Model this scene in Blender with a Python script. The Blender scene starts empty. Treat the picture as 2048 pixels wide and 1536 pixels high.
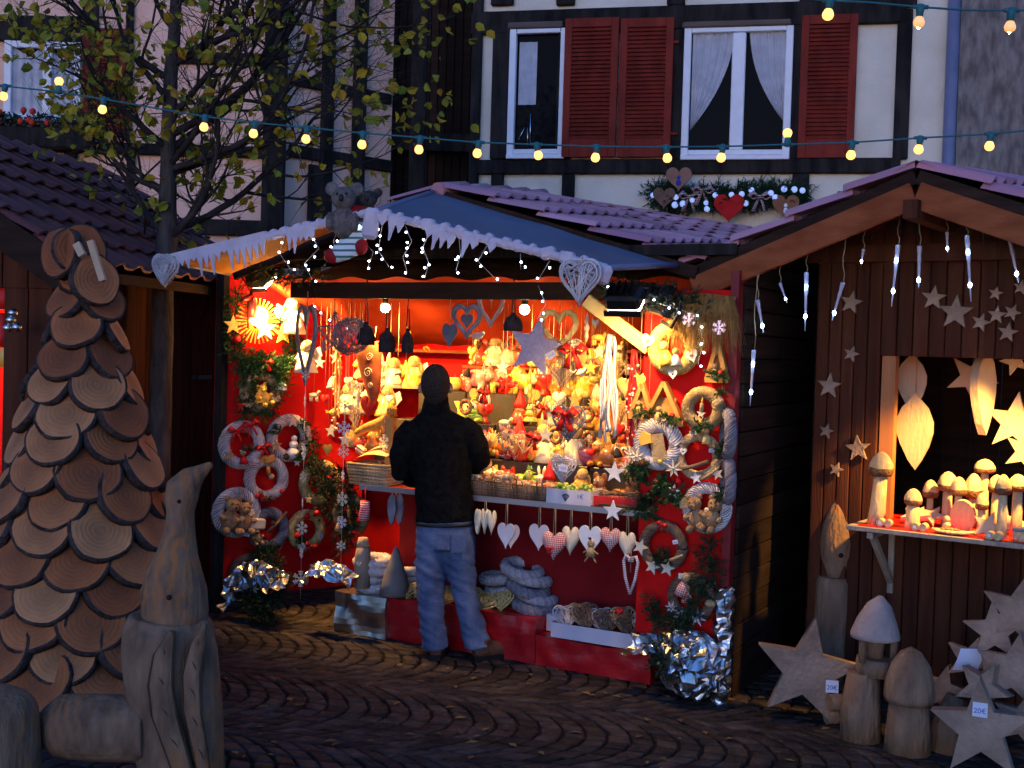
import bpy, bmesh, math, random
from mathutils import Vector as V, Matrix, noise
S = bpy.context.scene
C = S.collection
R = math.radians
rnd = random.Random(7)
F, H = 2400.0, 1.85
PITCH, ROLL = R(1.65), R(1.7)
CAMM = Matrix.Translation((0, 0, H)) @ Matrix.Rotation(R(90) - PITCH, 4, 'X') @ Matrix.Rotation(ROLL, 4, 'Z')
EYE = V((0, 0, H))

def ray(px, py):
    return (CAMM.to_3x3() @ V(((px - 1024) / F, (768 - py) / F, -1))).normalized()
def P(px, py, Y):
    d = ray(px, py); return EYE + d * (Y / d.y)
def hit(px, py, p0, n):
    d = ray(px, py); return EYE + d * ((V(p0) - EYE).dot(n) / d.dot(n))
def G(px, py, z=0.0):
    return hit(px, py, (0, 0, z), V((0, 0, 1)))
def T(x, y, z): return Matrix.Translation((x, y, z))
def RX(a): return Matrix.Rotation(a, 4, 'X')
def RY(a): return Matrix.Rotation(a, 4, 'Y')
def RZ(a): return Matrix.Rotation(a, 4, 'Z')
def SC(x, y=None, z=None):
    if y is None: y = z = x
    return Matrix.Diagonal((x, y, z, 1))
def basis(o, x, y, z):
    m = Matrix.Identity(4)
    for i, a in enumerate((x, y, z)):
        for j in range(3): m[j][i] = a[j]
    m.translation = V(o); return m

# ---------------------------------------------------------------- mesh builder
class MB:
    def __init__(s): s.v = []; s.f = []; s.m = []; s.sm = []; s.cur = 0
    def add(s, vs, fs, smooth=False, M=None):
        b = len(s.v)
        s.v += [tuple(M @ V(p)) if M else tuple(p) for p in vs]
        for f in fs:
            s.f.append([b + i for i in f]); s.m.append(s.cur); s.sm.append(smooth)
        return s
    def box(s, c, sz, M=None, bev=0.0):
        x, y, z = [a / 2 for a in sz]; cx, cy, cz = c
        if bev <= 0:
            vs = [(cx + i * x, cy + j * y, cz + k * z) for k in (-1, 1) for j in (-1, 1) for i in (-1, 1)]
            return s.add(vs, [(0, 2, 3, 1), (4, 5, 7, 6), (0, 1, 5, 4), (2, 6, 7, 3), (0, 4, 6, 2), (1, 3, 7, 5)], False, M)
        b = min(bev, x * .9, y * .9, z * .9)
        pts = []; idx = {}
        for k in (-1, 1):
            for j in (-1, 1):
                for i in (-1, 1):
                    for ax in range(3):
                        p = [i * (x - b), j * (y - b), k * (z - b)]
                        p[ax] = (i * x, j * y, k * z)[ax]
                        idx[(i, j, k, ax)] = len(pts); pts.append((p[0] + cx, p[1] + cy, p[2] + cz))
        q = []
        for sgn in (-1, 1):
            a = [(sgn, -1, -1, 0), (sgn, 1, -1, 0), (sgn, 1, 1, 0), (sgn, -1, 1, 0)]
            q.append([idx[t] for t in (a if sgn > 0 else a[::-1])])
            a = [(-1, sgn, -1, 1), (-1, sgn, 1, 1), (1, sgn, 1, 1), (1, sgn, -1, 1)]
            q.append([idx[t] for t in (a if sgn > 0 else a[::-1])])
            a = [(-1, -1, sgn, 2), (1, -1, sgn, 2), (1, 1, sgn, 2), (-1, 1, sgn, 2)]
            q.append([idx[t] for t in (a if sgn > 0 else a[::-1])])
        for a in (-1, 1):
            for c2 in (-1, 1):
                q.append([idx[(a, c2, -1, 0)], idx[(a, c2, 1, 0)], idx[(a, c2, 1, 1)], idx[(a, c2, -1, 1)]])
                q.append([idx[(a, -1, c2, 0)], idx[(a, 1, c2, 0)], idx[(a, 1, c2, 2)], idx[(a, -1, c2, 2)]])
                q.append([idx[(-1, a, c2, 1)], idx[(1, a, c2, 1)], idx[(1, a, c2, 2)], idx[(-1, a, c2, 2)]])
                for k in (-1, 1): q.append([idx[(a, c2, k, 0)], idx[(a, c2, k, 1)], idx[(a, c2, k, 2)]])
        return s.add(pts, q, False, M)
    def beam(s, a, b, w, h, up=(0, 0, 1), bev=0.0):
        a, b = V(a), V(b); z = (b - a); L = z.length; z.normalize()
        x = z.cross(V(up));
        if x.length < 1e-5: x = z.cross(V((1, 0, 0)))
        x.normalize(); y = x.cross(z)
        return s.box((0, 0, L / 2), (w, h, L), basis(a, x, y, z), bev)
    def tube(s, pts, r, n=8, side=None, cap=True, smooth=True, M=None, closed=False):
        pts = [V(p) for p in pts]; N = len(pts)
        if not isinstance(r, (list, tuple)): r = [r] * N
        vs = []; ref = V(side) if side else None
        prev = None
        for i, p in enumerate(pts):
            if closed: t = pts[(i + 1) % N] - pts[i - 1]
            else: t = pts[min(i + 1, N - 1)] - pts[max(i - 1, 0)]
            if t.length < 1e-9: t = V((0, 0, 1))
            t.normalize()
            if ref is not None: x = ref - t * ref.dot(t)
            elif prev is None:
                x = t.orthogonal()
            else: x = prev - t * prev.dot(t)
            if x.length < 1e-6: x = t.orthogonal()
            x.normalize(); prev = x; y = t.cross(x)
            rr = r[i]
            ra, rb = rr if isinstance(rr, (list, tuple)) else (rr, rr)
            for k in range(n):
                a = 2 * math.pi * k / n
                vs.append(p + x * (math.cos(a) * ra) + y * (math.sin(a) * rb))
        fs = []
        for i in range(N if closed else N - 1):
            j = (i + 1) % N
            for k in range(n):
                l = (k + 1) % n
                fs.append((i * n + k, i * n + l, j * n + l, j * n + k))
        s.add(vs, fs, smooth, M)
        if cap and not closed:
            b = len(s.v) - len(vs)
            s.f.append([b + k for k in range(n)][::-1]); s.m.append(s.cur); s.sm.append(False)
            s.f.append([b + (N - 1) * n + k for k in range(n)]); s.m.append(s.cur); s.sm.append(False)
        return s
    def prism(s, out, th, M=None, inner=None):
        """outline in XZ, extruded along Y from -th/2 to th/2 ; triangulated with bmesh"""
        bm = bmesh.new()
        loops = [out] + (inner or [])
        es = []
        for lp in loops:
            vv = [bm.verts.new((p[0], 0, p[1])) for p in lp]
            es += [bm.edges.new((vv[i], vv[(i + 1) % len(vv)])) for i in range(len(vv))]
        g = bmesh.ops.triangle_fill(bm, use_beauty=True, use_dissolve=False, edges=es)
        bm.verts.index_update()
        vs = [v.co.copy() for v in bm.verts]; n = len(vs)
        fs = [[v.index for v in f.verts] for f in bm.faces]
        bd = [(e.verts[0].index, e.verts[1].index) for e in bm.edges if len(e.link_faces) == 1]
        bm.free()
        a = [V((p.x, -th / 2, p.z)) for p in vs] + [V((p.x, th / 2, p.z)) for p in vs]
        q = []
        for f in fs:
            nrm = (vs[f[1]] - vs[f[0]]).cross(vs[f[2]] - vs[f[0]])
            fr = f if nrm.y < 0 else f[::-1]
            q.append(fr); q.append([i + n for i in fr[::-1]])
        for i, j in bd: q.append((i, j, j + n, i + n))
        return s.add(a, q, False, M)
    def lathe(s, prof, n=16, M=None, smooth=True, sx=1, sy=1):
        vs = []; fs = []; N = len(prof)
        for r, z in prof:
            for k in range(n):
                a = 2 * math.pi * k / n; vs.append((r * sx * math.cos(a), r * sy * math.sin(a), z))
        for i in range(N - 1):
            for k in range(n):
                l = (k + 1) % n; fs.append((i * n + k, i * n + l, (i + 1) * n + l, (i + 1) * n + k))
        fs.append(tuple(range(n))[::-1]); fs.append(tuple((N - 1) * n + k for k in range(n)))
        return s.add(vs, fs, smooth, M)
    def ball(s, c, r, n=10, m=7, M=None):
        if not isinstance(r, (list, tuple)): r = (r, r, r)
        vs = [(c[0], c[1], c[2] - r[2])]; fs = []
        for i in range(1, m):
            th = math.pi * i / m
            for k in range(n):
                a = 2 * math.pi * k / n
                vs.append((c[0] + r[0] * math.sin(th) * math.cos(a), c[1] + r[1] * math.sin(th) * math.sin(a), c[2] - r[2] * math.cos(th)))
        vs.append((c[0], c[1], c[2] + r[2])); L = len(vs) - 1
        for k in range(n):
            l = (k + 1) % n
            fs.append((0, 1 + l, 1 + k)); fs.append((L, L - n + k, L - n + l))
            for i in range(m - 2): fs.append((1 + i * n + k, 1 + i * n + l, 1 + (i + 1) * n + l, 1 + (i + 1) * n + k))
        return s.add(vs, fs, True, M)
    def grid(s, fn, nu, nv, smooth=True, M=None):
        vs = [fn(i / nu, j / nv) for j in range(nv + 1) for i in range(nu + 1)]
        fs = [(j * (nu + 1) + i, j * (nu + 1) + i + 1, (j + 1) * (nu + 1) + i + 1, (j + 1) * (nu + 1) + i) for j in range(nv) for i in range(nu)]
        return s.add(vs, fs, smooth, M)
    def mesh(s, name):
        me = bpy.data.meshes.new(name); me.from_pydata([tuple(p) for p in s.v], [], s.f)
        me.polygons.foreach_set('material_index', s.m); me.polygons.foreach_set('use_smooth', s.sm)
        me.update(); return me

def fuse(mb, voxel, sm=6):
    """one continuous surface out of overlapping lofts"""
    me = mb.mesh('tmp'); o = bpy.data.objects.new('tmp', me); C.objects.link(o)
    m = o.modifiers.new('r', 'REMESH'); m.mode = 'VOXEL'; m.voxel_size = voxel; m.use_smooth_shade = True
    k = o.modifiers.new('s', 'SMOOTH'); k.iterations = sm; k.factor = .5
    dg = bpy.context.evaluated_depsgraph_get()
    out = bpy.data.meshes.new_from_object(o.evaluated_get(dg))
    bpy.data.objects.remove(o); bpy.data.meshes.remove(me)
    for p in out.polygons: p.use_smooth = True
    return out

# ---------------------------------------------------------------- objects
def obj(name, mb, mat, parent=None, M=None):
    me = mb.mesh(name) if isinstance(mb, MB) else mb
    if mat is not None and not len(me.materials):
        for m in (mat if isinstance(mat, (list, tuple)) else [mat]): me.materials.append(m)
    o = bpy.data.objects.new(name, me); C.objects.link(o)
    if parent is not None: o.parent = parent
    if M is not None: o.matrix_basis = M
    return o
def tag(o, label, cat, group=None):
    o['label'] = label; o['category'] = cat
    if group: o['group'] = group
    return o
def thing(name, label, cat, M=None, group=None):
    o = bpy.data.objects.new(name, None); C.objects.link(o); o.empty_display_size = .05
    if M is not None: o.matrix_basis = M if isinstance(M, Matrix) else T(*M)
    return tag(o, label, cat, group)
def single(name, mb, mat, label, cat, M=None, group=None):
    return tag(obj(name, mb, mat, None, M), label, cat, group)
def struct(name, mb, mat, M=None, kind='structure'):
    o = obj(name, mb, mat, None, M); o['kind'] = kind; return o
def dup(o, M=None, label=None, group=None, parent=None):
    c = o.copy(); C.objects.link(c)
    if parent is not None: c.parent = parent
    if M is not None: c.matrix_basis = M
    if label: c['label'] = label
    if group: c['group'] = group
    for ch in list(o.children): dup(ch, parent=c)
    return c
def text_mesh(txt, size, M=None, th=.0004):
    cu = bpy.data.curves.new('t', 'FONT'); cu.body = txt; cu.size = size; cu.align_x = 'CENTER'; cu.align_y = 'CENTER'; cu.extrude = th; cu.resolution_u = 3
    o = bpy.data.objects.new('t', cu); C.objects.link(o)
    dg = bpy.context.evaluated_depsgraph_get()
    me = bpy.data.meshes.new_from_object(o.evaluated_get(dg)); bpy.data.objects.remove(o)
    if M is not None: me.transform(M)
    return me

# ---------------------------------------------------------------- materials
def mat(name, c1, c2=None, scale=6, rough=.65, bump=0.0, bscale=30, island=0.0, metal=0.0, coat=0.0, stretch=(1, 1, 1), emit=None, estr=0, detail=5, objrand=0.0, lo=.35, hi=.65, trans=0.0, alpha=1.0, sheen=0.0, tl=0.0, spec=None):
    m = bpy.data.materials.new(name); m.use_nodes = True; nt = m.node_tree; N = nt.nodes; L = nt.links
    b = N['Principled BSDF']
    b.inputs['Roughness'].default_value = rough; b.inputs['Metallic'].default_value = metal
    b.inputs['Specular IOR Level'].default_value = spec if spec is not None else (.5 if rough < .45 else .3 if rough < .6 else .12)
    if coat: b.inputs['Coat Weight'].default_value = coat
    if trans: b.inputs['Transmission Weight'].default_value = trans
    if sheen: b.inputs['Sheen Weight'].default_value = sheen
    if alpha < 1: b.inputs['Alpha'].default_value = alpha
    c1 = tuple(c1) + (1,); c2 = tuple(c2) + (1,) if c2 else c1
    tc = N.new('ShaderNodeTexCoord'); mp = N.new('ShaderNodeMapping'); mp.inputs['Scale'].default_value = stretch
    L.new(tc.outputs['Object'], mp.inputs['Vector'])
    nz = N.new('ShaderNodeTexNoise'); nz.inputs['Scale'].default_value = scale; nz.inputs['Detail'].default_value = detail
    L.new(mp.outputs['Vector'], nz.inputs['Vector'])
    cr = N.new('ShaderNodeValToRGB'); cr.color_ramp.elements[0].position = lo; cr.color_ramp.elements[1].position = hi
    cr.color_ramp.elements[0].color = c1; cr.color_ramp.elements[1].color = c2
    L.new(nz.outputs['Fac'], cr.inputs['Fac']); col = cr.outputs['Color']
    for amt, kind in ((island, 'i'), (objrand, 'o')):
        if amt:
            if kind == 'i': g = N.new('ShaderNodeNewGeometry'); o = g.outputs['Random Per Island']
            else: g = N.new('ShaderNodeObjectInfo'); o = g.outputs['Random']
            mr = N.new('ShaderNodeMapRange'); mr.inputs['To Min'].default_value = 1 - amt; mr.inputs['To Max'].default_value = 1 + amt
            L.new(o, mr.inputs['Value'])
            mx = N.new('ShaderNodeVectorMath'); mx.operation = 'SCALE'
            L.new(col, mx.inputs[0]); L.new(mr.outputs['Result'], mx.inputs['Scale']); col = mx.outputs['Vector']
    L.new(col, b.inputs['Base Color'])
    if bump:
        n2 = N.new('ShaderNodeTexNoise'); n2.inputs['Scale'].default_value = bscale; n2.inputs['Detail'].default_value = 4
        L.new(mp.outputs['Vector'], n2.inputs['Vector'])
        bp_ = N.new('ShaderNodeBump'); bp_.inputs['Strength'].default_value = bump; bp_.inputs['Distance'].default_value = .02
        L.new(n2.outputs['Fac'], bp_.inputs['Height']); L.new(bp_.outputs['Normal'], b.inputs['Normal'])
    if emit:
        b.inputs['Emission Color'].default_value = tuple(emit) + (1,); b.inputs['Emission Strength'].default_value = estr
    return m
def ramp_mat(name, cols, rough=.6, source='i', tl=0.0, bump=0):
    """a different colour for every island (leaf, tile, bead)"""
    m = bpy.data.materials.new(name); m.use_nodes = True; nt = m.node_tree; N = nt.nodes; L = nt.links
    b = N['Principled BSDF']; b.inputs['Roughness'].default_value = rough; b.inputs['Specular IOR Level'].default_value = .5 if rough < .5 else .2
    if source == 'i': g = N.new('ShaderNodeNewGeometry'); o = g.outputs['Random Per Island']
    else: g = N.new('ShaderNodeObjectInfo'); o = g.outputs['Random']
    cr = N.new('ShaderNodeValToRGB'); el = cr.color_ramp.elements
    while len(el) < len(cols): el.new(.5)
    for i, c in enumerate(cols): el[i].position = i / (len(cols) - 1); el[i].color = tuple(c) + (1,)
    L.new(o, cr.inputs['Fac']); L.new(cr.outputs['Color'], b.inputs['Base Color'])
    if tl:
        t = N.new('ShaderNodeBsdfTranslucent'); mx = N.new('ShaderNodeMixShader'); mx.inputs['Fac'].default_value = tl
        L.new(cr.outputs['Color'], t.inputs['Color']); L.new(b.outputs['BSDF'], mx.inputs[1]); L.new(t.outputs['BSDF'], mx.inputs[2])
        L.new(mx.outputs['Shader'], N['Material Output'].inputs['Surface'])
    if bump:
        tc = N.new('ShaderNodeTexCoord'); n2 = N.new('ShaderNodeTexNoise'); n2.inputs['Scale'].default_value = 40
        L.new(tc.outputs['Object'], n2.inputs['Vector']); q = N.new('ShaderNodeBump'); q.inputs['Strength'].default_value = bump; q.inputs['Distance'].default_value = .02
        L.new(n2.outputs['Fac'], q.inputs['Height']); L.new(q.outputs['Normal'], b.inputs['Normal'])
    return m
def glow(name, col, s):
    m = mat(name, col, rough=.4, emit=col, estr=s); m.cycles.emission_sampling = 'NONE'; return m

K = {}
K['plaster_cream'] = mat('plaster_cream', (.60, .54, .43), (.72, .66, .54), 2.2, .9, .35, 40, detail=9, lo=.3, hi=.6)
K['plaster_pink'] = mat('plaster_pink', (.72, .42, .31), (.82, .50, .38), 2, .9, .25, 40)
K['timber'] = mat('timber', (.009, .008, .008), (.032, .026, .023), 7, .85, .8, 22, stretch=(1.5, 1, .35), detail=9)
K['tile'] = ramp_mat('tile', [(.26, .11, .13), (.52, .24, .28), (.40, .17, .22), (.60, .30, .34), (.33, .15, .17)], .4, bump=.15)
K['tile_old'] = ramp_mat('tile_old', [(.10, .035, .03), (.17, .055, .045), (.13, .05, .05), (.08, .035, .03)], .55, bump=.3)
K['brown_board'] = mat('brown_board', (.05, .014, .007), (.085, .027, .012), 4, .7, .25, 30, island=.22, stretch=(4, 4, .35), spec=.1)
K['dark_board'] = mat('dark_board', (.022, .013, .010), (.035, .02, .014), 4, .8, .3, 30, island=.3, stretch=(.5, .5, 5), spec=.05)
K['barge'] = mat('barge', (.20, .05, .016), (.29, .085, .03), 5, .7, .2, 30, stretch=(1, 1, 3))
K['pale_wood'] = mat('pale_wood', (.46, .31, .19), (.60, .43, .28), 5, .75, .3, 45, stretch=(1, 1, .3), objrand=.12)
K['grey_wood'] = mat('grey_wood', (.27, .20, .15), (.42, .32, .24), 4, .8, .45, 30, stretch=(3, 3, .5))
K['red_cloth'] = mat('red_cloth', (.55, .006, .006), (.68, .01, .008), 3, .8, .15, 15)
K['red_foil'] = mat('red_foil', (.33, .004, .008), (.42, .008, .012), 4, .3, .35, 9)
K['white_paint'] = mat('white_paint', (.72, .72, .74), (.78, .78, .8), 10, .45)
K['shutter_red'] = mat('shutter_red', (.15, .02, .012), (.23, .03, .018), 9, .7, .25, 40, stretch=(1, 1, .4), detail=8)
K['glass_dark'] = mat('glass_dark', (.004, .004, .006), None, 1, .05, spec=.02)
K['curtain'] = mat('curtain', (.40, .40, .43), (.5, .5, .53), 8, .9)
K['zinc'] = mat('zinc', (.15, .16, .24), (.2, .21, .3), 5, .5, metal=.2)
K['tarp_blue'] = mat('tarp_blue', (.075, .09, .13), (.10, .12, .17), 3, .5, .2, 7)
K['felt_white'] = mat('felt_white', (.50, .43, .50), (.60, .53, .59), 9, .9, .3, 50)
K['black'] = mat('black', (.01, .01, .011), None, 4, .45)
K['black_plastic'] = mat('black_plastic', (.012, .012, .012), None, 4, .3, .6, 12)
K['teal_wire'] = mat('teal_wire', (.02, .13, .15), None, 4, .5)
K['white_wire'] = mat('white_wire', (.5, .45, .42), None, 4, .5)
K['foil'] = mat('foil', (.42, .41, .41), (.6, .59, .58), 9, .3, metal=1.0)
K['orange_post'] = mat('orange_post', (.34, .12, .035), (.42, .16, .05), 5, .5, stretch=(4, 4, .4))
K['yellow_wood'] = mat('yellow_wood', (.62, .42, .14), (.72, .5, .2), 6, .5, stretch=(4, 4, .5))
# ---------------------------------------------------------------- camera, world, render
cam = bpy.data.cameras.new('camera'); cam.sensor_width = 36; cam.lens = 36 * F / 2048; cam.clip_end = 200; cam.clip_start = .05
co = bpy.data.objects.new('camera', cam); C.objects.link(co); co.matrix_world = CAMM; S.camera = co
W = bpy.data.worlds.new('World'); S.world = W; W.use_nodes = True; wn = W.node_tree
sky = wn.nodes.new('ShaderNodeTexSky'); sky.sky_type = 'NISHITA'; sky.sun_disc = False
SUN_EL, SUN_ROT = R(7.0), R(200)
sky.sun_elevation = SUN_EL; sky.sun_rotation = SUN_ROT; sky.air_density = 1.0; sky.ozone_density = 6.0; sky.dust_density = .3
tint = wn.nodes.new('ShaderNodeVectorMath'); tint.operation = 'MULTIPLY'; tint.inputs[1].default_value = (1.09, .935, 1.10)
wn.links.new(sky.outputs['Color'], tint.inputs[0]); wn.links.new(tint.outputs['Vector'], wn.nodes['Background'].inputs['Color']); wn.nodes['Background'].inputs['Strength'].default_value = .15
sun = bpy.data.lights.new('sun', 'SUN'); sun.energy = .05; sun.angle = R(20); sun.color = (1, .93, .85)
so = bpy.data.objects.new('sun', sun); C.objects.link(so)
sd = V((math.sin(SUN_ROT) * math.cos(R(12)), math.cos(SUN_ROT) * math.cos(R(12)), math.sin(R(12))))
so.rotation_euler = (-sd).to_track_quat('-Z', 'Y').to_euler()
S.view_settings.view_transform = 'Standard'; S.view_settings.look = 'None'; S.view_settings.exposure = 1.35; S.view_settings.gamma = 1
S.render.engine = 'CYCLES'; S.cycles.use_denoising = True; S.cycles.max_bounces = 6; S.cycles.sample_clamp_indirect = 4; S.cycles.caustics_reflective = False; S.cycles.caustics_refractive = False

# ---------------------------------------------------------------- ground and setts
g = MB(); g.grid(lambda u, v: (-60 + 120 * u, -20 + 120 * v, -.014), 12, 12)
struct('ground', g, mat('joint_soil', (.008, .007, .006), (.018, .015, .012), 12, .9, .5, 40))
def setts():
    r = random.Random(3); mb = MB(); Wc = .98; A = V((.97, -.24)); A.normalize(); B = V((-A.y, A.x))
    O = V((-3.4, 3.6))
    for c in range(-2, 7):
        ph = r.random() * .1
        for k in range(-6, 66):
            n = 10
            for i in range(n):
                v0 = (i / n - .5) * Wc; v1 = ((i + 1) / n - .5) * Wc
                def pt(v, kk):
                    a = kk * .112 + ph + .36 * (1 - (2 * v / Wc) ** 2)
                    q = O + A * a + B * (c * Wc + v); return q
                jit = lambda: (r.random() - .5) * .014
                g0 = .0125
                q = [pt(v0, k), pt(v1, k), pt(v1, k + 1), pt(v0, k + 1)]
                cx = sum((p for p in q), V((0, 0))) / 4
                if cx.y < 4.2 or cx.y > 9.6 or abs(cx.x) > cx.y * .5 + .3: continue
                q = [cx + (p - cx) * (1 - g0 / .05 * .55) + V((jit(), jit())) for p in q]
                t = [cx + (p - cx) * .80 for p in q]
                h = [(r.random() - .5) * .006 for _ in range(4)]; hc = .005 + r.random() * .004
                m = [cx + (p - cx) * .93 for p in q]
                vs = [(p.x, p.y, -.02) for p in q] + [(p.x, p.y, -.007 + hh) for p, hh in zip(q, h)] + [(p.x, p.y, -.001 + hh) for p, hh in zip(m, h)] + [(p.x, p.y, hc * .4 + hh) for p, hh in zip(t, h)]
                fs = []
                for b in (0, 4, 8):
                    for j in range(4): fs.append((b + j, b + (j + 1) % 4, b + 4 + (j + 1) % 4, b + 4 + j))
                fs.append((12, 13, 14, 15)); mb.add(vs, fs, r.random() < .5)
    return mb
K['sett'] = mat('sett', (.026, .019, .016), (.062, .043, .034), 9, .62, .5, 35, island=.45)
struct('paving', setts(), K['sett'])

# ---------------------------------------------------------------- half-timbered house on the right
TH3 = R(12.5); HE = V((math.cos(TH3), -math.sin(TH3), 0)); HD = V((math.sin(TH3), math.cos(TH3), 0)); HO = V((1.4, 12.0, 0))
HM = basis(HO, HE, HD, V((0, 0, 1)))
def hs(px, py):
    w = hit(px, py, HO, HD) - HO; return w.dot(HE), w.z
def hrect(x0, y0, x1, y1):
    cy, cx = (y0 + y1) / 2, (x0 + x1) / 2
    return hs(x0, cy)[0], hs(x1, cy)[0], hs(cx, y1)[1], hs(cx, y0)[1]   # s0,s1,z0,z1
house = thing('timber_house', 'cream half-timbered house with dark beams and red shutters behind the middle stall', 'house', HM)
wl = MB(); s0 = hs(950, 300)[0]; s1 = hs(1940, 200)[0]
wl.box(((s0 + s1) / 2, .15, 3.75), (s1 - s0, .3, 7.5)); obj('wall', wl, K['plaster_cream'], house)
tb = MB()
def hb(x0, y0, x1, y1, th=.05, mb=tb, dy=0):
    a, b, c, d = hrect(x0, y0, x1, y1); w = rnd.random() * .008
    mb.box(((a + b) / 2, -th / 2 - .003 - w + dy, (c + d) / 2), (b - a, th + w, d - c), None, .012)
hb(945, 13, 1812, 60, .06); hb(945, 319, 1800, 349, .06)
hb(985, 60, 1019, 320); hb(1340, 46, 1374, 320, .045); hb(1580, 46, 1606, 320, .045); hb(1790, 20, 1820, 320)
hb(1114, 60, 1145, 320, .04)
for a, b in ((979, 1004), (1120, 1145), (1332, 1356), (1578, 1612), (1781, 1812)): hb(a, 349, b, 720, .05)
hb(1115, -80, 1152, 13); hb(1336, -80, 1372, 13); hb(1600, -80, 1640, 13); hb(1800, -80, 1835, 16); hb(985, -80, 1030, 13)
hb(945, 560, 1800, 600, .06); hb(940, -80, 960, 700, .055)
obj('beam', tb, K['timber'], house)
lwm = mat('lintel_wood', (.10, .075, .06), (.15, .11, .09), 6, .8, stretch=(.3, 2, 2))
for a_ in ((1019, 47, 1128, 60), (1366, 45, 1582, 57)): ln = MB(); hb(*a_, .075, ln); obj('lintel', ln, lwm, house)
def hwindow(x0, y0, x1, y1, mull, curt):
    a, b, c, d = hrect(x0, y0, x1, y1); f = .07
    fr = MB()
    for bx in (((a + f / 2), (c + d) / 2, f, d - c), ((b - f / 2), (c + d) / 2, f, d - c)): fr.box((bx[0], -.035, bx[1]), (bx[2], .07, bx[3]), None, .006)
    fr.box(((a + b) / 2, -.035, d - f / 3), (b - a - 2 * f, .066, f * .66), None, .006)
    fr.box(((a + b) / 2, -.035, c + .075), (b - a - 2 * f, .066, .05), None, .006); fr.box(((a + b) / 2, -.05, c + .022), (b - a - .004, .1, .044), None, .006)
    if mull: fr.box((a + (b - a) * mull, -.036, (c + d) / 2 + .02), (.13, .072, d - c - .15), None, .01)
    o = obj('window', fr, K['white_paint'], house)
    gl = MB(); gl.box(((a + b) / 2, .002, (c + d) / 2), (b - a - .05, .008, d - c - .05)); obj('pane', gl, K['glass_dark'], o)
    return o, a, b, c, d
w1, a, b, c, d = hwindow(1019, 60, 1134, 320, 0, 0)
cm = MB(); x0, x1 = hs(1038, 150)[0], hs(1074, 150)[0]; zz0, zz1 = hs(1050, 210)[1], hs(1050, 85)[1]
cm.grid(lambda u, v: (x0 + (x1 - x0) * u, -.008 - .006 * math.sin(u * 14), zz0 + (zz1 - zz0) * v), 16, 4); obj('curtain', cm, K['curtain'], w1)
st = MB()
for pts in (((1038, 280), (1050, 256)), ((1056, 292), (1056, 256)), ((1062, 228), (1061, 290))):
    q = [hs(*p) for p in pts]; st.tube([(q[0][0], -.02, q[0][1]), (q[1][0], -.02, q[1][1])], .006, 6)
obj('window_stay', st, mat('steel', (.6, .6, .62), None, 4, .25, metal=1), w1)
w2, a, b, c, d = hwindow(1366, 57, 1583, 322, .51, 1)
def swag(side):
    mb = MB()
    xa = hs(1383, 150)[0]; xm = hs(1466, 150)[0]; xb = hs(1497, 150)[0]; xe = hs(1572, 150)[0]
    zt = hs(1450, 64)[1]; zb = hs(1390, 258)[1] if side == 0 else hs(1570, 245)[1]
    def fn(u, v):   # v 0 top .. 1 bottom
        z = zt + (zb - zt) * v
        if side == 0: x = xa + (xm - xa) * u * (1 - v ** 1.9) + .004
        else: x = xe - (xe - xb) * (1 - u) * (1 - .25 * v) * (1 - v ** 2.6) - .004
        return (x, -.014 - .009 * math.sin(u * 34), z - .02 * u * v)
    mb.grid(fn, 60, 14); obj('curtain', mb, K['curtain'], w2)
swag(0); swag(1)
def shutter(x0, y0, x1, y1, dy=-.06):
    a, b, c, d = hrect(x0, y0, x1, y1); w = b - a; h = d - c; f = .075; mb = MB()
    for cx in (a + f / 2, b - f / 2): mb.box((cx, dy, (c + d) / 2), (f, .04, h), None, .005)
    for cz, hh in ((d - .045, .09), (c + .09, .18)): mb.box(((a + b) / 2, dy, cz), (w - 2 * f, .036, hh), None, .004)
    o = obj('shutter', mb, K['shutter_red'], house)
    sl = MB(); n = 27; zlo, zhi = c + .18, d - .09
    for i in range(n):
        z = zlo + (zhi - zlo) * (i + .5) / n
        sl.box((0, 0, 0), (w - 2 * f + .004, .008, (zhi - zlo) / n * 1.12), T((a + b) / 2, dy, z) @ RX(R(-38)))
    obj('slats', sl, K['shutter_red'], o)
shutter(1130, 41, 1237, 317, -.085); shutter(1240, 41, 1346, 317, -.085); shutter(1599, 33, 1711, 318, -.06)
for px, py in ((1352, 88), (1350, 270), (1237, 180)):
    hg = MB(); q = hs(px, py); hg.box((q[0], -.08, q[1]), (.07, .02, .03), None, .004); obj('hinge', hg, K['shutter_red'], house)

pipe = MB(); pa = hs(1905, -60); pb = hs(1888, 600)
pipe.tube([(pa[0] + .02, -.09, pa[1]), (pa[0] + .02, -.09, 0.05)], .058, 14)
pipe.tube([(pa[0] + .02, -.09, 3.52), (pa[0] + .02, -.09, 3.60)], .067, 14)
single('drainpipe', pipe, K['zinc'], 'blue-grey metal drainpipe running down the right edge of the cream house', 'drainpipe', HM)
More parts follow.
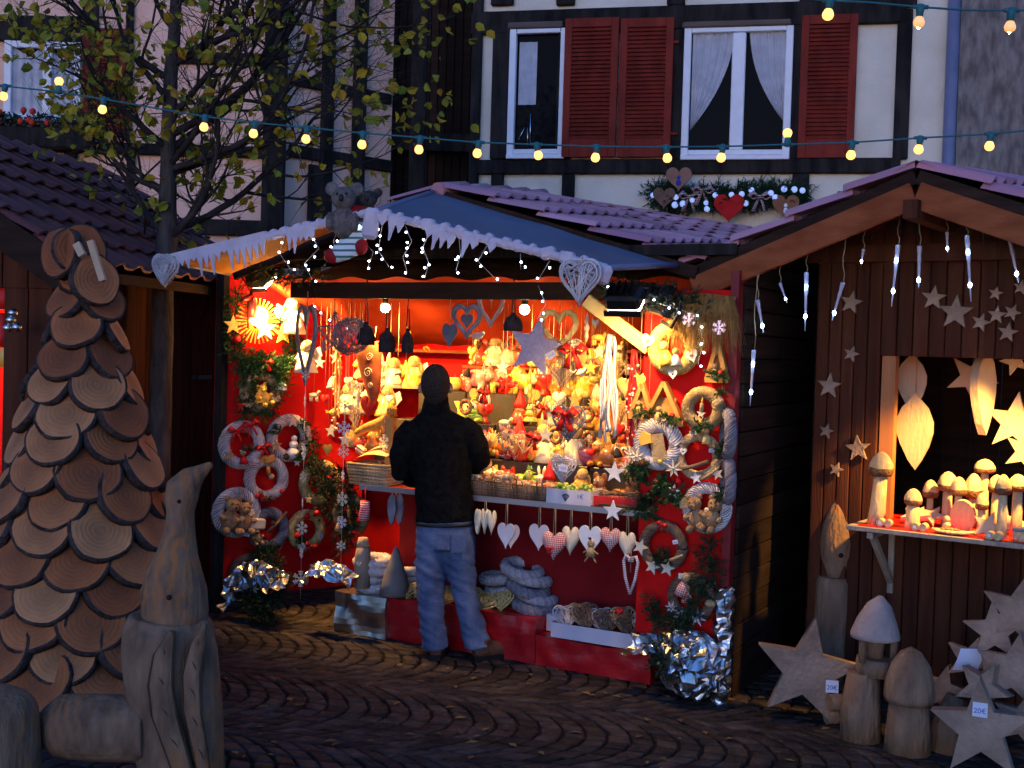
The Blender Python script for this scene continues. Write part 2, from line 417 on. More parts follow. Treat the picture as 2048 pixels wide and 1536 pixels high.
# rough rendered neighbour with corner stones
nb = thing('stone_house', 'grey rough-rendered house corner with brown stones right of the drainpipe', 'house', HM)
m = MB(); q0, q1 = hs(1912, 200)[0], hs(2330, 200)[0]
def rough(u, v):
    x = q0 + (q1 - q0) * u; z = 8 * v
    return (x, -.14 - .05 * noise.noise((x * 3, z * 2.2, 1.7)), z)
m.grid(rough, 50, 140); obj('wall', m, mat('rough_render', (.12, .10, .095), (.24, .21, .19), 7, .95, 1.0, 18, stretch=(2.4, 2, .8)), nb)
m = MB(); z = 0; i = 0
while z < 8:
    hgt = .28 + rnd.random() * .12; off = .30 if i % 2 else .06; i += 1
    m.box((q0 + .56 + off + .6, -.17, z + hgt / 2), (1.2, .10 + rnd.random() * .03, hgt - .035), None, .03); z += hgt
obj('quoin', m, mat('brown_stone', (.07, .05, .036), (.16, .115, .08), 5, .9, .8, 14, island=.3), nb)

# ---------------------------------------------------------------- dark alley wall between the houses
al = MB()
ax0, ax1 = P(760, 300, 14.2), P(985, 300, 14.2)
for i in range(14):
    x = ax0.x + (ax1.x - ax0.x) * (i + .5) / 14
    al.box((x, 14.2 + rnd.random() * .02, 3.6), ((ax1.x - ax0.x) / 14 - .012, .06, 7.2))
al.box(((ax0.x + ax1.x) / 2, 14.3, 3.6), (ax1.x - ax0.x + 1.5, .05, 7.4))  # backing sheet added so no sky shows between the boards
bk = thing('dark_shed', 'dark boarded outbuilding in the gap between the two houses', 'shed')
obj('wall', al, K['dark_board'], bk)  # made-up dark boards stand for the dark gap between the houses
m = MB(); c0 = P(838, 200, 13.3); m.box((c0.x, 13.3, 3.6), (.17, .17, 7.2), None, .01); m.box((c0.x + .35, 13.9, 4.2), (1.5, .16, .2)); obj('post', m, K['timber'], bk)

# ---------------------------------------------------------------- pink half-timbered house on the left
Y4 = 12.6; CX = P(548, 300, Y4).x
LM = T(CX, Y4, 0)
lh = thing('timber_house', 'pink half-timbered house behind the leafy tree on the left', 'house', LM)
def ls(px, py): w = hit(px, py, (0, Y4, 0), V((0, 1, 0))); return w.x - CX, w.z
SDv = V((.72, .69, 0)); SDv.normalize(); SN = V((SDv.y, -SDv.x, 0))
def lss(px, py): w = hit(px, py, (CX, Y4, 0), SN) - V((CX, Y4, 0)); return w.dot(SDv), w.z
SM = basis((0, 0, 0), SDv, -SN, V((0, 0, 1)))
m = MB(); m.box((-2.2, .12, 3.75), (4.4, .24, 7.5)); send = lss(782, 300)[0]
m.add([(0, 0, 0), (send, 0, 0), (send, 0, 7.5), (0, 0, 7.5), (0, .2, 0), (send, .2, 0), (send, .2, 7.5), (0, .2, 7.5)], [(0, 1, 2, 3), (1, 5, 6, 2), (5, 4, 7, 6)], False, SM)
obj('wall', m, K['plaster_pink'], lh)
tb2 = MB()
def lb(x0, y0, x1, y1, th=.05):
    cy, cx = (y0 + y1) / 2, (x0 + x1) / 2
    a, b, c, d = ls(x0, cy)[0], ls(x1, cy)[0], ls(cx, y1)[1], ls(cx, y0)[1]; w = rnd.random() * .008
    tb2.box(((a + b) / 2, -th / 2 - .003 - w, (c + d) / 2), (b - a, th + w, d - c), None, .012)
def lsb(x0, y0, x1, y1, th=.05, slope=0):
    cy, cx = (y0 + y1) / 2, (x0 + x1) / 2
    a, b, c, d = lss(x0, cy)[0], lss(x1, cy)[0], lss(cx, y1)[1], lss(cx, y0)[1]; w = rnd.random() * .008
    tb2.box(((a + b) / 2, -th / 2 - .003 - w, (c + d) / 2), (b - a, th + w, d - c), SM, .012)
lb(-300, 283, 530, 306, .06); lb(345, 106, 530, 131, .045); lb(-300, 30, 180, 82, .06); lb(170, -90, 200, 62); lb(253, -90, 268, 284, .04); lb(252, 306, 268, 700); lb(525, -90, 570, 900, .075)
lb(-300, 430, 530, 462, .06); lb(130, 306, 155, 430)
lsb(640, -90, 664, 480); lsb(703, -90, 728, 480); lsb(575, 168, 780, 190, .045); lsb(575, 305, 780, 330, .045); lsb(612, 330, 640, 560, .045)
obj('beam', tb2, K['timber'], lh)
# window, shutter and flower box of the pink house
a, b = ls(12, 160)[0], ls(166, 160)[0]; c, d = ls(90, 245)[1], ls(90, 84)[1]; f = .075
m = MB()
for cx in (a + f / 2, b - f / 2): m.box((cx, -.03, (c + d) / 2), (f, .06, d - c), None, .006)
for cz in (c + f / 2, d - f / 2): m.box(((a + b) / 2, -.03, cz), (b - a - 2 * f, .056, f), None, .006)
m.box((a + (b - a) * .56, -.031, (c + d) / 2), (.09, .062, d - c - 2 * f), None, .006)
wn_ = obj('window', m, K['white_paint'], lh)
m = MB(); m.box(((a + b) / 2, .002, (c + d) / 2), (b - a - .04, .008, d - c - .04)); obj('pane', m, K['glass_dark'], wn_)
m = MB(); m.grid(lambda u, v: (a + .06 + (b - a - .12) * u, -.012 - .01 * math.sin(u * 50), c + .05 + (d - c - .1) * v * (1 - .1 * abs(math.sin(u * 6.3)))), 90, 5); obj('curtain', m, K['curtain'], wn_)
a2, b2 = ls(170, 160)[0], ls(256, 160)[0]; c2, d2 = ls(200, 272)[1], ls(200, 60)[1]
m = MB()
for cx in (a2 + .035, b2 - .035): m.box((cx, -.07, (c2 + d2) / 2), (.07, .04, d2 - c2), None, .005)
for cz in (c2 + .06, d2 - .05): m.box(((a2 + b2) / 2, -.07, cz), (b2 - a2 - .14, .036, .1), None, .004)
sh = obj('shutter', m, K['shutter_red'], lh); m = MB()
for i in range(24): m.box((0, 0, 0), (b2 - a2 - .136, .008, .046), T((a2 + b2) / 2, -.07, c2 + .13 + (d2 - c2 - .24) * (i + .5) / 24) @ RX(R(-38)))
obj('slats', m, K['shutter_red'], sh)
def leafmass(mb, fn, n, size, r):
    for _ in range(n):
        p = V(fn(r)); M = T(*p) @ Matrix.Rotation(r.random() * 6.3, 4, V((r.random() - .5, r.random() - .5, r.random() - .5)).normalized())
        s = size * (.6 + r.random() * .8)
        mb.add([(-s, 0, 0), (0, -s * .45, s * .12), (s, 0, 0), (0, s * .45, s * .12)], [(0, 1, 2, 3)], False, M)
fb = thing('flower_box', 'dark planted window box under the white window of the pink house', 'flower box', LM @ T((a + b) / 2, -.2, c - .12))
m = MB(); m.box((0, 0, -.08), (1.15, .22, .2), None, .01); obj('trough', m, K['timber'], fb)
m = MB(); leafmass(m, lambda r: ((r.random() - .5) * 1.15, (r.random() - .5) * .25, r.random() * .14 + .02), 500, .035, rnd); obj('leaves', m, ramp_mat('box_leaf', [(.015, .03, .015), (.03, .05, .02), (.02, .035, .02)]), fb)
m = MB()
for i in range(14): m.ball((-.55 + rnd.random() * 1.0, -.12, .05 + rnd.random() * .14), .035, 6, 5)
obj('flowers', m, ramp_mat('geranium', [(.5, .03, .02), (.6, .05, .02), (.3, .02, .03)]), fb)

# ---------------------------------------------------------------- tiles
def tiles(mb, A, Sv, Rv, nc, nk, rise=.028, ov=1.12, skip=None):
    """A ridge corner, Sv down-slope edge, Rv edge along the ridge"""
    A, Sv, Rv = V(A), V(Sv), V(Rv); n = Rv.cross(Sv); n.normalize()
    if n.z < 0: n = -n
    cs = Sv / nc; cr_ = Rv / nk
    for i in range(nc):
        for k in range(nk):
            o = A + cs * i + cr_ * k; lift = .006 + .004 * rnd.random(); sl = rnd.random() * .004
            prof = [(0, .0), (.14, .75), (.28, 1.0), (.42, .75), (.56, .12), (.78, -.05), (1.02, .06)]
            top = []; bot = []
            for u, w in prof:
                p = o + cr_ * u
                top.append(p + n * (w * rise + .004)); bot.append(p + cs * ov + n * (w * rise + .028 + lift + sl))
            und = [q - n * .016 for q in bot]; L = len(prof)
            fs = [(j, j + 1, L + j + 1, L + j) for j in range(L - 1)] + [(L + j, L + j + 1, 2 * L + j + 1, 2 * L + j) for j in range(L - 1)]
            mb.add(top + bot + und, fs, False)
def planks(mb, o, along, up, n, th, nrm, gap=.006, jit=.004):
    o, along, up, nrm = V(o), V(along), V(up), V(nrm)
    w = along.length / n; ax = along.normalized(); uz = up.normalized()
    for i in range(n):
        M = basis(o + ax * (w * (i + .5)) + up * .5 + nrm * (rnd.random() * jit), ax, nrm, uz)
        mb.box((0, 0, 0), (w - gap, th, up.length), M, .004)
def plank_wall(mb, corners_fn, n): pass

# ---------------------------------------------------------------- left stall
Lf, Lb = V((-2.66, 6.95, 0)), V((-2.24, 9.2, 0)); Ld = (Lb - Lf); Ldn = Ld.normalized(); Le = V((Ldn.y, -Ldn.x, 0))
lst = thing('market_stall', 'brown wooden market stall with old tiled roof, far left behind the tree trunk', 'market stall')
m = MB(); planks(m, Lf, Ld, V((0, 0, 2.42)), 17, .03, Le); obj('side_wall', m, K['brown_board'], lst)
m = MB(); fw = -Le * 2.6
planks(m, Lf + V((0, 0, 2.12)), fw, V((0, 0, .3)), 16, .03, -Ldn); planks(m, Lf, fw, V((0, 0, .95)), 16, .03, -Ldn)
planks(m, Lf, fw * .12, V((0, 0, 2.12)), 2, .032, -Ldn); obj('front_wall', m, K['brown_board'], lst)
m = MB(); bk0 = Lf + Ldn * 1.2; m.beam(bk0 + V((0, 0, 1.2)), bk0 + fw + V((0, 0, 1.2)), .02, 2.3); obj('back_cloth', m, K['red_cloth'], lst)
m = MB(); m.beam(Lf - Ldn * .25 + V((0, 0, 1.0)) - Le * .3, Lf - Ldn * .25 + fw + V((0, 0, 1.0)), .5, .05); obj('counter', m, K['barge'], lst)
m = MB(); Ar = Lf - Ldn * .45 - Le * 1.25 + V((0, 0, 3.22)); Sv = Le * 1.6 + V((0, 0, -.98)); Rv = Ld + Ldn * .85
tiles(m, Ar, Sv, Rv, 7, 15, .03); tiles(m, Ar + V((0, 0, .002)), -Le * 1.6 + V((0, 0, -.98)), Rv, 7, 15, .03); obj('roof_tiles', m, K['tile_old'], lst)
m = MB(); m.beam(Ar + V((0, 0, -.08)), Ar + Sv + V((0, 0, -.08)), .03, .17, (0, 0, 1)); m.beam(Ar + V((0, 0, -.08)), Ar - Le * 1.6 + V((0, 0, -1.06)), .03, .17)
m.beam(Ar + Sv + V((0, 0, -.05)), Ar + Sv + Rv + V((0, 0, -.05)), .03, .06)
m.beam(Ar + V((0, 0, -.10)) + Sv * .02 + Ldn * .05, Ar + Sv * .02 + Rv + V((0, 0, -.10)), .05, .1)
obj('bargeboard', m, K['dark_board'], lst)
m = MB(); m.add([Ar + V((0, 0, -.03)), Ar + Sv + V((0, 0, -.03)), Ar + Sv + Rv + V((0, 0, -.03)), Ar + Rv + V((0, 0, -.03))], [(0, 1, 2, 3)]); obj('soffit', m, K['dark_board'], lst)
m = MB(); dA = Lf + Ld * .56 + Le * .02
for zz in (0.05, 2.05): m.beam(dA + V((0, 0, zz)), dA + Ld * .3 + V((0, 0, zz)), .02, .05)
m.beam(dA, dA + V((0, 0, 2.07)), .05, .02); m.beam(dA + Ld * .3, dA + Ld * .3 + V((0, 0, 2.07)), .05, .02)
dr = obj('door', m, K['brown_board'], lst)
m = MB(); hp = hit(385, 755, Lf, Le) + Le * .04; m.beam(hp - Ldn * .02, hp + Ldn * .22, .02, .03); m.ball(hp - Ldn * .06, .02, 8, 6); obj('handle', m, mat('brass_dark', (.12, .11, .12), None, 4, .4, metal=.8), dr)

# ---------------------------------------------------------------- right stall
T2 = R(35); E2 = V((math.cos(T2), -math.sin(T2), 0)); D2 = V((math.sin(T2), math.cos(T2), 0)); R0 = V((1.72, 6.8, 0)); UP = V((0, 0, 1))
def rp(s, u, z): return R0 + E2 * s + D2 * u + UP * z
def rhit(px, py, u=0.0):
    w = hit(px, py, R0 + D2 * u, D2) - R0; return w.dot(E2), w.z
RM = basis(R0, E2, D2, UP)
rst = thing('market_stall', 'brown wooden market stall on the right selling carved wood, icicle lights under its gable', 'market stall', RM)
wx0 = rhit(1762, 715)[0]; wz1 = rhit(1800, 712)[1]; cz = .985
m = MB(); X, Yv, Z = V((1, 0, 0)), V((0, 1, 0)), V((0, 0, 1))
planks(m, (0, 0, 0), X * wx0, Z * 2.55, 5, .03, -Yv)
planks(m, (wx0, 0, wz1), X * (1.9 - wx0), Z * (2.75 - wz1), 18, .03, -Yv)
planks(m, (wx0, 0, 0), X * (1.9 - wx0), Z * cz, 18, .03, -Yv)
obj('front_wall', m, K['brown_board'], rst)
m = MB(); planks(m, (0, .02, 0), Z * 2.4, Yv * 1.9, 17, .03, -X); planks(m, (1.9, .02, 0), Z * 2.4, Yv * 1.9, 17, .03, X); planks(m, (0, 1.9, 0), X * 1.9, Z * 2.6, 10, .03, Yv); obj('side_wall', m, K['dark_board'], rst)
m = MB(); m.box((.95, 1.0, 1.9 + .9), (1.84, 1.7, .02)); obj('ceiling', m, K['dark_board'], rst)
m = MB(); m.box((wx0 + .045, .03, (wz1 + cz) / 2), (.075, .06, wz1 - cz)); obj('jamb', m, K['orange_post'], rst)
cs0 = rhit(1692, 1055, -.42)[0]; ctop = MB(); ctop.box(((cs0 + 2.2) / 2, -.1, cz - .0125), (2.2 - cs0, .64, .025), None, .003)
cn = obj('counter', ctop, K['grey_wood'], rst)
m = MB(); m.grid(lambda u, v: (cs0 + .05 + (2.13 - cs0) * u, -.40 + .6 * v, cz + .003 + .004 * abs(noise.noise((u * 9, v * 5, 2)))), 40, 14); obj('cover', m, K['red_foil'] if 0 else mat('red_cover', (.55, .008, .006), (.65, .012, .008), 5, .4, .4, 12), cn)
for sx in (cs0 + .12, cs0 + .95): m = MB(); m.beam((sx, -.38, cz - .03), (sx, -.02, cz - .34), .03, .03); m.beam((sx, -.02, cz - .4), (sx, -.02, cz - .03), .03, .03); m.beam((sx, -.40, cz - .045), (sx, -.03, cz - .045), .03, .03); obj('bracket', m, K['grey_wood'], rst)
CZ = cz
# roof: apex seen at (1830,375), eave at (1390,570)
rw = rhit(1832, 372, -.62); re_ = rhit(1388, 562, -.62)
apx = V((rw[0], -.62, rw[1])); pitch = (rw[1] - re_[1]) / (rw[0] - re_[0]); Lh = rw[0] - re_[0]
m = MB(); Sv = V((Lh + .04, 0, -(Lh + .04) * pitch)); kr = .10; Rv = V((0, 2.75, 2.75 * kr)); ap2 = apx + V((0, -.02, .085))
tiles(m, ap2, Sv, Rv, 4, 14, .04); tiles(m, ap2, V((-Sv.x, 0, Sv.z)), Rv, 4, 14, .04)
for k in range(9):
    b0 = ap2 + Rv * (k / 9) + V((0, .01, .0)); m.add([b0 + V((x, y, (.04 if x == 0 else -.01) + (.012 if y else 0))) for y in (0, .34) for x in (-.11, 0, .11)], [(0, 1, 4, 3), (1, 2, 5, 4)])
obj('roof_tiles', m, K['tile'], rst)
m = MB()
for sg in (-1, 1):
    m.beam(apx + V((sg * .005, 0, -.045)), apx + V((sg * Lh, 0, -Lh * pitch - .045)), .035, .13, (0, 0, 1), .004)
obj('bargeboard', m, K['barge'], rst)
m = MB()
for sg in (-1, 1): m.beam(apx + V((sg * .005, .012, .045)), apx + V((sg * (Lh + .03), .012, -(Lh + .03) * pitch + .045)), .03, .07, (0, 0, 1), .004)
obj('verge_board', m, K['dark_board'], rst)  # dark strip stands in for the shadow band under the tile edge
m = MB()
for sg in (-1, 1):
    a = apx + V((0, .03, .0)); m.add([a, a + V((sg * Lh, 0, -Lh * pitch)), a + V((sg * Lh, 0, -Lh * pitch)) + Rv, a + Rv], [(0, 1, 2, 3)])
m.box((apx.x, -.2, apx.z - .12), (.07, 1.0, .09)); m.box((apx.x - Lh + .14, -.28, re_[1] - .03), (.09, .7, .09))
m.box((.95, -.05, 2.43), (2.0, .07, .09))
obj('soffit', m, K['brown_board'], rst)
# ---------------------------------------------------------------- middle stall
TB = R(28); BE = V((math.cos(TB), -math.sin(TB), 0)); BD = V((math.sin(TB), math.cos(TB), 0)); L0 = V((-2.0, 8.1, 0)); WB = 3.63
BMX = basis(L0, BE, BD, UP)
def bw(t, u, z): return L0 + BE * t + BD * u + UP * z
def bhit(px, py, u=0.0):
    w = hit(px, py, L0 + BD * u, BD) - L0; return w.dot(BE), w.z
WQ = V((.83, .56, 0)); WQ.normalize(); WN = V((WQ.y, -WQ.x, 0))         # angled left wing and the way it faces
WMX = basis(L0, WQ, -WN, UP)
def whit(px, py, off=.03):
    w = hit(px, py, L0 + WN * off, WN) - L0; return w.dot(WQ), w.z
def MBo(px, py, u, rz=0, tilt=0): t, z = bhit(px, py, u); return BMX @ T(t, u, z) @ RZ(rz) @ RY(tilt)
def MWo(px, py, off=.05, tilt=0): a, z = whit(px, py, off); return WMX @ T(a, -off, z) @ RY(tilt)
K['dk_shelf'] = mat('dk_shelf', (.12, .03, .01), (.16, .045, .015), 5, .7)
st_ = thing('market_stall', 'red-lined market stall in the middle with blue awning, selling Christmas wreaths and hearts', 'market stall', BMX)
ln_ = lambda p: BMX.inverted() @ V(p)
X, Yv, Z = V((1, 0, 0)), V((0, 1, 0)), V((0, 0, 1))
m = MB(); planks(m, (WB, .03, 0), Z * 2.36, Yv * 1.72, 18, .035, X); m.box((WB - .035, .9, 1.2), (.01, 1.6, 2.3)); obj('side_wall', m, K['dark_board'], st_)  # inner sheet added to block light leaking between the planks
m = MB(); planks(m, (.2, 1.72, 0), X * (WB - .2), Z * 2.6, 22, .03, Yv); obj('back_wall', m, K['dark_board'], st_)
def cloth_panel(x0, x1, z0, z1, y, amp=.006, seed=0, nu=30, nv=30):
    mb = MB(); mb.grid(lambda u, v: (x0 + (x1 - x0) * u, y + amp * noise.noise((u * (x1 - x0) * 5 + seed, v * 2.5, 3.1 + seed)), z0 + (z1 - z0) * v), nu, nv); return mb
obj('back_cloth', cloth_panel(.25, WB - .03, .05, 2.35, 1.3, .012, 2), K['red_cloth'], st_)
# left wing (opened panel), red cloth over board
wing = MB(); za, zb = whit(437, 1195, 0)[1], whit(440, 548, 0)[1]
wing.add([(0, .0, za), (1.12, .0, za), (1.12, .0, zb + .02), (0, .0, zb + .02), (0, .03, za), (1.12, .03, za), (1.12, .03, zb + .02), (0, .03, zb + .02)], [(0, 1, 2, 3), (5, 4, 7, 6), (4, 0, 3, 7), (1, 5, 6, 2), (3, 2, 6, 7), (4, 5, 1, 0)], False, BMX.inverted() @ WMX)
pw = obj('wing_panel', wing, K['red_cloth'], st_)
# right front panel
rp0 = bhit(1284, 900, 0)[0]; rz1 = bhit(1470, 545, 0)[1]
m = MB(); m.box(((rp0 + WB - .045) / 2, .0, (.30 + 2.20) / 2), (WB - .045 - rp0, .03, 1.90)); obj('wing_panel', m, K['red_cloth'], st_)
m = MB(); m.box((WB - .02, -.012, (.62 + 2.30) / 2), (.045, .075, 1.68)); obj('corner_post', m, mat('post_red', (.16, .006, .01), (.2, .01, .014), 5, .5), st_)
m = MB(); m.box((WB - .02, .0, .31), (.04, .05, .6)); obj('corner_post', m, K['dark_board'], st_)
# lintel and frame
l0 = bhit(592, 570, 0); l1 = bhit(1185, 592, 0)
m = MB(); m.box(((l0[0] + 3.15) / 2, -.03, 2.19), (3.15 - l0[0], .06, .10), None, .004); obj('lintel', m, K['dark_board'], st_)
m = MB(); m.box((.02, .03, 1.2), (.06, .06, 2.4)); m.box((1.8, .02, 2.42), (3.6, .06, .06)); obj('frame_post', m, K['timber'], st_)
# diagonal yellow brace from the lintel to the panel
pa = V(bw(*[bhit(1172, 600, -.10)[0], -.10, bhit(1172, 600, -.10)[1]])); pb = bw(bhit(1300, 697, -.03)[0], -.035, bhit(1300, 697, -.03)[1])
m = MB(); m.beam(ln_(pa), ln_(pb), .075, .035, (0, 1, 0), .003); obj('brace', m, K['yellow_wood'], st_)
# sagging ceiling cloth
def ceil_(u, v):
    x = .25 + 3.1 * u; y = .06 + 1.22 * v
    return (x, y, 2.27 - .40 * v ** 1.3 - .05 * math.sin(math.pi * v) * (1 + .4 * math.sin(u * 11)) + .012 * math.sin(u * 55 + v * 9) * (1 - v * .5))
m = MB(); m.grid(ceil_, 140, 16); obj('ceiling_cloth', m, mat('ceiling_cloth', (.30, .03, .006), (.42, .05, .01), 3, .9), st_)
# counter with metal edge, display steps
cf = bhit(718, 968, -.05); x_c0 = cf[0]; x_c1 = bhit(1292, 1021, -.05)[0]; ZC = .975
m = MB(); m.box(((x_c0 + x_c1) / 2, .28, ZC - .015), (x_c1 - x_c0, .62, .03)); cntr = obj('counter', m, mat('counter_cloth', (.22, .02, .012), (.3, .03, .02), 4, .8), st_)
m = MB(); m.box(((x_c0 + x_c1) / 2, -.038, ZC - .012), (x_c1 - x_c0, .012, .032)); obj('edge_strip', m, mat('alu', (.5, .5, .55), None, 4, .3, metal=.9), cntr)
for x in (x_c0 + .05, x_c1 - .05):
    for y in (.5, ): m = MB(); m.box((x, y, .47), (.05, .05, .94)); obj('leg', m, K['dark_board'], cntr)
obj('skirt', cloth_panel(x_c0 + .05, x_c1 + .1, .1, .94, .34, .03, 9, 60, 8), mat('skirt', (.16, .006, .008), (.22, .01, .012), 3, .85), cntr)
STEPS = [(.36, .20, 1.16), (.60, .26, 1.36), (.88, .24, 1.55)]
m = MB()
xs0, xs1 = 1.05, 3.0
for i, (y0, dp, zt) in enumerate(STEPS):
    n = 5
    for k in range(n):
        w = (xs1 - xs0) / n; hh = zt - ZC
        m.box((xs0 + w * (k + .5), y0 + dp / 2 + .003 * i, ZC + hh / 2), (w - .012, dp, hh - .004), None, .004)
obj('display_step', m, mat('step_dark', (.02, .018, .017), (.05, .04, .03), 4, .4), st_)
# shelf frames on the back wall
for z, y in ((1.30, 1.22), (1.62, 1.2), (1.86, 1.2)):
    for x_, dz_, w_ in ((2.95, 0, 1.0), (.95, -.04, .8)): m = MB(); m.box((x_, y, z + dz_), (w_, .16, .02)); obj('back_shelf', m, K['dk_shelf'], st_)
# roof of the front section: ridge A, eave Cc, going back along BD and rising a little
A_ = P(878, 374, 7.25); Cc = P(1392, 527, 6.52); Bk = P(1083, 391, 8.55); Rr = Bk - A_
Am = P(868, 374, 7.25)
sL = V((-(Cc - A_).dot(BE) * BE.x, -(Cc - A_).dot(BE) * BE.y, (Cc - A_).z)) + BD * (Cc - A_).dot(BD)
m = MB(); tiles(m, ln_(A_), BMX.to_3x3().inverted() @ (Cc - A_), BMX.to_3x3().inverted() @ Rr, 5, 8, .026)
tiles(m, ln_(A_), BMX.to_3x3().inverted() @ sL, BMX.to_3x3().inverted() @ Rr, 5, 8, .026)
a0 = ln_(A_); rr = BMX.to_3x3().inverted() @ Rr
for k in range(5): m.tube([a0 + rr * (k / 5) + V((0, -.02, -.02)), a0 + rr * ((k + 1.1) / 5) + V((0, 0, -.005))], [.045, .055], 10)
obj('roof_tiles', m, K['tile'], st_)
m = MB()
for s_ in (Cc - A_, sL):
    s_ = BMX.to_3x3().inverted() @ s_
    m.beam(a0 + V((0, .02, -.05)), a0 + s_ + V((0, .02, -.05)), .03, .07)
    q = [a0 + V((0, .03, -.02)), a0 + s_ + V((0, .03, -.02)), a0 + s_ + rr + V((0, 0, -.02)), a0 + rr + V((0, 0, -.02))]; m.add(q, [(0, 1, 2, 3)])
m.prism([(.15, 2.24), (3.42, 2.24), (3.35, 2.30), (1.8, 2.72), (.3, 2.30)], .02, T(0, .5, 0)); obj('roof_frame', m, K['dark_board'], st_)  # dark gable panel added to keep the gap under the roof dark
# second roof behind (rear section, a bit higher)
A2 = P(1052, 390, 9.3); C2 = A2 + (Cc - A_) * 1.35; R2 = P(1548, 468, 12.0) - A2 - V((.0, .0, 0))
rear = thing('market_stall', 'tiled roof of a further stall rising behind the middle stall', 'market stall', T(*A2))
m = MB(); C2v = P(1470, 500, 8.3) - A2
tiles(m, (0, 0, 0), C2v, R2 * .84, 6, 12, .028); obj('roof_tiles', m, K['tile'], rear)
m = MB(); m.beam((0, 0, -.06), V((0, 0, -.06)) + C2v, .03, .08); obj('bargeboard', m, K['dark_board'], rear)
m = MB(); q = [V((0, 0, -.05)), C2v + V((0, 0, -.05)), C2v + R2 * .84 + V((0, 0, -.05)), R2 * .84 + V((0, 0, -.05))]; m.add(q + [p - V((0, 0, p.z + A2.z)) for p in q], [(0, 1, 2, 3), (0, 4, 5, 1), (1, 5, 6, 2), (2, 6, 7, 3), (3, 7, 4, 0)]); obj('wall', m, K['dark_board'], rear)
# blue awning over the front: ridge from A down to Fp, edges to Gp (right) and Hp (left)
Fp, Gp, Hp = P(742, 424, 6.55), P(1212, 536, 5.90), P(332, 522, 7.22)
aw = thing('awning', 'dark blue tarpaulin awning stretched in front of the middle stall roof', 'awning', BMX)
Aa = P(866, 384, 7.22); Ca = P(1352, 530, 6.50); La = Aa + (sL * .98) + UP * -.02
def patch(p00, p10, p01, p11, sag, nu=24, nv=18):
    mb = MB()
    def fn(u, v):
        a = p00.lerp(p10, u); b = p01.lerp(p11, u); q = a.lerp(b, v)
        w = .012 * noise.noise((u * 3, v * 5, 1)) + .01 * math.sin(v * 9 + u * 3) * u
        return tuple(q + UP * (-sag * math.sin(math.pi * u) * math.sin(math.pi * v) + w))
    return mb.grid(fn, nu, nv)
m = patch(ln_(Aa), ln_(Fp), ln_(Ca), ln_(Gp), .04); obj('tarpaulin', m, K['tarp_blue'], aw)
m = patch(ln_(Fp), ln_(Aa), ln_(Hp), ln_(La), .03); obj('tarpaulin', m, mat('tarp_orange', (.42, .16, .03), (.5, .2, .04), 2, .7), aw)
m = MB(); m.tube([ln_(Hp), ln_(Fp), ln_(Gp)], .016, 8); m.tube([ln_(Fp), ln_(Aa)], .016, 8); m.tube([ln_(Hp), ln_(La)], .016, 8); m.tube([ln_(Gp), ln_(Ca)], .016, 8); obj('frame_tube', m, K['zinc'], aw)

# ---------------------------------------------------------------- icicle trim in white felt along the awning edge
def icicle_outline(L, r, dens=26, base=.05, lo=.03, hi=.13, gaps=()):
    pts = [(0, 0), (L, 0)]; x = L; n = int(L * dens)
    low = []
    for i in range(n):
        x1 = L * (1 - i / n); x0 = L * (1 - (i + 1) / n); w = x1 - x0
        h = base + lo + r.random() ** 1.5 * (hi - lo)
        low += [(x1 - w * .02, -base), (x1 - w * .28, -base - (h - base) * .5), (x1 - w * .40, -h + .006), (x1 - w * .5, -h), (x1 - w * .6, -h + .006), (x1 - w * .72, -base - (h - base) * .5)]
    return pts + low + [(0.0, -base)]
def edge_frame(a, b):
    x = (b - a).normalized(); y = (-x.cross(UP)); y.normalize(); 
    if y.y < 0: y = -y
    return basis(a, x, y, x.cross(y) * (1 if x.cross(y).z > 0 else -1))
r_ = random.Random(5)
tl_ = thing('icicle_trim', 'white felt icicle trim along the left edge of the blue awning', 'garland', edge_frame(Hp, Fp), 'felt icicle trims on the awning')
Ll = (Fp - Hp).length
m = MB(); m.prism([(x, z) for x, z in icicle_outline(Ll * .50, r_, 22, .055, .02, .14)], .006, T(.03, -.024, .03)); obj('felt_strip', m, K['felt_white'], tl_)
m = MB(); m.prism([(x, z) for x, z in icicle_outline(Ll * .13, r_, 26, .05, .02, .11)], .006, T(Ll * .63, -.026, .02) @ RY(R(10))); obj('felt_strip', m, K['felt_white'], tl_)
m = MB(); m.tube([(0, 0, 0), (Ll, 0, 0)], .0235, 10)
for i in range(9): m.box((0, 0, 0), (.035 + r_.random() * .03, .05, .055), T(Ll * (.50 + .45 * i / 9) + r_.random() * .03, 0, .004) @ RY((r_.random() - .5) * .5), .012)
obj('felt_wrap', m, K['felt_white'], tl_)
tr_ = thing('icicle_trim', 'white felt icicle trim wound along the right edge of the blue awning', 'garland', edge_frame(Fp, Gp), 'felt icicle trims on the awning')
Lr = (Gp - Fp).length
for a, b in ((.015, .09), (.10, .17), (.27, .40), (.43, .50), (.54, .57)):
    m = MB(); m.prism(icicle_outline(Lr * (b - a), r_, 24, .03, .03, .12), .006, T(Lr * a, -.026, 0) @ RY((r_.random() - .5) * .2)); obj('felt_strip', m, K['felt_white'], tr_)
m = MB(); m.tube([(0, 0, 0), (Lr, 0, 0)], .022, 10)
for i in range(14): m.box((0, 0, 0), (.03 + r_.random() * .05, .05, .06), T(Lr * (.06 + .9 * i / 14) + r_.random() * .04, 0, .006) @ RY((r_.random() - .5) * .9), .012)
m.box((0, 0, 0), (.12, .04, .10), T(Lr - .02, -.01, -.03) @ RY(.15), .02); m.box((0, 0, 0), (.10, .05, .17), T(.03, -.02, -.06) @ RY(-.1), .02)
obj('felt_wrap', m, K['felt_white'], tr_)

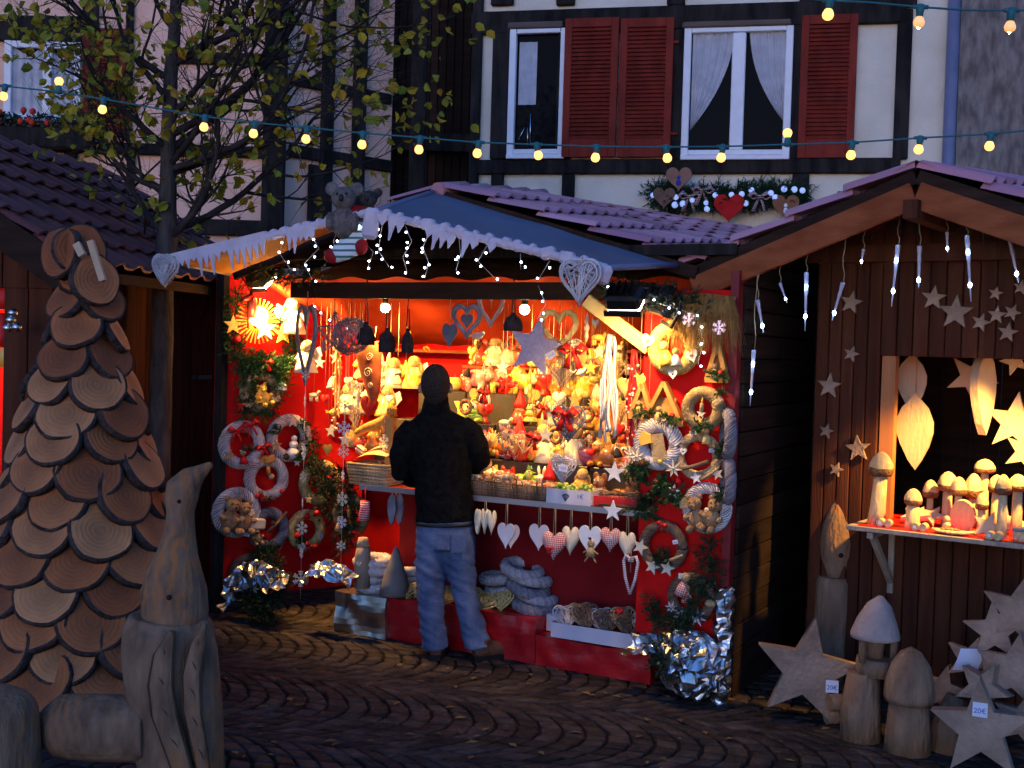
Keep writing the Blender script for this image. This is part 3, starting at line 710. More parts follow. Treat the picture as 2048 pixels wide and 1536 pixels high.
# ---------------------------------------------------------------- stall lamps
def lamp(loc, target, power, col, kind='SPOT', size=1.6, blend=.6, rad=.04):
    l = bpy.data.lights.new('lamp', kind); l.energy = power; l.color = col; l.shadow_soft_size = rad
    if kind == 'SPOT': l.spot_size = size; l.spot_blend = blend
    o = bpy.data.objects.new('lamp', l); C.objects.link(o); o.location = loc
    o.rotation_euler = (V(target) - V(loc)).to_track_quat('-Z', 'Y').to_euler(); return o
WARM = (1.0, .56, .15)
def floodlight(name, label, px, py, u, tgt, Mrot=None):
    t, z = bhit(px, py, u); loc = bw(t, u, z); dirv = (V(tgt) - loc).normalized()
    x = dirv.cross(UP).normalized(); zz = x.cross(dirv)
    fl = thing('floodlight', label, 'floodlight', basis(loc, x, dirv, zz))
    m = MB(); m.box((0, -.05, 0), (.19, .09, .15), None, .02)
    for i in range(5): m.box((-.07 + .035 * i, -.105, 0), (.008, .03, .12))
    m.box((0, .003, .072), (.2, .03, .012)); m.box((0, .003, -.072), (.2, .03, .012)); obj('housing', m, K['black'], fl)
    m = MB(); m.tube([(-.11, -.04, 0), (-.11, -.04, .13), (.11, -.04, .13), (.11, -.04, 0)], .008, 6); obj('bracket', m, K['black'], fl)
    m = MB(); m.box((0, .0, 0), (.17, .006, .12)); obj('lens', m, glow('halogen', (1, .75, .4), 30), fl)
    return loc + dirv * .03, dirv
pA, dA_ = floodlight('floodlight', 'black floodlight under the left end of the awning', 530, 566, .12, bw(.55, .75, 1.55))
pB, dB_ = floodlight('floodlight', 'black floodlight on the red panel at the right of the stall', 1252, 612, -.40, bw(3.1, .0, 1.5))
lamp(pA, bw(.75, .8, 1.25), 150, WARM, size=1.95, blend=.8)
lamp(pB, bw(3.12, .0, 1.45), 21, WARM, size=2.3, blend=.5)
# unseen bulbs and spots added behind the lintel to light the goods
for i, x in enumerate((1.25, 2.25)):
    wl_ = thing('work_lamp', ('glowing bulb behind the lintel near the left end of the display', 'glowing bulb behind the lintel above the middle of the display')[i], 'lamp', BMX @ T(x, .16, 2.12))
    m = MB(); m.ball((0, 0, -.03), .03, 10, 8); obj('bulb', m, glow('hot_bulb', (1, .7, .35), 40), wl_)
    m = MB(); m.lathe([(.012, -.005), (.02, 0), (.02, .05), (.008, .06)], 10); obj('socket', m, K['black'], wl_)
    lamp(bw(x, .14, 2.07), bw(x + .1, 1.0, 1.15), 66, WARM, 'SPOT', 2.25, .8, .05)
# spill onto the right panel and goods
# bulbs inside the right and left stalls; an unseen spot added outside the right one
ip = rp(1.48, .06, 1.70); wl_ = thing('work_lamp', 'glowing bulb hanging inside the right stall behind the wooden wall', 'lamp', T(*ip))
m = MB(); m.ball((0, 0, 0), .035, 10, 8); obj('bulb', m, glow('hot_bulb2', (1, .7, .3), 40), wl_)
m = MB(); m.lathe([(.012, .03), (.02, .035), (.02, .09), (.004, .10), (.004, .4)], 10); obj('socket', m, K['black'], wl_)
lamp(rp(1.30, -.34, 1.95), rp(.80, .10, 1.12), 130, (1, .56, .11), 'SPOT', 1.25, .5, .05)  # unseen spot added in front of the opening to brighten the carvings
il = Lf + Ldn * .6 - Le * .9 + UP * 1.95; wl_ = thing('work_lamp', 'glowing bulb inside the left stall near the picture edge', 'lamp', T(*il))
m = MB(); m.ball((0, 0, 0), .035, 10, 8); obj('bulb', m, glow('hot_bulb3', (1, .7, .3), 40), wl_)
m = MB(); m.lathe([(.012, .03), (.02, .035), (.02, .09), (.004, .10)], 10); obj('socket', m, K['black'], wl_)
lamp(il - UP * .05, il - UP, 18, (1, .62, .25), 'POINT', rad=.05)
# ---------------------------------------------------------------- leafy tree
def make_tree():
    r = random.Random(21); YT = 7.75
    base = G(312, 1212); 
    trk = [P(312, 1206, YT), P(318, 900, YT), P(326, 600, YT), P(333, 480, YT), P(336, 330, YT), P(342, 150, YT), P(352, 0, YT), P(362, -220, YT), P(366, -420, YT)]
    trk[0].z = 0
    root = thing('leafy_tree', 'slim street tree with sparse yellow-green autumn leaves left of the middle stall', 'tree', T(*trk[0]))
    o = trk[0]; loc = lambda p: p - o
    mt = MB(); rad = [.10, .074, .068, .066, .050, .044, .036, .026, .012]
    dense = []; dr_ = []
    for i in range(len(trk) - 1):
        for k in range(4):
            t = k / 4; q = trk[i].lerp(trk[i + 1], t); q = q + V((noise.noise((q.z * 3, 0, 1)), noise.noise((q.z * 3, 5, 1)), 0)) * .012; dense.append(loc(q)); dr_.append(rad[i] * (1 - t) + rad[i + 1] * t)
    mt.tube(dense, dr_, 10); obj('trunk', mt, mat('bark', (.035, .028, .026), (.085, .07, .062), 14, .9, .9, 40, stretch=(1, 1, .35)), root)
    mb = MB(); ml = MB(); tips = []
    def leaf(p, dirv, s):
        ax = dirv.normalized(); rv = V((r.random() - .5, r.random() - .5, r.random() - .5))
        y = ax.cross(rv); 
        if y.length < 1e-4: return
        y.normalize(); z = ax.cross(y); M = basis(p, ax, y, z); w = s * .38; f = s * .12
        ml.add([(0, 0, 0), (s * .22, w * .78, f), (s * .6, w, f * 1.3), (s, 0, -f * .8), (s * .6, -w, f * 1.3), (s * .22, -w * .78, f), (s * .5, 0, 0)], [(0, 6, 1), (1, 6, 2), (2, 6, 3), (3, 6, 4), (4, 6, 5), (5, 6, 0)], False, M)
    def branch(p, d, L, rd, depth):
        n = max(3, int(L / .09)); pts = [p]; q = p.copy(); dd = d.normalized()
        for i in range(n):
            dd = (dd + V((r.random() - .5, r.random() - .5, r.random() - .45)) * .33 + V((0, 0, .05 if depth < 2 else .015))).normalized()
            q = q + dd * (L / n); pts.append(q.copy())
        rs = [rd * (1 - .75 * i / n) for i in range(n + 1)]
        mb.tube(pts, rs, 6 if depth < 2 else 4, cap=False)
        if depth >= 3:
            for i, pt in enumerate(pts[1:]):
                if r.random() < .14:
                    for _ in range(1 + int(r.random() * 2.2)):
                        leaf(pt, (dd + V((r.random() - .5, r.random() - .5, r.random() - .9)) * 1.6), (.038 + r.random() * .048))
            return
        kids = {0: 7, 1: 6, 2: 5}[depth]
        for k in range(kids):
            f = .25 + .75 * (k + r.random() * .8) / kids; i = min(n, max(1, int(f * n)))
            a = V((r.random() - .5, (r.random() - .5), r.random() - .42)).normalized()
            nd = (pts[i] - pts[i - 1]).normalized() * .75 + a * .95
            branch(pts[i], nd, L * (.45 + r.random() * .25), rs[i] * .6, depth + 1)
    limbs = [(335, 478, (560, 300), .034), (334, 480, (470, 330), .03), (333, 470, (185, 300), .034), (336, 400, (150, 210), .026), (338, 330, (620, 120), .03), (338, 300, (110, 110), .03),
             (340, 240, (520, -40), .03), (338, 300, (860, 90), .034), (337, 340, (840, 260), .03), (345, 120, (760, -40), .03), (341, 210, (200, -60), .028), (345, 130, (660, -60), .028), (348, 60, (150, -150), .026), (350, 20, (470, -200), .026), (334, 460, (740, 300), .034), (336, 380, (60, 330), .026), (339, 270, (820, 150), .034), (337, 350, (700, 250), .026), (343, 160, (30, -20), .03), (345, 110, (800, 40), .03)]
    for i, (px, py, tg, rd) in enumerate(limbs):
        a = P(px, py, YT); b = P(tg[0], tg[1], YT + (r.random() - .5) * 1.6); branch(loc(a), b - a, (b - a).length * 1.05, rd * .8, 0)
    obj('branches', mb, K['bark'] if 'bark' in K else mat('bark_twig', (.022, .017, .017), (.05, .04, .038), 14, .9), root)
    lf = ramp_mat('autumn_leaf', [(.44, .33, .02), (.24, .28, .03), (.5, .32, .02), (.16, .22, .03), (.36, .34, .03), (.46, .22, .02), (.22, .27, .04), (.52, .40, .03)], .7, tl=.3)
    obj('crown', ml, lf, root)
    return len(ml.f)
make_tree()

# ---------------------------------------------------------------- festoon bulbs
BULB = glow('bulb_glow', (1.0, .43, .10), 1.15); BULB2 = mat('bulb_glass', (.9, .6, .3), None, 4, .1, emit=(1, .45, .12), estr=.35)
BULB2.cycles.emission_sampling = 'NONE'
FIL = glow('filament', (1, .75, .35), 40)
def festoon(name, label, bulbs, wire, Y0, Y1, dim=()):
    yy = lambda px: Y0 + (Y1 - Y0) * px / 2048
    root = thing(name, label, 'string lights', None, 'festoon bulb strings')
    m = MB(); pts = []
    for i in range(len(wire) - 1):
        for k in range(6):
            t = k / 6; pts.append(P(wire[i][0] + (wire[i + 1][0] - wire[i][0]) * t, wire[i][1] + (wire[i + 1][1] - wire[i][1]) * t, yy(wire[i][0] + (wire[i + 1][0] - wire[i][0]) * t)))
    pts.append(P(*wire[-1], yy(wire[-1][0]))); m.tube(pts, .0042, 6); obj('wire', m, K['teal_wire'], root)
    def wy(px):
        for i in range(len(wire) - 1):
            if wire[i][0] <= px <= wire[i + 1][0]:
                t = (px - wire[i][0]) / (wire[i + 1][0] - wire[i][0]); return wire[i][1] + (wire[i + 1][1] - wire[i][1]) * t
        return wire[-1][1]
    for px, py in bulbs:
        Yb = yy(px); c = P(px, py, Yb); a = P(px + (3 if py > wy(px) else 0), wy(px), Yb); d = (c - a); L = d.length
        if L < .03: d = V((.2, 0, -1)); L = .05; 
        d.normalize(); c = a + d * max(L, .052)
        x = d.orthogonal().normalized(); Mx = basis(a, x, d.cross(x), d); Lc = max(L, .052)
        m = MB(); m.lathe([(.006, -.012), (.0165, -.008), (.0165, .018), (.014, .022), (.0135, Lc - .018), (.006, Lc - .016)], 10, Mx); m.tube([a - V((.03, 0, 0)), a + V((.03, 0, 0))], .008, 6)
        s = obj('socket', m, K['teal_wire'], root)
        m = MB(); prof = [(.011, -.020), (.016, -.014), (.0215, -.002), (.0225, .006), (.019, .017), (.010, .024), (.001, .0255)]
        m.lathe(prof, 12, basis(c, x, d.cross(x), d)); b = obj('bulb', m, BULB2 if (px, py) in dim else BULB, root)
        if (px, py) in dim:
            m = MB(); m.ball(tuple(c + d * .0), .0235, 6, 5) if 0 else m.tube([c - x * .008 + d * .024, c + d * .029, c + x * .008 + d * .024], .002, 5); obj('filament', m, FIL, b)
festoon('festoon_lights', 'long string of warm round bulbs on teal cable crossing in front of tree and houses',
        [(8, 187), (118, 168), (205, 218), (408, 253), (507, 266), (612, 277), (724, 288), (838, 298), (955, 303), (1070, 295), (1191, 314), (1328, 301), (1443, 311), (1575, 276), (1702, 309), (1838, 294), (1979, 291)],
        [(-60, 162), (8, 172), (118, 184), (205, 198), (408, 233), (507, 245), (612, 255), (724, 266), (838, 275), (955, 285), (1075, 289), (1191, 293), (1328, 294), (1443, 293), (1575, 289), (1702, 285), (1838, 276), (1979, 268), (2110, 256)], 6.4, 5.7)
festoon('festoon_lights', 'short string of warm bulbs on teal cable in the top right corner',
        [(1657, 22), (1838, 43), (2020, 52)], [(1560, -6), (1657, 1), (1740, 5), (1838, 14), (1930, 20), (2020, 21), (2120, 20)], 4.9, 4.7, ((1838, 43), (2020, 52)))

# ---------------------------------------------------------------- fir tree made of wood slices (left foreground)
def slice_mat():
    m = bpy.data.materials.new('slice_face'); m.use_nodes = True; nt = m.node_tree; N = nt.nodes; L = nt.links; b = N['Principled BSDF']; b.inputs['Roughness'].default_value = .85
    tc = N.new('ShaderNodeTexCoord'); wv = N.new('ShaderNodeTexWave'); wv.wave_type = 'RINGS'; wv.rings_direction = 'Y'; wv.inputs['Scale'].default_value = 14; wv.inputs['Distortion'].default_value = 4; wv.inputs['Detail'].default_value = 3; wv.inputs['Detail Scale'].default_value = 1.5
    L.new(tc.outputs['Object'], wv.inputs['Vector'])
    nz = N.new('ShaderNodeTexNoise'); nz.inputs['Scale'].default_value = 7; L.new(tc.outputs['Object'], nz.inputs['Vector'])
    oi = N.new('ShaderNodeObjectInfo')
    cr = N.new('ShaderNodeValToRGB'); e = cr.color_ramp.elements; e[0].position = 0; e[0].color = (.22, .058, .014, 1); e[1].position = 1; e[1].color = (.46, .19, .07, 1); e.new(.5).color = (.36, .11, .03, 1)
    L.new(oi.outputs['Random'], cr.inputs['Fac'])
    ln = N.new('ShaderNodeVectorMath'); ln.operation = 'LENGTH'; L.new(tc.outputs['Object'], ln.inputs[0])
    mr = N.new('ShaderNodeMapRange'); mr.inputs['From Min'].default_value = .02; mr.inputs['From Max'].default_value = .15; mr.inputs['To Min'].default_value = .62; mr.inputs['To Max'].default_value = 1.2; L.new(ln.outputs['Value'], mr.inputs['Value'])
    m2 = N.new('ShaderNodeMapRange'); m2.inputs['To Min'].default_value = .93; m2.inputs['To Max'].default_value = 1.05; L.new(wv.outputs['Fac'], m2.inputs['Value'])
    m3 = N.new('ShaderNodeMapRange'); m3.inputs['To Min'].default_value = .45; m3.inputs['To Max'].default_value = 1.5; L.new(nz.outputs['Fac'], m3.inputs['Value'])
    a = N.new('ShaderNodeMath'); a.operation = 'MULTIPLY'; L.new(mr.outputs['Result'], a.inputs[0]); L.new(m2.outputs['Result'], a.inputs[1])
    a2 = N.new('ShaderNodeMath'); a2.operation = 'MULTIPLY'; L.new(a.outputs[0], a2.inputs[0]); L.new(m3.outputs['Result'], a2.inputs[1])
    sc = N.new('ShaderNodeVectorMath'); sc.operation = 'SCALE'; L.new(cr.outputs['Color'], sc.inputs[0]); L.new(a2.outputs[0], sc.inputs['Scale']); L.new(sc.outputs['Vector'], b.inputs['Base Color'])
    bp = N.new('ShaderNodeBump'); bp.inputs['Strength'].default_value = .25; bp.inputs['Distance'].default_value = .01; L.new(wv.outputs['Fac'], bp.inputs['Height']); L.new(bp.outputs['Normal'], b.inputs['Normal'])
    return m
SLICE = slice_mat(); BARK = mat('slice_bark', (.03, .022, .02), (.075, .055, .048), 20, .95, 1, 60)
def slice_mesh(r, rad, th):
    mb = MB(); n = 26; sh = [1 + .05 * noise.noise((math.cos(2 * math.pi * k / n) * 1.6, math.sin(2 * math.pi * k / n) * 1.6, r.random() * 0 + rad * 77 + th * 900)) * 2 for k in range(n)]
    rk = th * .28
    def ring(f, y): return [(rad * sh[k] * f * math.cos(2 * math.pi * k / n), y, rad * sh[k] * f * math.sin(2 * math.pi * k / n)) for k in range(n)]
    vs = ring(1 - rk / rad, -th / 2) + ring(1, -th / 2 + th * .06) + ring(1.02, 0) + ring(1, th / 2)
    fs = []
    mb.cur = 1
    mb.add(vs, [(b * n + k, b * n + (k + 1) % n, (b + 1) * n + (k + 1) % n, (b + 1) * n + k) for b in range(3) for k in range(n)], True)
    mb.cur = 0; mb.f.append(list(range(n))[::-1]); mb.m.append(0); mb.sm.append(False); mb.f.append([3 * n + k for k in range(n)]); mb.m.append(0); mb.sm.append(False)
    me = mb.mesh('wood_slice'); me.materials.append(SLICE); me.materials.append(BARK); return me
def wood_fir():
    r = random.Random(11); c = P(158, 1392, 6.15); base = V((c.x, c.y, 0)); Ht = 2.33
    root = thing('wood_slice_tree', 'cone-shaped fir sculpture shingled with round bark-edged wood slices at the left', 'sculpture', T(*base))
    m = MB(); m.lathe([(.40, .16), (.44, .25), (.06, Ht - .12), (.01, Ht - .1)], 20); obj('core', m, K['timber'], root)
    m = MB(); m.lathe([(.26, 0), (.24, .1), (.25, .24)], 16); obj('stump', m, K['timber'], root)
    meshes = [slice_mesh(r, .126 + .05 * k / 6, (.036 + .0018 * k)) for k in range(7)]
    rows = 15; cnt = 0
    for i in range(rows):
        f = i / (rows - 1); z = .22 + f * (Ht - .38); R_ = .50 * (1 - f) ** .9 + .055
        rad = .176 - .05 * f; n = max(4, round(2 * math.pi * R_ / (rad * 1.72)))
        ph = (i % 2) * .5 + r.random() * .12
        for k in range(n):
            a = 2 * math.pi * (k + ph) / n + (r.random() - .5) * .12
            if math.sin(a) > .5 and i < rows - 1: continue
            R2_ = R_ + (k % 2) * .022 + (r.random() - .5) * .014
            me = meshes[min(6, max(0, int((rad - .126) / .05 * 6 + r.random() * 2 - .5)))]
            M = T(math.cos(a) * R2_, math.sin(a) * R2_, z + (r.random() - .5) * .03) @ RZ(a + R(90)) @ RX(R(-25 - 6 * r.random())) @ RZ((r.random() - .5) * .16) @ RY(r.random() * 6.28)
            o = bpy.data.objects.new('wood_slice', me); C.objects.link(o); o.parent = root; o.matrix_basis = M; cnt += 1
    for (px, py, tilt, a) in ((160, 500, 8, -60), (122, 505, 30, -120), (190, 560, -20, -40)):
        q = P(px, py, 5.98) - base; o = bpy.data.objects.new('wood_slice', meshes[1]); C.objects.link(o); o.parent = root; o.matrix_basis = T(*q) @ RZ(R(a + 90)) @ RX(R(-8)) @ RY(R(tilt))
    pg = K['pale_wood']
    m = MB(); a, b = P(181, 482, 5.86) - base, P(206, 562, 5.84) - base; m.beam(a, b, .03, .03, (0, 1, 0))
    obj('peg', m, pg, root); m = MB(); a, b = P(154, 488, 5.88) - base, P(166, 512, 5.86) - base; m.beam(a, b, .035, .03, (0, 1, 0)); obj('peg', m, pg, root)
    return cnt
NSL = wood_fir()

# ---------------------------------------------------------------- carved goose (left foreground)
GW = mat('weathered_wood', (.11, .065, .042), (.26, .155, .095), 7, .85, .55, 22, stretch=(2.5, 2.5, .8), lo=.3, hi=.7)
def add_grain(m, c=(.36, .14, .045), sc=6):
    nt = m.node_tree; N = nt.nodes; L = nt.links; b = N['Principled BSDF']; old = b.inputs['Base Color'].links[0].from_socket
    tc = N.new('ShaderNodeTexCoord'); wv = N.new('ShaderNodeTexWave'); wv.inputs['Scale'].default_value = sc; wv.inputs['Distortion'].default_value = 14; wv.inputs['Detail'].default_value = 3; wv.bands_direction = 'X'
    nz = N.new('ShaderNodeTexNoise'); nz.inputs['Scale'].default_value = 2.3; L.new(tc.outputs['Object'], nz.inputs['Vector']); L.new(tc.outputs['Object'], wv.inputs['Vector'])
    mr = N.new('ShaderNodeMapRange'); mr.inputs['From Min'].default_value = .42; mr.inputs['From Max'].default_value = .62; L.new(nz.outputs['Fac'], mr.inputs['Value'])
    mu = N.new('ShaderNodeMath'); mu.operation = 'MULTIPLY'; L.new(mr.outputs['Result'], mu.inputs[0]); L.new(wv.outputs['Fac'], mu.inputs[1])
    mx = N.new('ShaderNodeMixRGB'); mx.inputs['Color2'].default_value = c + (1,); L.new(mu.outputs[0], mx.inputs['Fac']); L.new(old, mx.inputs['Color1']); L.new(mx.outputs['Color'], b.inputs['Base Color'])
add_grain(GW)
GROOVE = mat('groove_brown', (.045, .026, .017), (.08, .05, .03), 9, .9)
def goose():
    Yg = 4.72; k = Yg / F
    c = P(345, 1530, Yg); base = V((c.x, c.y, 0)); root = thing('carved_goose', 'weathered carved wooden goose with raised beak in the left foreground', 'sculpture', T(*base))
    q = lambda px, py, dy=0: P(px, py, Yg + dy) - base
    m = MB()
    neck = [(350, 1262, 62, .13), (350, 1225, 66, .14), (348, 1180, 65, .138), (350, 1145, 55, .12), (355, 1105, 40, .09), (360, 1060, 30, .066), (361, 1025, 27, .058), (362, 1000, 33, .062), (366, 978, 35, .06), (384, 955, 25, .042), (402, 943, 15, .026), (424, 927, 6, .012)]
    pts = [q(a, b) for a, b, _, _ in neck]; m.tube(pts, [(w * k, d) for _, _, w, d in neck], 20, side=(1, 0, .0))
    me = fuse(m, .006, 2); obj('neck', me, GW, root)
    m = MB(); body = [(340, 1232, 80, .15), (338, 1256, 90, .19), (338, 1300, 92, .21), (342, 1370, 88, .215), (352, 1440, 86, .21), (362, 1540, 76, .2), (366, 1640, 68, .19)]
    m.tube([q(a, b) for a, b, _, _ in body], [(w * k, d) for _, _, w, d in body], 24, side=(1, 0, 0))
    m.tube([q(275, 1300, -.05), q(285, 1360, -.06), q(302, 1480, -.05), q(318, 1620, -.03)], [(.035, .10), (.05, .13), (.05, .14), (.045, .14)], 14, side=(1, 0, 0))
    m.tube([q(412, 1240, -.05), q(414, 1300, -.08), q(418, 1420, -.08), q(424, 1620, -.06)], [(.02, .05), (.035, .10), (.045, .13), (.045, .14)], 14, side=(1, 0, 0))
    me = fuse(m, .011, 2); obj('body', me, GW, root)
    # folded wings carved in relief, each a curved raised blade with feather ribs
    for pts, ws in (((( 345, 1262), (328, 1310), (322, 1370), (330, 1430), (350, 1490), (372, 1560), (384, 1640)), (.012, .040, .050, .052, .046, .040, .03)), (((412, 1246), (396, 1290), (384, 1350), (386, 1420), (402, 1500), (418, 1600)), (.008, .03, .036, .036, .03, .022))):
        m = MB(); pp = [q(a, b, -.188 - .02 * math.sin(math.pi * i / (len(pts) - 1))) for i, (a, b) in enumerate(pts)]
        m.tube(pp, [(w, .026) for w in ws], 12, side=(1, 0, 0))
        w_ = obj('wing', fuse(m, .006, 2), GW, root)
        for sg in (-1, 1):
            g = MB(); g.tube([p + V((sg * w * .92, -.012, 0)) for p, w in zip(pp, ws)], [.002] + [.0042] * (len(pp) - 2) + [.002], 6); obj('feather_groove', g, GROOVE, w_)
        for i in range(5):
            t = .8 + i * (len(pts) - 2) / 5; a = int(t); f = t - a; p0 = pp[a].lerp(pp[min(a + 1, len(pp) - 1)], f); ww = ws[a]
            g = MB(); g.tube([p0 + V((-ww * .1, -.0255, .012)), p0 + V((ww * .25, -.0255, -.004)), p0 + V((ww * .5, -.022, -.026))], [.001, .0026, .001], 5); obj('feather_groove', g, GROOVE, w_)
    m = MB()
    m.tube([q(90, 1450, -.06), q(120, 1452, -.08), q(200, 1455, -.10), q(300, 1458, -.10)], [(.07, .06), (.125, .11), (.13, .12), (.13, .12)], 18, side=(0, 0, 1))
    obj('tail', fuse(m, .011, 4), GW, root)
    m = MB()
    m.ball(q(358, 1003, -.062), .008, 8, 6); obj('eye', m, K['timber'], root); m = MB(); m.ball(q(338, 1195, -.135), .011, 8, 6); obj('knot', m, K['timber'], root)
    m = MB(); m.box(tuple(q(352, 1660)), (.42, .46, .06), None, .01); 
    obj('base', m, GW, root)
goose()
m = MB(); c = P(20, 1530, 4.5); b = V((c.x, c.y, 0)); q = lambda px, py, dy=0: P(px, py, 4.5 + dy) - b
m.tube([q(-10, 1372), q(-8, 1392), q(-8, 1420), q(-6, 1500), q(-6, 1560), q(-6, 1660)], [(.05, .04), (.13, .10), (.155, .14), (.16, .15), (.155, .15), (.15, .15)], 22, side=(1, 0, 0))
single('carved_block', fuse(m, .011, 3), GW, 'rounded weathered wooden carving cut off by the lower left picture edge', 'sculpture', T(*b))
# ---------------------------------------------------------------- the customer
def person():
    Yp = 7.08; k = Yp / F; c = P(885, 1315, Yp); base = V((c.x, c.y, 0)); yaw = R(-8)
    root = thing('person', 'man seen from behind in black jacket and blue jeans standing at the stall', 'person', T(*base))
    q = lambda px, py, dy=0.0: P(px, py, Yp + dy) - base
    skin = mat('skin', (.42, .22, .15), (.48, .27, .19), 8, .6)
    # body: head, neck, arms and hands as one continuous surface
    m = MB()
    m.tube([q(872, 838, .02), q(872, 815, .015), q(871, 800, .01), q(871, 790, .0)], [(.062, .065), (.058, .06), (.06, .068), (.065, .08)], 16, side=(1, 0, 0))
    m.ball(q(871, 768, .005), (.084, .1, .116), 20, 14)
    m.ball(q(872, 788, -.01), (.062, .07, .07), 12, 10) if 0 else m.ball(q(872, 788, .035), (.06, .07, .07), 14, 10)
    m.ball(q(872, 783, .112), (.014, .02, .018), 8, 6)                      # nose
    for s in (-1, 1): m.ball(q(871 + s * 30.5, 776, .012), (.014, .024, .034), 8, 6); m.ball(q(871 + s * 11, 770, .085), (.016, .014, .012), 8, 6)
    m.ball(q(872, 797, .09), (.024, .012, .008), 8, 6)                     # mouth
    hands = {}
    for s, el, wr in ((-1, (797, 950, .02), (845, 962, .27)), (1, (972, 925, .05), (925, 950, .30))):
        e, w = q(*el), q(*wr); m.tube([e, e.lerp(w, .5), w], [.046, .04, .029], 12)
        d = (w - e).normalized(); side = d.cross(UP).normalized() * -s; up = side.cross(d) * (1 if side.cross(d).z > 0 else -1)
        pc = w + d * .05; m.tube([w, w + d * .03, w + d * .085], [(.026, .02), (.038, .017), (.04, .014)], 12, side=side)
        for i, L in enumerate((.068, .078, .072, .058)):
            o = w + d * .085 + side * (.03 - .02 * i)
            m.tube([o - d * .015, o + d * L * .45 - up * .006, o + d * L * .8 - up * .024, o + d * L * .88 - up * .042], [.0095, .009, .0082, .007], 8)
        o = w + d * .028 + side * .034; m.tube([o, o + side * .025 + d * .02, o + side * .03 + d * .055 - up * .012], [.012, .0105, .008], 8)
    obj('body', fuse(m, .0065, 3), skin, root)
    m = MB(); m.ball(q(871, 767, -.006), (.088, .103, .118), 24, 18); m.tube([q(871, 775, -.01), q(872, 806, -.004)], [(.082, .085), (.058, .064)], 18, side=(1, 0, 0))  # hair carried down the nape to stand in for shade on the neck
    vs = [(v, i) for i, v in enumerate(m.v)]
    hair = MB(); hz = q(871, 822).z; fy = q(871, 770, .065).y
    keep = []
    for f in m.f:
        cz = sum(m.v[i][2] for i in f) / len(f); cy = sum(m.v[i][1] for i in f) / len(f)
        if cz > hz and not (cy > fy and cz < q(871, 742).z) : keep.append(f)
    hair.v = m.v; hair.f = keep; hair.m = [0] * len(keep); hair.sm = [True] * len(keep)
    obj('hair', hair, mat('short_hair', (.02, .014, .012), (.055, .042, .036), 90, .9, .8, 160), root)
    # jacket
    m = MB()
    tor = [(872, 818, 24, .062, .02), (872, 828, 38, .075, .02), (873, 840, 56, .095, .02), (875, 858, 68, .115, .02), (878, 885, 67, .125, .02), (882, 920, 62, .128, .025), (886, 965, 58, .128, .03), (889, 1005, 59, .13, .03), (890, 1042, 60, .132, .03)]
    m.tube([q(a, b, e) for a, b, _, _, e in tor], [(w * k, d) for _, _, w, d, _ in tor], 24, side=(1, 0, 0))
    m.tube([q(828, 852, .02), q(810, 875, .0), q(800, 910, -.01), q(801, 945, .03), q(822, 958, .14), q(843, 962, .30)], [.068, .072, .064, .058, .052, .044], 14)
    m.tube([q(922, 850, .02), q(944, 868, .0), q(957, 895, -.005), q(962, 920, .04), q(945, 938, .16), q(927, 951, .33)], [.066, .072, .066, .06, .052, .044], 14)
    m.tube([q(872, 792, .010), q(872, 822, .02)], [(.070, .078), (.084, .088)], 18, side=(1, 0, 0))  # collar raised over the nape where the neck lies in shade
    me = fuse(m, .010, 4)
    for v in me.vertices:
        p = v.co; n_ = noise.noise((p.x * 9, p.y * 7, p.z * 13)) * .007 + noise.noise((p.x * 22, p.y * 18, p.z * 30)) * .0025; v.co += v.normal * n_
    jk = obj('jacket', me, mat('black_jacket', (.0045, .0045, .005), (.011, .010, .010), 30, .95, .5, 120, spec=.03), root)
    m = MB(); m.tube([q(890, 1043, .03), q(890, 1049, .03)], [(62 * k, .136), (61.5 * k, .135)], 24, side=(1, 0, 0)); obj('hem', m, K['black'], jk)
    # jeans
    m = MB()
    m.tube([q(890, 1030, .03), q(890, 1065, .03), q(889, 1095, .03)], [(56 * k, .115), (59 * k, .125), (58 * k, .12)], 22, side=(1, 0, 0))
    m.tube([q(864, 1075, .03), q(862, 1120, .03), q(861, 1190, .04), q(864, 1235, .03), q(868, 1275, .02), q(870, 1297, .02)], [(33 * k, .10), (33 * k, .098), (28 * k, .08), (26.5 * k, .075), (26 * k, .07), (27 * k, .075)], 18, side=(1, 0, 0))
    m.tube([q(918, 1075, .03), q(920, 1120, .03), q(929, 1185, .035), q(940, 1235, .025), q(952, 1275, .015), q(954, 1295, .01)], [(34 * k, .10), (32 * k, .095), (26 * k, .078), (25 * k, .075), (27 * k, .07), (27 * k, .075)], 18, side=(1, 0, 0))
    me = fuse(m, .0095, 3)
    for v in me.vertices:
        p = v.co; zl = p.z
        amp = .006 + (.007 if zl < .35 else 0) + (.007 if .40 < zl < .62 else 0) + (.004 if zl > .75 else 0)
        v.co += v.normal * (noise.noise((p.x * 7, p.y * 6, zl * 26 + p.x * 12)) * amp + noise.noise((p.x * 16, p.y * 14, zl * 40)) * .003)
    jm = mat('denim', (.045, .065, .14), (.15, .195, .31), 4, .85, .5, 150, stretch=(1.5, 1, .7), lo=.32, hi=.72)
    jn = obj('jeans', me, jm, root)
    m = MB()
    for px, py in ((918, 1088),):
        a = q(px, py, -.093); m.box((0, 0, 0), (.095, .006, .11), T(*a) @ RX(R(4)), .003)
    obj('back_pocket', m, jm, jn)
    bm_ = mat('boot_leather', (.07, .03, .017), (.13, .055, .03), 12, .5, .4, 50); sole = mat('boot_sole', (.012, .011, .011), None, 4, .7)
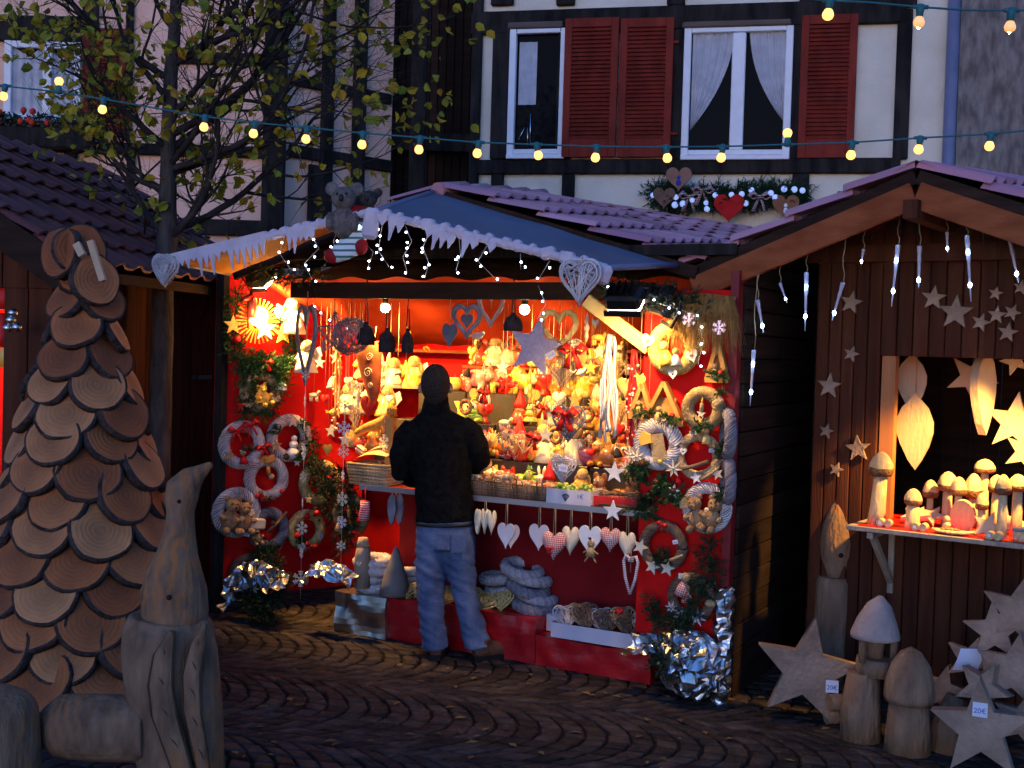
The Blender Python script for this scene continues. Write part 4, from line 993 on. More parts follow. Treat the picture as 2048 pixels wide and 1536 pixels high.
    for px, ang in ((872, -6), (960, -58)):
        a = q(px, 1312, .0); a.z = 0; Mx = T(a.x, a.y, 0) @ RZ(R(ang)); 
        m = MB(); m.tube([(0, -.045, .05), (0, -.02, .055), (0, .04, .062), (0, .12, .055), (0, .19, .045), (0, .23, .035)], [(.03, .03), (.042, .05), (.045, .062), (.047, .05), (.046, .04), (.025, .022)], 16, side=(1, 0, 0)); m.tube([(0, .02, .05), (0, .02, .13)], [.046, .05], 14)
        b = obj('boot', fuse(m, .008, 3), bm_, root, Mx)
        m = MB(); m.prism([(x, z) for x, z in ((-.035, -.095), (.035, -.095), (.045, -.02), (.042, .04), (.052, .12), (.03, .2), (-.03, .2), (-.052, .12), (-.042, .04), (-.045, -.02))], .028, T(0, .04, .016) @ RX(R(90)) @ SC(1, 1, -1)); obj('sole', m, sole, b)
person()
# ---------------------------------------------------------------- small-goods kit
gr = random.Random(99)
K['wh_wicker'] = mat('white_wicker', (.46, .41, .42), (.68, .62, .6), 9, .8, island=.15)
K['br_wicker'] = mat('brown_wicker', (.10, .062, .04), (.20, .13, .085), 9, .8, island=.35)
K['gy_wicker'] = mat('grey_wicker', (.13, .12, .14), (.26, .24, .27), 9, .8, island=.3)
K['lt_wicker'] = mat('natural_wicker', (.36, .24, .13), (.52, .37, .2), 9, .8, island=.25)
K['pl_wicker'] = mat('pale_wicker', (.30, .27, .29), (.46, .42, .43), 9, .8, island=.25)
K['straw'] = mat('straw', (.50, .34, .10), (.68, .5, .2), 14, .7, island=.3)
K['dk_straw'] = mat('brown_straw', (.26, .13, .035), (.42, .24, .07), 14, .8, island=.35)
K['burlap'] = mat('burlap', (.34, .23, .11), (.46, .33, .17), 20, .9, .4, 90)
K['cream'] = mat('cream_wood', (.62, .52, .36), (.72, .62, .45), 9, .7)
K['white'] = mat('matte_white', (.70, .68, .66), (.78, .76, .74), 9, .7)
K['lav_white'] = mat('whitewashed_wood', (.50, .46, .50), (.66, .62, .66), 9, .8, stretch=(1, 1, .3))
K['red'] = mat('bright_red', (.50, .008, .010), (.6, .015, .015), 9, .55)
K['dkred'] = mat('dark_red', (.20, .008, .010), (.27, .012, .015), 9, .6)
K['fur'] = mat('teddy_fur', (.30, .17, .075), (.46, .29, .15), 25, .95, .8, 90)
K['fur_grey'] = mat('grey_fur', (.10, .085, .08), (.19, .165, .155), 25, .95, .8, 90)
K['cone'] = mat('pine_cone', (.05, .024, .012), (.12, .06, .03), 20, .8, .6, 60)
K['needle'] = ramp_mat('pine_needle', [(.015, .05, .02), (.03, .09, .03), (.05, .12, .04), (.02, .06, .03)], .6)
K['needle_dk'] = ramp_mat('dark_needle', [(.008, .022, .012), (.015, .04, .018), (.02, .05, .02), (.01, .03, .014)], .6)
K['gold'] = mat('gold_yellow', (.72, .40, .04), (.85, .52, .08), 9, .4)
K['rope'] = mat('rope', (.30, .21, .12), (.4, .29, .17), 30, .9)
K['dark_thing'] = mat('dark_felt', (.018, .016, .02), (.035, .03, .036), 20, .9)
K['slate'] = mat('slate_grey', (.08, .085, .11), (.13, .135, .17), 9, .7)
K['glitter'] = mat('lilac_glitter', (.34, .28, .40), (.44, .37, .50), 60, .5, .5, 200)
K['ink'] = mat('blue_ink', (.03, .05, .35), None, 4, .6)
K['tagpaper'] = mat('tag_paper', (.66, .66, .74), None, 4, .7)
K['orange_wood'] = mat('orange_wood', (.42, .19, .04), (.55, .28, .07), 6, .55, stretch=(3, 3, .5))
K['glaze_blue'] = mat('pale_blue_glaze', (.30, .55, .62), (.75, .75, .72), 6, .2, lo=.45, hi=.55)
def gingham():
    m = bpy.data.materials.new('red_gingham'); m.use_nodes = True; nt = m.node_tree; N = nt.nodes; L = nt.links; b = N['Principled BSDF']; b.inputs['Roughness'].default_value = .85
    tc = N.new('ShaderNodeTexCoord'); w = []
    for d in ('X', 'Z'):
        wv = N.new('ShaderNodeTexWave'); wv.bands_direction = d; wv.inputs['Scale'].default_value = 28; L.new(tc.outputs['Object'], wv.inputs['Vector']); w.append(wv)
    a = N.new('ShaderNodeMath'); a.operation = 'ADD'; L.new(w[0].outputs['Fac'], a.inputs[0]); L.new(w[1].outputs['Fac'], a.inputs[1])
    cr = N.new('ShaderNodeValToRGB'); e = cr.color_ramp.elements; e[0].position = .3; e[0].color = (.68, .55, .48, 1); e[1].position = .7; e[1].color = (.5, .04, .03, 1)
    h = N.new('ShaderNodeMath'); h.operation = 'MULTIPLY'; h.inputs[1].default_value = .5; L.new(a.outputs[0], h.inputs[0]); L.new(h.outputs[0], cr.inputs['Fac']); L.new(cr.outputs['Color'], b.inputs['Base Color']); return m
K['gingham'] = gingham()
def stripes(c1, c2, sc, d='Z'):
    m = bpy.data.materials.new('striped_cloth'); m.use_nodes = True; nt = m.node_tree; N = nt.nodes; L = nt.links; b = N['Principled BSDF']; b.inputs['Roughness'].default_value = .9
    tc = N.new('ShaderNodeTexCoord'); wv = N.new('ShaderNodeTexWave'); wv.bands_direction = d; wv.inputs['Scale'].default_value = sc; wv.inputs['Distortion'].default_value = .8; L.new(tc.outputs['Object'], wv.inputs['Vector'])
    cr = N.new('ShaderNodeValToRGB'); cr.color_ramp.interpolation = 'CONSTANT'; e = cr.color_ramp.elements; e[0].color = tuple(c1) + (1,); e[1].position = .72; e[1].color = tuple(c2) + (1,); L.new(wv.outputs['Fac'], cr.inputs['Fac']); L.new(cr.outputs['Color'], b.inputs['Base Color']); return m
def patchy(name, cols, sc=34):
    m = bpy.data.materials.new(name); m.use_nodes = True; nt = m.node_tree; N = nt.nodes; L = nt.links; b = N['Principled BSDF']; b.inputs['Roughness'].default_value = .3
    tc = N.new('ShaderNodeTexCoord'); vo = N.new('ShaderNodeTexVoronoi'); vo.inputs['Scale'].default_value = sc; L.new(tc.outputs['Object'], vo.inputs['Vector'])
    sp = N.new('ShaderNodeSeparateColor'); L.new(vo.outputs['Color'], sp.inputs[0]); cr = N.new('ShaderNodeValToRGB'); cr.color_ramp.interpolation = 'CONSTANT'; el = cr.color_ramp.elements
    while len(el) < len(cols): el.new(.5)
    for i, c in enumerate(cols): el[i].position = i / len(cols); el[i].color = tuple(c) + (1,)
    L.new(sp.outputs[0], cr.inputs['Fac']); L.new(cr.outputs['Color'], b.inputs['Base Color']); return m
PAL = {
 'yellow': patchy('glaze_yellow', [(.75, .5, .06), (.7, .6, .2), (.8, .4, .05), (.7, .66, .4)]), 'red': patchy('glaze_red', [(.55, .02, .02), (.5, .05, .03), (.62, .1, .03), (.45, .02, .04)]),
 'orange': patchy('glaze_orange', [(.7, .22, .03), (.75, .33, .05), (.6, .15, .03), (.7, .42, .12)]), 'green': patchy('glaze_green', [(.2, .38, .05), (.32, .45, .06), (.12, .28, .07), (.5, .5, .1)]),
 'pink': patchy('glaze_pink', [(.6, .22, .18), (.68, .34, .22), (.5, .12, .14), (.66, .42, .3)]), 'purple': patchy('glaze_purple', [(.26, .07, .13), (.35, .1, .15), (.2, .05, .12), (.4, .16, .16)]),
 'cream': patchy('glaze_cream', [(.68, .58, .4), (.7, .62, .46), (.62, .5, .32), (.72, .66, .5)]), 'brown': patchy('glaze_brown', [(.26, .11, .04), (.32, .15, .06), (.2, .08, .03), (.38, .2, .09)]),
 'patchwork': patchy('glaze_patch', [(.7, .5, .08), (.6, .06, .04), (.7, .6, .35), (.65, .3, .2), (.3, .4, .08), (.75, .35, .06)], 20)}

def heart_pts(w, h, n=36):
    pts = []
    for i in range(n):
        t = 2 * math.pi * i / n; x = 16 * math.sin(t) ** 3; y = 13 * math.cos(t) - 5 * math.cos(2 * t) - 2 * math.cos(3 * t) - math.cos(4 * t)
        pts.append((x / 32 * w, (y + 2.5) / 29 * h))
    return pts
def star_pts(Ro, ri=None, n=5, rot=0):
    ri = ri or Ro * .42
    return [((Ro if i % 2 == 0 else ri) * math.sin(rot + math.pi * i / n), (Ro if i % 2 == 0 else ri) * math.cos(rot + math.pi * i / n)) for i in range(2 * n)]
def flake_mesh(r_):
    m = MB()
    for i in range(6):
        a = math.pi * i / 3; d = V((math.sin(a), 0, math.cos(a))); s = V((d.z, 0, -d.x))
        m.beam((0, 0, 0), d * r_, r_ * .17, .004, (0, 1, 0))
        for f in (.5, .78):
            for sg in (-1, 1): m.beam(d * r_ * f, d * r_ * (f + .2) + s * sg * r_ * .26, r_ * .13, .0036, (0, 1, 0))
    m.lathe([(r_ * .24, -.0022), (r_ * .24, .0022)], 6, RX(R(90)), False); return m
def puffy_heart(w, h, th, M=None, mb=None):
    mb = mb or MB(); o = heart_pts(w, h, 28); n = len(o); cz = -h * .02; fr = [1, .93, .78, .55, .28, 0.02]
    for sg in (-1, 1):
        vs = []
        for f in fr:
            for x, z in o: vs.append((x * f, sg * th / 2 * math.sqrt(max(0, 1 - f * f)), cz + (z - cz) * f))
        fs = []
        for i in range(len(fr) - 1):
            for k in range(n):
                q = (i * n + k, i * n + (k + 1) % n, (i + 1) * n + (k + 1) % n, (i + 1) * n + k); fs.append(q if sg > 0 else q[::-1])
        mb.add(vs, fs, True, M)
    return mb
def wicker_heart(w, h, th, n=46, r=None, rad=.0022):
    r = r or gr; m = MB(); o = heart_pts(w, h, 40)
    m.tube([(x, 0, z) for x, z in o], rad * 2.2, 6, closed=True)
    m.tube([(x * .86, -th * .4, z * .86) for x, z in o], rad * 1.4, 5, closed=True)
    for i in range(n):
        a = r.randrange(40); b = (a + 8 + r.randrange(24)) % 40
        p, q = o[a], o[b]; sg = -1 if i % 3 else 1
        mid = ((p[0] + q[0]) / 2, sg * th * (.45 + .2 * r.random()), (p[1] + q[1]) / 2)
        d0 = min(1, math.hypot(p[0] - q[0], p[1] - q[1]) / (w * .8)); mid = (mid[0], mid[1] * d0, mid[2])
        m.tube([(p[0], 0, p[1]), ((p[0] * .7 + mid[0] * .3), mid[1] * .7, p[1] * .7 + mid[2] * .3), mid, ((q[0] * .7 + mid[0] * .3), mid[1] * .7, q[1] * .7 + mid[2] * .3), (q[0], 0, q[1])], rad, 4, cap=False)
    return m
_ring = {}
def ring_mesh(Rm, rt, strands=11, twist=7, mat_=None, key=None, sr=.34, seg=72):
    k = (round(Rm, 2), round(rt, 3), strands, twist, mat_.name, key)
    if k in _ring: return _ring[k]
    m = MB(); r = random.Random(str(k))
    for s in range(strands):
        ph = 2 * math.pi * s / strands; pts = []
        for i in range(seg):
            a = 2 * math.pi * i / seg; p = ph + twist * a; w = rt * (1 - sr * .6) * (1 + .12 * noise.noise((a * 3, s, 0)))
            rr = Rm + w * math.cos(p); pts.append((rr * math.cos(a), w * math.sin(p), rr * math.sin(a)))
        m.tube(pts, rt * sr * (.8 + .4 * r.random()), 5, closed=True)
    m.cur = 1; m.tube([(Rm * math.cos(2 * math.pi * i / 40), 0, Rm * math.sin(2 * math.pi * i / 40)) for i in range(40)], rt * .80, 8, closed=True)  # dark core puts shade into the gaps between the strands
    me = m.mesh('ring'); me.materials.append(mat_); me.materials.append(mat_ if key == 'lean' or mat_.name in ('straw', 'burlap') else K['cone']); _ring[k] = me; return me
def needles(m, path, n, L, spread, r, w=.0028, tuft=18):
    n = int(n * 2.2) + 2; w *= 1.3; L *= 1.25
    """fir twigs: tufts of thin blades along a path"""
    path = [V(p) for p in path]; seg = [(path[i + 1] - path[i]).length for i in range(len(path) - 1)]; tot = sum(seg)
    for _ in range(n):
        s = r.random() * tot; i = 0
        while i < len(seg) - 1 and s > seg[i]: s -= seg[i]; i += 1
        p = path[i].lerp(path[i + 1], s / max(seg[i], 1e-6)); ax = V((r.random() - .5, r.random() - .6, r.random() - .5)).normalized()
        b = p + ax * spread * r.random() * .6; e = b + ax * spread * (.4 + .6 * r.random())
        for k in range(tuft):
            t = k / tuft; o = b.lerp(e, t); d = (ax * .7 + V((r.random() - .5, r.random() - .5, r.random() - .5)) * 1.6).normalized() * L * (.6 + .6 * r.random())
            x = d.cross(V((r.random(), r.random(), r.random()))).normalized() * w
            m.add([o - x, o + x, o + d], [(0, 1, 2)])
    return m
def tagcard(parent, M, w=.045, h=.03, marks=True):
    m = MB(); m.box((0, 0, 0), (w, .0012, h)); o = obj('price_tag', m, K['tagpaper'], parent, M)
    if marks:
        m = MB(); x = -w * .3
        for i in range(3):
            m.tube([(x, -.0014, -h * .25), (x + w * .08, -.0014, h * .2), (x + w * .14, -.0014, -h * .2)], .0007, 4); x += w * .22
        obj('writing', m, K['ink'], o)
    return o
def teddy(parent, M, s=1, mat_=None, name='teddy'):
    m = MB(); m.ball((0, 0, 0), (.042 * s, .036 * s, .05 * s)); m.ball((0, -.004 * s, .068 * s), (.034 * s, .032 * s, .031 * s)); m.ball((0, -.034 * s, .06 * s), (.015 * s, .014 * s, .012 * s))
    for x in (-1, 1):
        m.ball((x * .027 * s, 0, .096 * s), (.014 * s, .009 * s, .014 * s), 8, 6); m.ball((x * .044 * s, -.02 * s, .012 * s), (.014 * s, .026 * s, .016 * s), 8, 6); m.ball((x * .028 * s, -.042 * s, -.04 * s), (.018 * s, .03 * s, .018 * s), 8, 6)
    t = obj(name, m, mat_ or K['fur'], parent, M)
    m = MB(); m.ball((0, -.049 * s, .063 * s), (.005 * s, .004 * s, .004 * s), 6, 5)
    for x in (-1, 1): m.ball((x * .012 * s, -.032 * s, .077 * s), .0038 * s, 6, 5)
    obj('face', m, K['black'], t); return t
def bow(parent, M, s=1, mat_=None):
    m = MB()
    for x in (-1, 1):
        m.tube([(0, 0, 0), (x * .03 * s, -.012 * s, .018 * s), (x * .05 * s, -.008 * s, .004 * s), (x * .03 * s, -.004 * s, -.01 * s), (0, 0, 0)], [(.006 * s, .003 * s), (.016 * s, .004 * s), (.018 * s, .004 * s), (.012 * s, .004 * s), (.005 * s, .003 * s)], 8)
        m.tube([(0, 0, 0), (x * .014 * s, -.006 * s, -.03 * s), (x * .026 * s, 0, -.065 * s)], [(.006 * s, .003 * s), (.01 * s, .003 * s), (.013 * s, .002 * s)], 8)
    m.ball((0, -.008 * s, 0), .01 * s, 8, 6); return obj('bow', m, mat_ or K['red'], parent, M)
def deco(root, kind, M, s=1.0, mt=None):
    m = MB()
    if kind == 'star': m.prism(star_pts(.036 * s), .009); return obj('star', m, mt or K['cream'], root, M)
    if kind == 'heart': m.prism(heart_pts(.05 * s, .05 * s), .008, None, [[(x * .35, z * .35) for x, z in heart_pts(.05 * s, .05 * s, 20)]]); return obj('heart', m, mt or K['white'], root, M)
    if kind == 'bow': return bow(root, M, s, mt)
    if kind == 'teddy': return teddy(root, M, s, mt)
    if kind == 'ball': m.ball((0, 0, 0), .017 * s); return obj('bauble', m, mt or K['red'], root, M)
    if kind == 'cone':
        for i in range(5):
            for k in range(7): a = k * .9 + i * .45; m.ball((math.cos(a) * .018 * s * (1 - i * .17), -.006 * i * s, math.sin(a) * .018 * s * (1 - i * .17)), .006 * s, 5, 4)
        return obj('pine_cone', m, K['cone'], root, M)
    if kind == 'pine': needles(m, [(-.05 * s, 0, 0), (.05 * s, 0, 0)], int(16 * s), .022 * s, .05 * s, gr); return obj('fir_sprig', m, mt or K['needle'], root, M)
    if kind == 'candle':
        m.lathe([(.012 * s, 0), (.012 * s, .05 * s), (.004 * s, .052 * s)], 10); c = obj('candle', m, mt or K['orange_wood'], root, M); m = MB(); m.lathe([(.001, .052 * s), (.007 * s, .062 * s), (.001, .085 * s)], 8); obj('flame', m, K['gold'], c); return c
    if kind == 'doll':
        m.lathe([(.03 * s, 0), (.022 * s, .03 * s), (.01 * s, .055 * s)], 10); c = obj('doll', m, mt or K['red'], root, M); m = MB(); m.ball((0, 0, .068 * s), .019 * s); h = obj('head', m, K['burlap'], c); return c
    if kind == 'card': m.box((0, 0, 0), (.06 * s, .004, .11 * s)); return obj('card', m, mt or K['burlap'], root, M)
    if kind == 'flower':
        for k in range(7): a = k * 2 * math.pi / 7; m.add([(0, -.004, 0), (math.cos(a - .35) * .02 * s, -.006, math.sin(a - .35) * .02 * s), (math.cos(a) * .042 * s, -.001, math.sin(a) * .042 * s), (math.cos(a + .35) * .02 * s, -.006, math.sin(a + .35) * .02 * s)], [(0, 1, 2, 3)])
        m.ball((0, -.006, 0), .007 * s, 6, 5); return obj('flower', m, mt or K['cream'], root, M)
    if kind == 'snowman': m.ball((0, 0, 0), .026 * s); m.ball((0, 0, .036 * s), .019 * s); m.ball((0, 0, .062 * s), .013 * s); return obj('snowman', m, K['white'], root, M)
    if kind == 'house':
        m.prism([(-.03 * s, 0), (.03 * s, 0), (.03 * s, .035 * s), (0, .065 * s), (-.03 * s, .035 * s)], .03 * s); return obj('house', m, mt or K['gold'], root, M)
    if kind == 'branch': m.tube([(-.06 * s, 0, -.03 * s), (0, -.01, 0), (.06 * s, 0, .04 * s)], .008 * s, 7); return obj('branch', m, mt or K['br_wicker'], root, M)
    if kind == 'scarf': m.box((0, 0, 0), (.08 * s, .03 * s, .05 * s), RY(-.3), .01); return obj('scarf', m, mt or K['cream'], root, M)
    if kind == 'tag': return tagcard(root, M, .034 * s, .024 * s)
def D(x, z, y=-.045, rot=0): return T(x, y, z) @ RY(rot)
STY = {'white': (K['wh_wicker'], 9, 5, .18), 'brown': (K['br_wicker'], 12, 6, .19), 'grey': (K['gy_wicker'], 11, 5, .19), 'pale': (K['pl_wicker'], 12, 7, .21), 'natural': (K['lt_wicker'], 11, 5, .2), 'straw': (K['straw'], 26, 20, .17), 'burlap': (K['burlap'], 22, 26, .22)}
def wreath(label, M, Ro, style, decos, group, tube=.30, sy=1.0):
    mt, n, tw, sr = STY[style]; rt = Ro * tube * .78; root = thing('wreath', label, 'wreath', M, group)
    o = bpy.data.objects.new('ring', ring_mesh(Ro - rt, rt, n, tw, mt, None, sr)); C.objects.link(o); o.parent = root
    for d in decos: deco(root, d[0], D(d[1] * Ro, d[2] * Ro, -rt * 1.05 - (d[5] if len(d) > 5 else 0), gr.random() * .8 - .4), (d[3] if len(d) > 3 else 1) * Ro / .15, d[4] if len(d) > 4 else None)
    return root
# ---- figurines: base at origin, facing -Y
def figure(kind, col, M, label, s=1.0, group=None, mt=None):
    root = thing(kind, label, {'owl': 'owl figurine', 'pig': 'pig figurine', 'bear': 'bear figurine', 'hen': 'hen figurine', 'frog': 'frog figurine', 'gnome': 'gnome', 'doll': 'doll', 'angel': 'angel', 'egg_cup': 'egg cup', 'apple': 'ornament', 'pumpkin': 'pumpkin', 'rabbit': 'rabbit figurine', 'snowman': 'snowman', 'lantern': 'candle holder', 'pine_tree': 'toy tree', 'mouse': 'mouse figurine'}[kind], M @ SC(s * 1.30), group)
    c = mt or PAL[col]; m = MB(); eyes = MB(); pup = MB(); ex = None
    def eye(x, y, z, r): eyes.ball((x, y, z), r, 8, 6); pup.ball((x, y - r * .75, z), r * .5, 6, 5)
    if kind == 'owl':
        m.lathe([(.03, 0), (.042, .015), (.045, .05), (.036, .085), (.03, .098), (.012, .104)], 14); m.prism([(-.034, .092), (-.012, .1), (-.03, .122)], .02); m.prism([(.034, .092), (.012, .1), (.03, .122)], .02)
        for x in (-1, 1): eye(x * .016, -.031, .082, .013); m.ball((x * .043, 0, .045), (.008, .022, .032), 8, 6)
    elif kind == 'pig':
        m.ball((0, 0, .065), (.075, .045, .045), 14, 10); m.ball((.07, -.01, .085), (.038, .035, .035)); m.ball((.105, -.015, .08), (.012, .016, .015), 8, 6)
        for x in (-.04, .04):
            for y in (-.022, .022): m.tube([(x, y, .05), (x, y, 0)], [.017, .014], 8)
        for y in (-.025, .015): m.prism([(.05, .105), (.075, .112), (.062, .14)], .008, T(0, y, 0))
        m.tube([(-.073, 0, .07), (-.09, .01, .085), (-.082, 0, .1)], .004, 5); eye(.085, -.04, .098, .006)
    elif kind in ('bear', 'mouse'):
        m.ball((0, 0, .038), (.04, .036, .04)); m.ball((0, -.004, .088), (.032, .03, .029)); m.ball((0, -.034, .08), (.013, .012, .01), 8, 6)
        er = .012 if kind == 'bear' else .02
        for x in (-1, 1): m.ball((x * .026, 0, .115), (er, .007, er), 8, 6); m.ball((x * .04, -.016, .04), (.013, .022, .016), 8, 6); m.ball((x * .024, -.038, .012), (.016, .024, .013), 8, 6); eye(x * .012, -.029, .096, .0055)
    elif kind == 'hen':
        m.ball((0, 0, .045), (.05, .036, .042), 12, 9); m.tube([(.03, 0, .06), (.045, 0, .09), (.048, 0, .102)], [.026, .018, .015], 10); m.prism([(-.04, .05), (-.07, .095), (-.03, .08)], .03); m.prism([(.035, .112), (.04, .128), (.047, .117), (.054, .127), (.06, .11)], .006); m.prism([(.06, .1), (.078, .095), (.06, .09)], .008); eye(.052, -.014, .104, .005); m.lathe([(.025, 0), (.03, .012)], 10)
    elif kind == 'frog':
        m.ball((0, 0, .025), (.042, .036, .026), 12, 8); m.ball((0, -.012, .048), (.034, .026, .02))
        for x in (-1, 1): eye(x * .018, -.02, .068, .012); m.ball((x * .04, -.015, .012), (.016, .026, .012), 8, 6)
    elif kind == 'gnome':
        m.lathe([(.036, 0), (.04, .02), (.03, .05), (.02, .06)], 12); ex = ('hat', K['red']); h = MB(); h.lathe([(.03, .07), (.024, .09), (.012, .12), (.002, .15)], 12); f = MB(); f.ball((0, -.004, .065), (.023, .023, .02)); f.ball((0, -.026, .062), .006, 6, 5)
        obj('hat', h, K['red'], root); obj('face', f, K['burlap'], root)
    elif kind in ('doll', 'angel'):
        m.lathe([(.05, 0), (.04, .03), (.022, .075), (.014, .085)], 14); f = MB(); f.ball((0, 0, .1), .023); obj('head', f, K['burlap'], root)
        h = MB(); h.ball((0, .007, .106), (.027, .024, .024), 10, 8)
        for i in range(16): a = math.pi * (i / 15); h.tube([(math.cos(a) * .02, .01, .112), (math.cos(a) * .034, .006 + .01 * math.sin(a), .09), (math.cos(a) * .038, .008, .06)], .0035, 5)
        obj('hair', h, K['straw'], root)
        for x in (-1, 1): m.tube([(x * .015, 0, .078), (x * .04, -.015, .05)], [.01, .008], 8)
        if kind == 'angel':
            w = MB()
            for x in (-1, 1): w.prism([(0, .08), (x * .05, .105), (x * .062, .07), (x * .035, .04)], .005, T(0, .022, 0))
            obj('wing', w, K['white'], root)
    elif kind == 'egg_cup':
        m.lathe([(.028, 0), (.012, .012), (.012, .03), (.034, .045), (.038, .075), (.034, .078)], 14); e = MB(); e.ball((0, 0, .092), (.026, .026, .036), 12, 10); obj('egg', e, K['glaze_blue'], root)
    elif kind == 'apple':
        m.lathe([(.004, .004), (.025, 0), (.042, .025), (.04, .052), (.022, .068), (.004, .062)], 14); t = MB(); t.tube([(0, 0, .06), (.004, 0, .085)], .003, 5); obj('stalk', t, K['cone'], root)
    elif kind == 'pumpkin':
        for k in range(9): a = 2 * math.pi * k / 9; m.ball((math.cos(a) * .026, math.sin(a) * .026, .03), (.022, .022, .03), 8, 7)
        t = MB(); t.tube([(0, 0, .05), (.006, 0, .075)], .006, 6); obj('stalk', t, K['cone'], root)
    elif kind == 'rabbit':
        m.ball((0, 0, .036), (.036, .036, .038)); m.ball((0, -.008, .085), (.026, .028, .026)); 
        for x in (-1, 1): m.tube([(x * .01, 0, .1), (x * .017, .004, .13), (x * .02, .006, .155)], [.006, .01, .004], 8); m.ball((x * .022, -.035, .012), (.014, .024, .012), 8, 6); eye(x * .011, -.032, .09, .005)
    elif kind == 'snowman':
        m.ball((0, 0, .035), .038); m.ball((0, 0, .085), .028); h = MB(); h.lathe([(.026, .105), (.018, .106), (.016, .135)], 10); obj('hat', h, K['black'], root); eye(.008, -.026, .092, .004); eye(-.008, -.026, .092, .004)
    elif kind == 'lantern':
        m.lathe([(.035, 0), (.04, .03), (.038, .075), (.03, .08)], 14)
        t = MB(); t.lathe([(.016, .078), (.016, .1), (.002, .125)], 8); obj('candle', t, K['gold'], root)
    elif kind == 'pine_tree':
        for i in range(4): m.lathe([(.045 - .009 * i, .02 + .028 * i), (.02 - .004 * i, .05 + .028 * i), (.002, .062 + .03 * i)], 12)
        m.tube([(0, 0, 0), (0, 0, .03)], .008, 6)
    obj('body', m, c, root)
    if eyes.v: e = obj('eyes', eyes, K['white'], root); obj('pupils', pup, K['black'], e)
    return root
# ---------------------------------------------------------------- wreaths on the red panels
LW, RW = 'wreaths on the left red panel', 'wreaths on the right red panel'
def wl_w(label, px, py, rp_, style, decos, tube=.30):
    off = .05; w = hit(px, py, L0 + WN * off, WN); Ro = rp_ / F * w.y * 1.04
    return wreath(label, MWo(px, py, off), Ro, style, decos, LW, tube)
wl_w('white twisted wreath with red bows and pine cones, upper left of the red panel', 484, 890, 47, 'white', [('bow', -.35, .62, 1.1), ('bow', .25, .85, 1.1), ('bow', .82, -.1, 1), ('star', .75, -.55, 1, K['orange_wood']), ('cone', 0, -.12), ('star', -.05, -.22, .6, K['white']), ('doll', 0, -.75, 1), ('cone', .3, -.1), ('tag', .55, -.62), ('star', -.62, -.4, 1.1, K['burlap'])])
wl_w('white twisted wreath with cream stars and a small snowman in its lower curve', 578, 876, 46, 'white', [('star', .05, .72, 1.2), ('star', -.7, -.3, 1.2, K['burlap']), ('snowman', .08, -.62, 1.5), ('pine', .35, -.72, .8), ('pine', -.7, .35, .6), ('ball', .55, -.5, .7), ('flower', .62, -.6, .6, K['white']), ('pine', .55, .62, .6), ('cone', -.2, -.75)])
wl_w('white wreath with a candle and reddish cones hanging lower in the ring column', 533, 957, 45, 'white', [('candle', .02, .18, 1.1), ('ball', .12, .1, 1.2, K['burlap']), ('ball', .62, -.55, 1), ('cone', -.15, -.85), ('cone', .12, -.85), ('doll', -.25, -.95, .9, K['dkred']), ('ball', -.5, -.7, 1), ('scarf', .0, .85, 1, K['orange_wood'])])
wl_w('white wreath with two tan teddies and a cream scarf across its front', 473, 1025, 49, 'white', [('teddy', -.35, -.28, 1.35), ('teddy', .2, -.36, 1.2), ('scarf', .75, -.45, 1.3), ('scarf', .4, -.05, .9), ('tag', .35, -.85), ('ball', .05, .85, .8, K['burlap'])])
wl_w('grey-white wreath with a bird on a twig, right of the teddy wreath', 537, 1058, 42, 'grey', [('branch', .3, .3, 1.4), ('ball', .1, .3, 1.2, K['cone']), ('pine', .1, -.85, .8, K['needle_dk']), ('tag', .1, -.9), ('teddy', -.65, -.35, .8)])
wl_w('small dark brown wreath with white star, lowest on the left red panel', 497, 1147, 39, 'brown', [('pine', .1, -.8, 1, K['needle_dk']), ('pine', -.3, -.7, .9, K['needle_dk']), ('star', .0, -.95, .8, K['white']), ('bow', .75, .1, .8, K['dkred']), ('tag', -.3, .55)], .26)
wl_w('straw-coloured wreath with a yellow house ornament inside the lit fir garland', 520, 783, 41, 'natural', [('house', -.05, -.5, 1.6), ('teddy', .15, -.3, 1, K['gold']), ('heart', -.05, .95, .9, K['burlap']), ('scarf', .7, -.35, .9), ('scarf', -.65, -.6, .8)])
wl_w('straw wreath with dark red ribbon beside the hanging snowflake string', 640, 965, 44, 'straw', [('bow', -.1, .1, 1.5), ('cone', .5, .1), ('cone', .6, -.3), ('cone', .45, .4), ('star', .8, -.8, 1, K['burlap']), ('ball', -.2, .6), ('star', .2, .75, .7)])
wl_w('straw half-wreath with two small doll faces and an open white heart', 612, 1060, 40, 'straw', [('doll', -.1, .6, .8), ('doll', .4, .7, .8), ('ball', -.55, -.2, 1.6), ('heart', -.3, -.8, 1.2), ('heart', .65, -.35, .9, K['lav_white']), ('bow', .15, -.75, 1.1), ('pine', -.4, -.5, .7, K['needle_dk'])])
w = hit(702, 1030, L0 + BD * .35, BD)
wreath('dark twig wreath with candle and pale doll face low on the green garland', MBo(702, 1030, .42), .145, 'brown', [('candle', .1, -.1, 1.2), ('doll', -.5, -.75, 1.2, K['burlap']), ('bow', .2, -.85, 1.3), ('ball', -.5, .75, 1, K['gold']), ('pine', .6, .5, .8, K['needle_dk'])], LW)

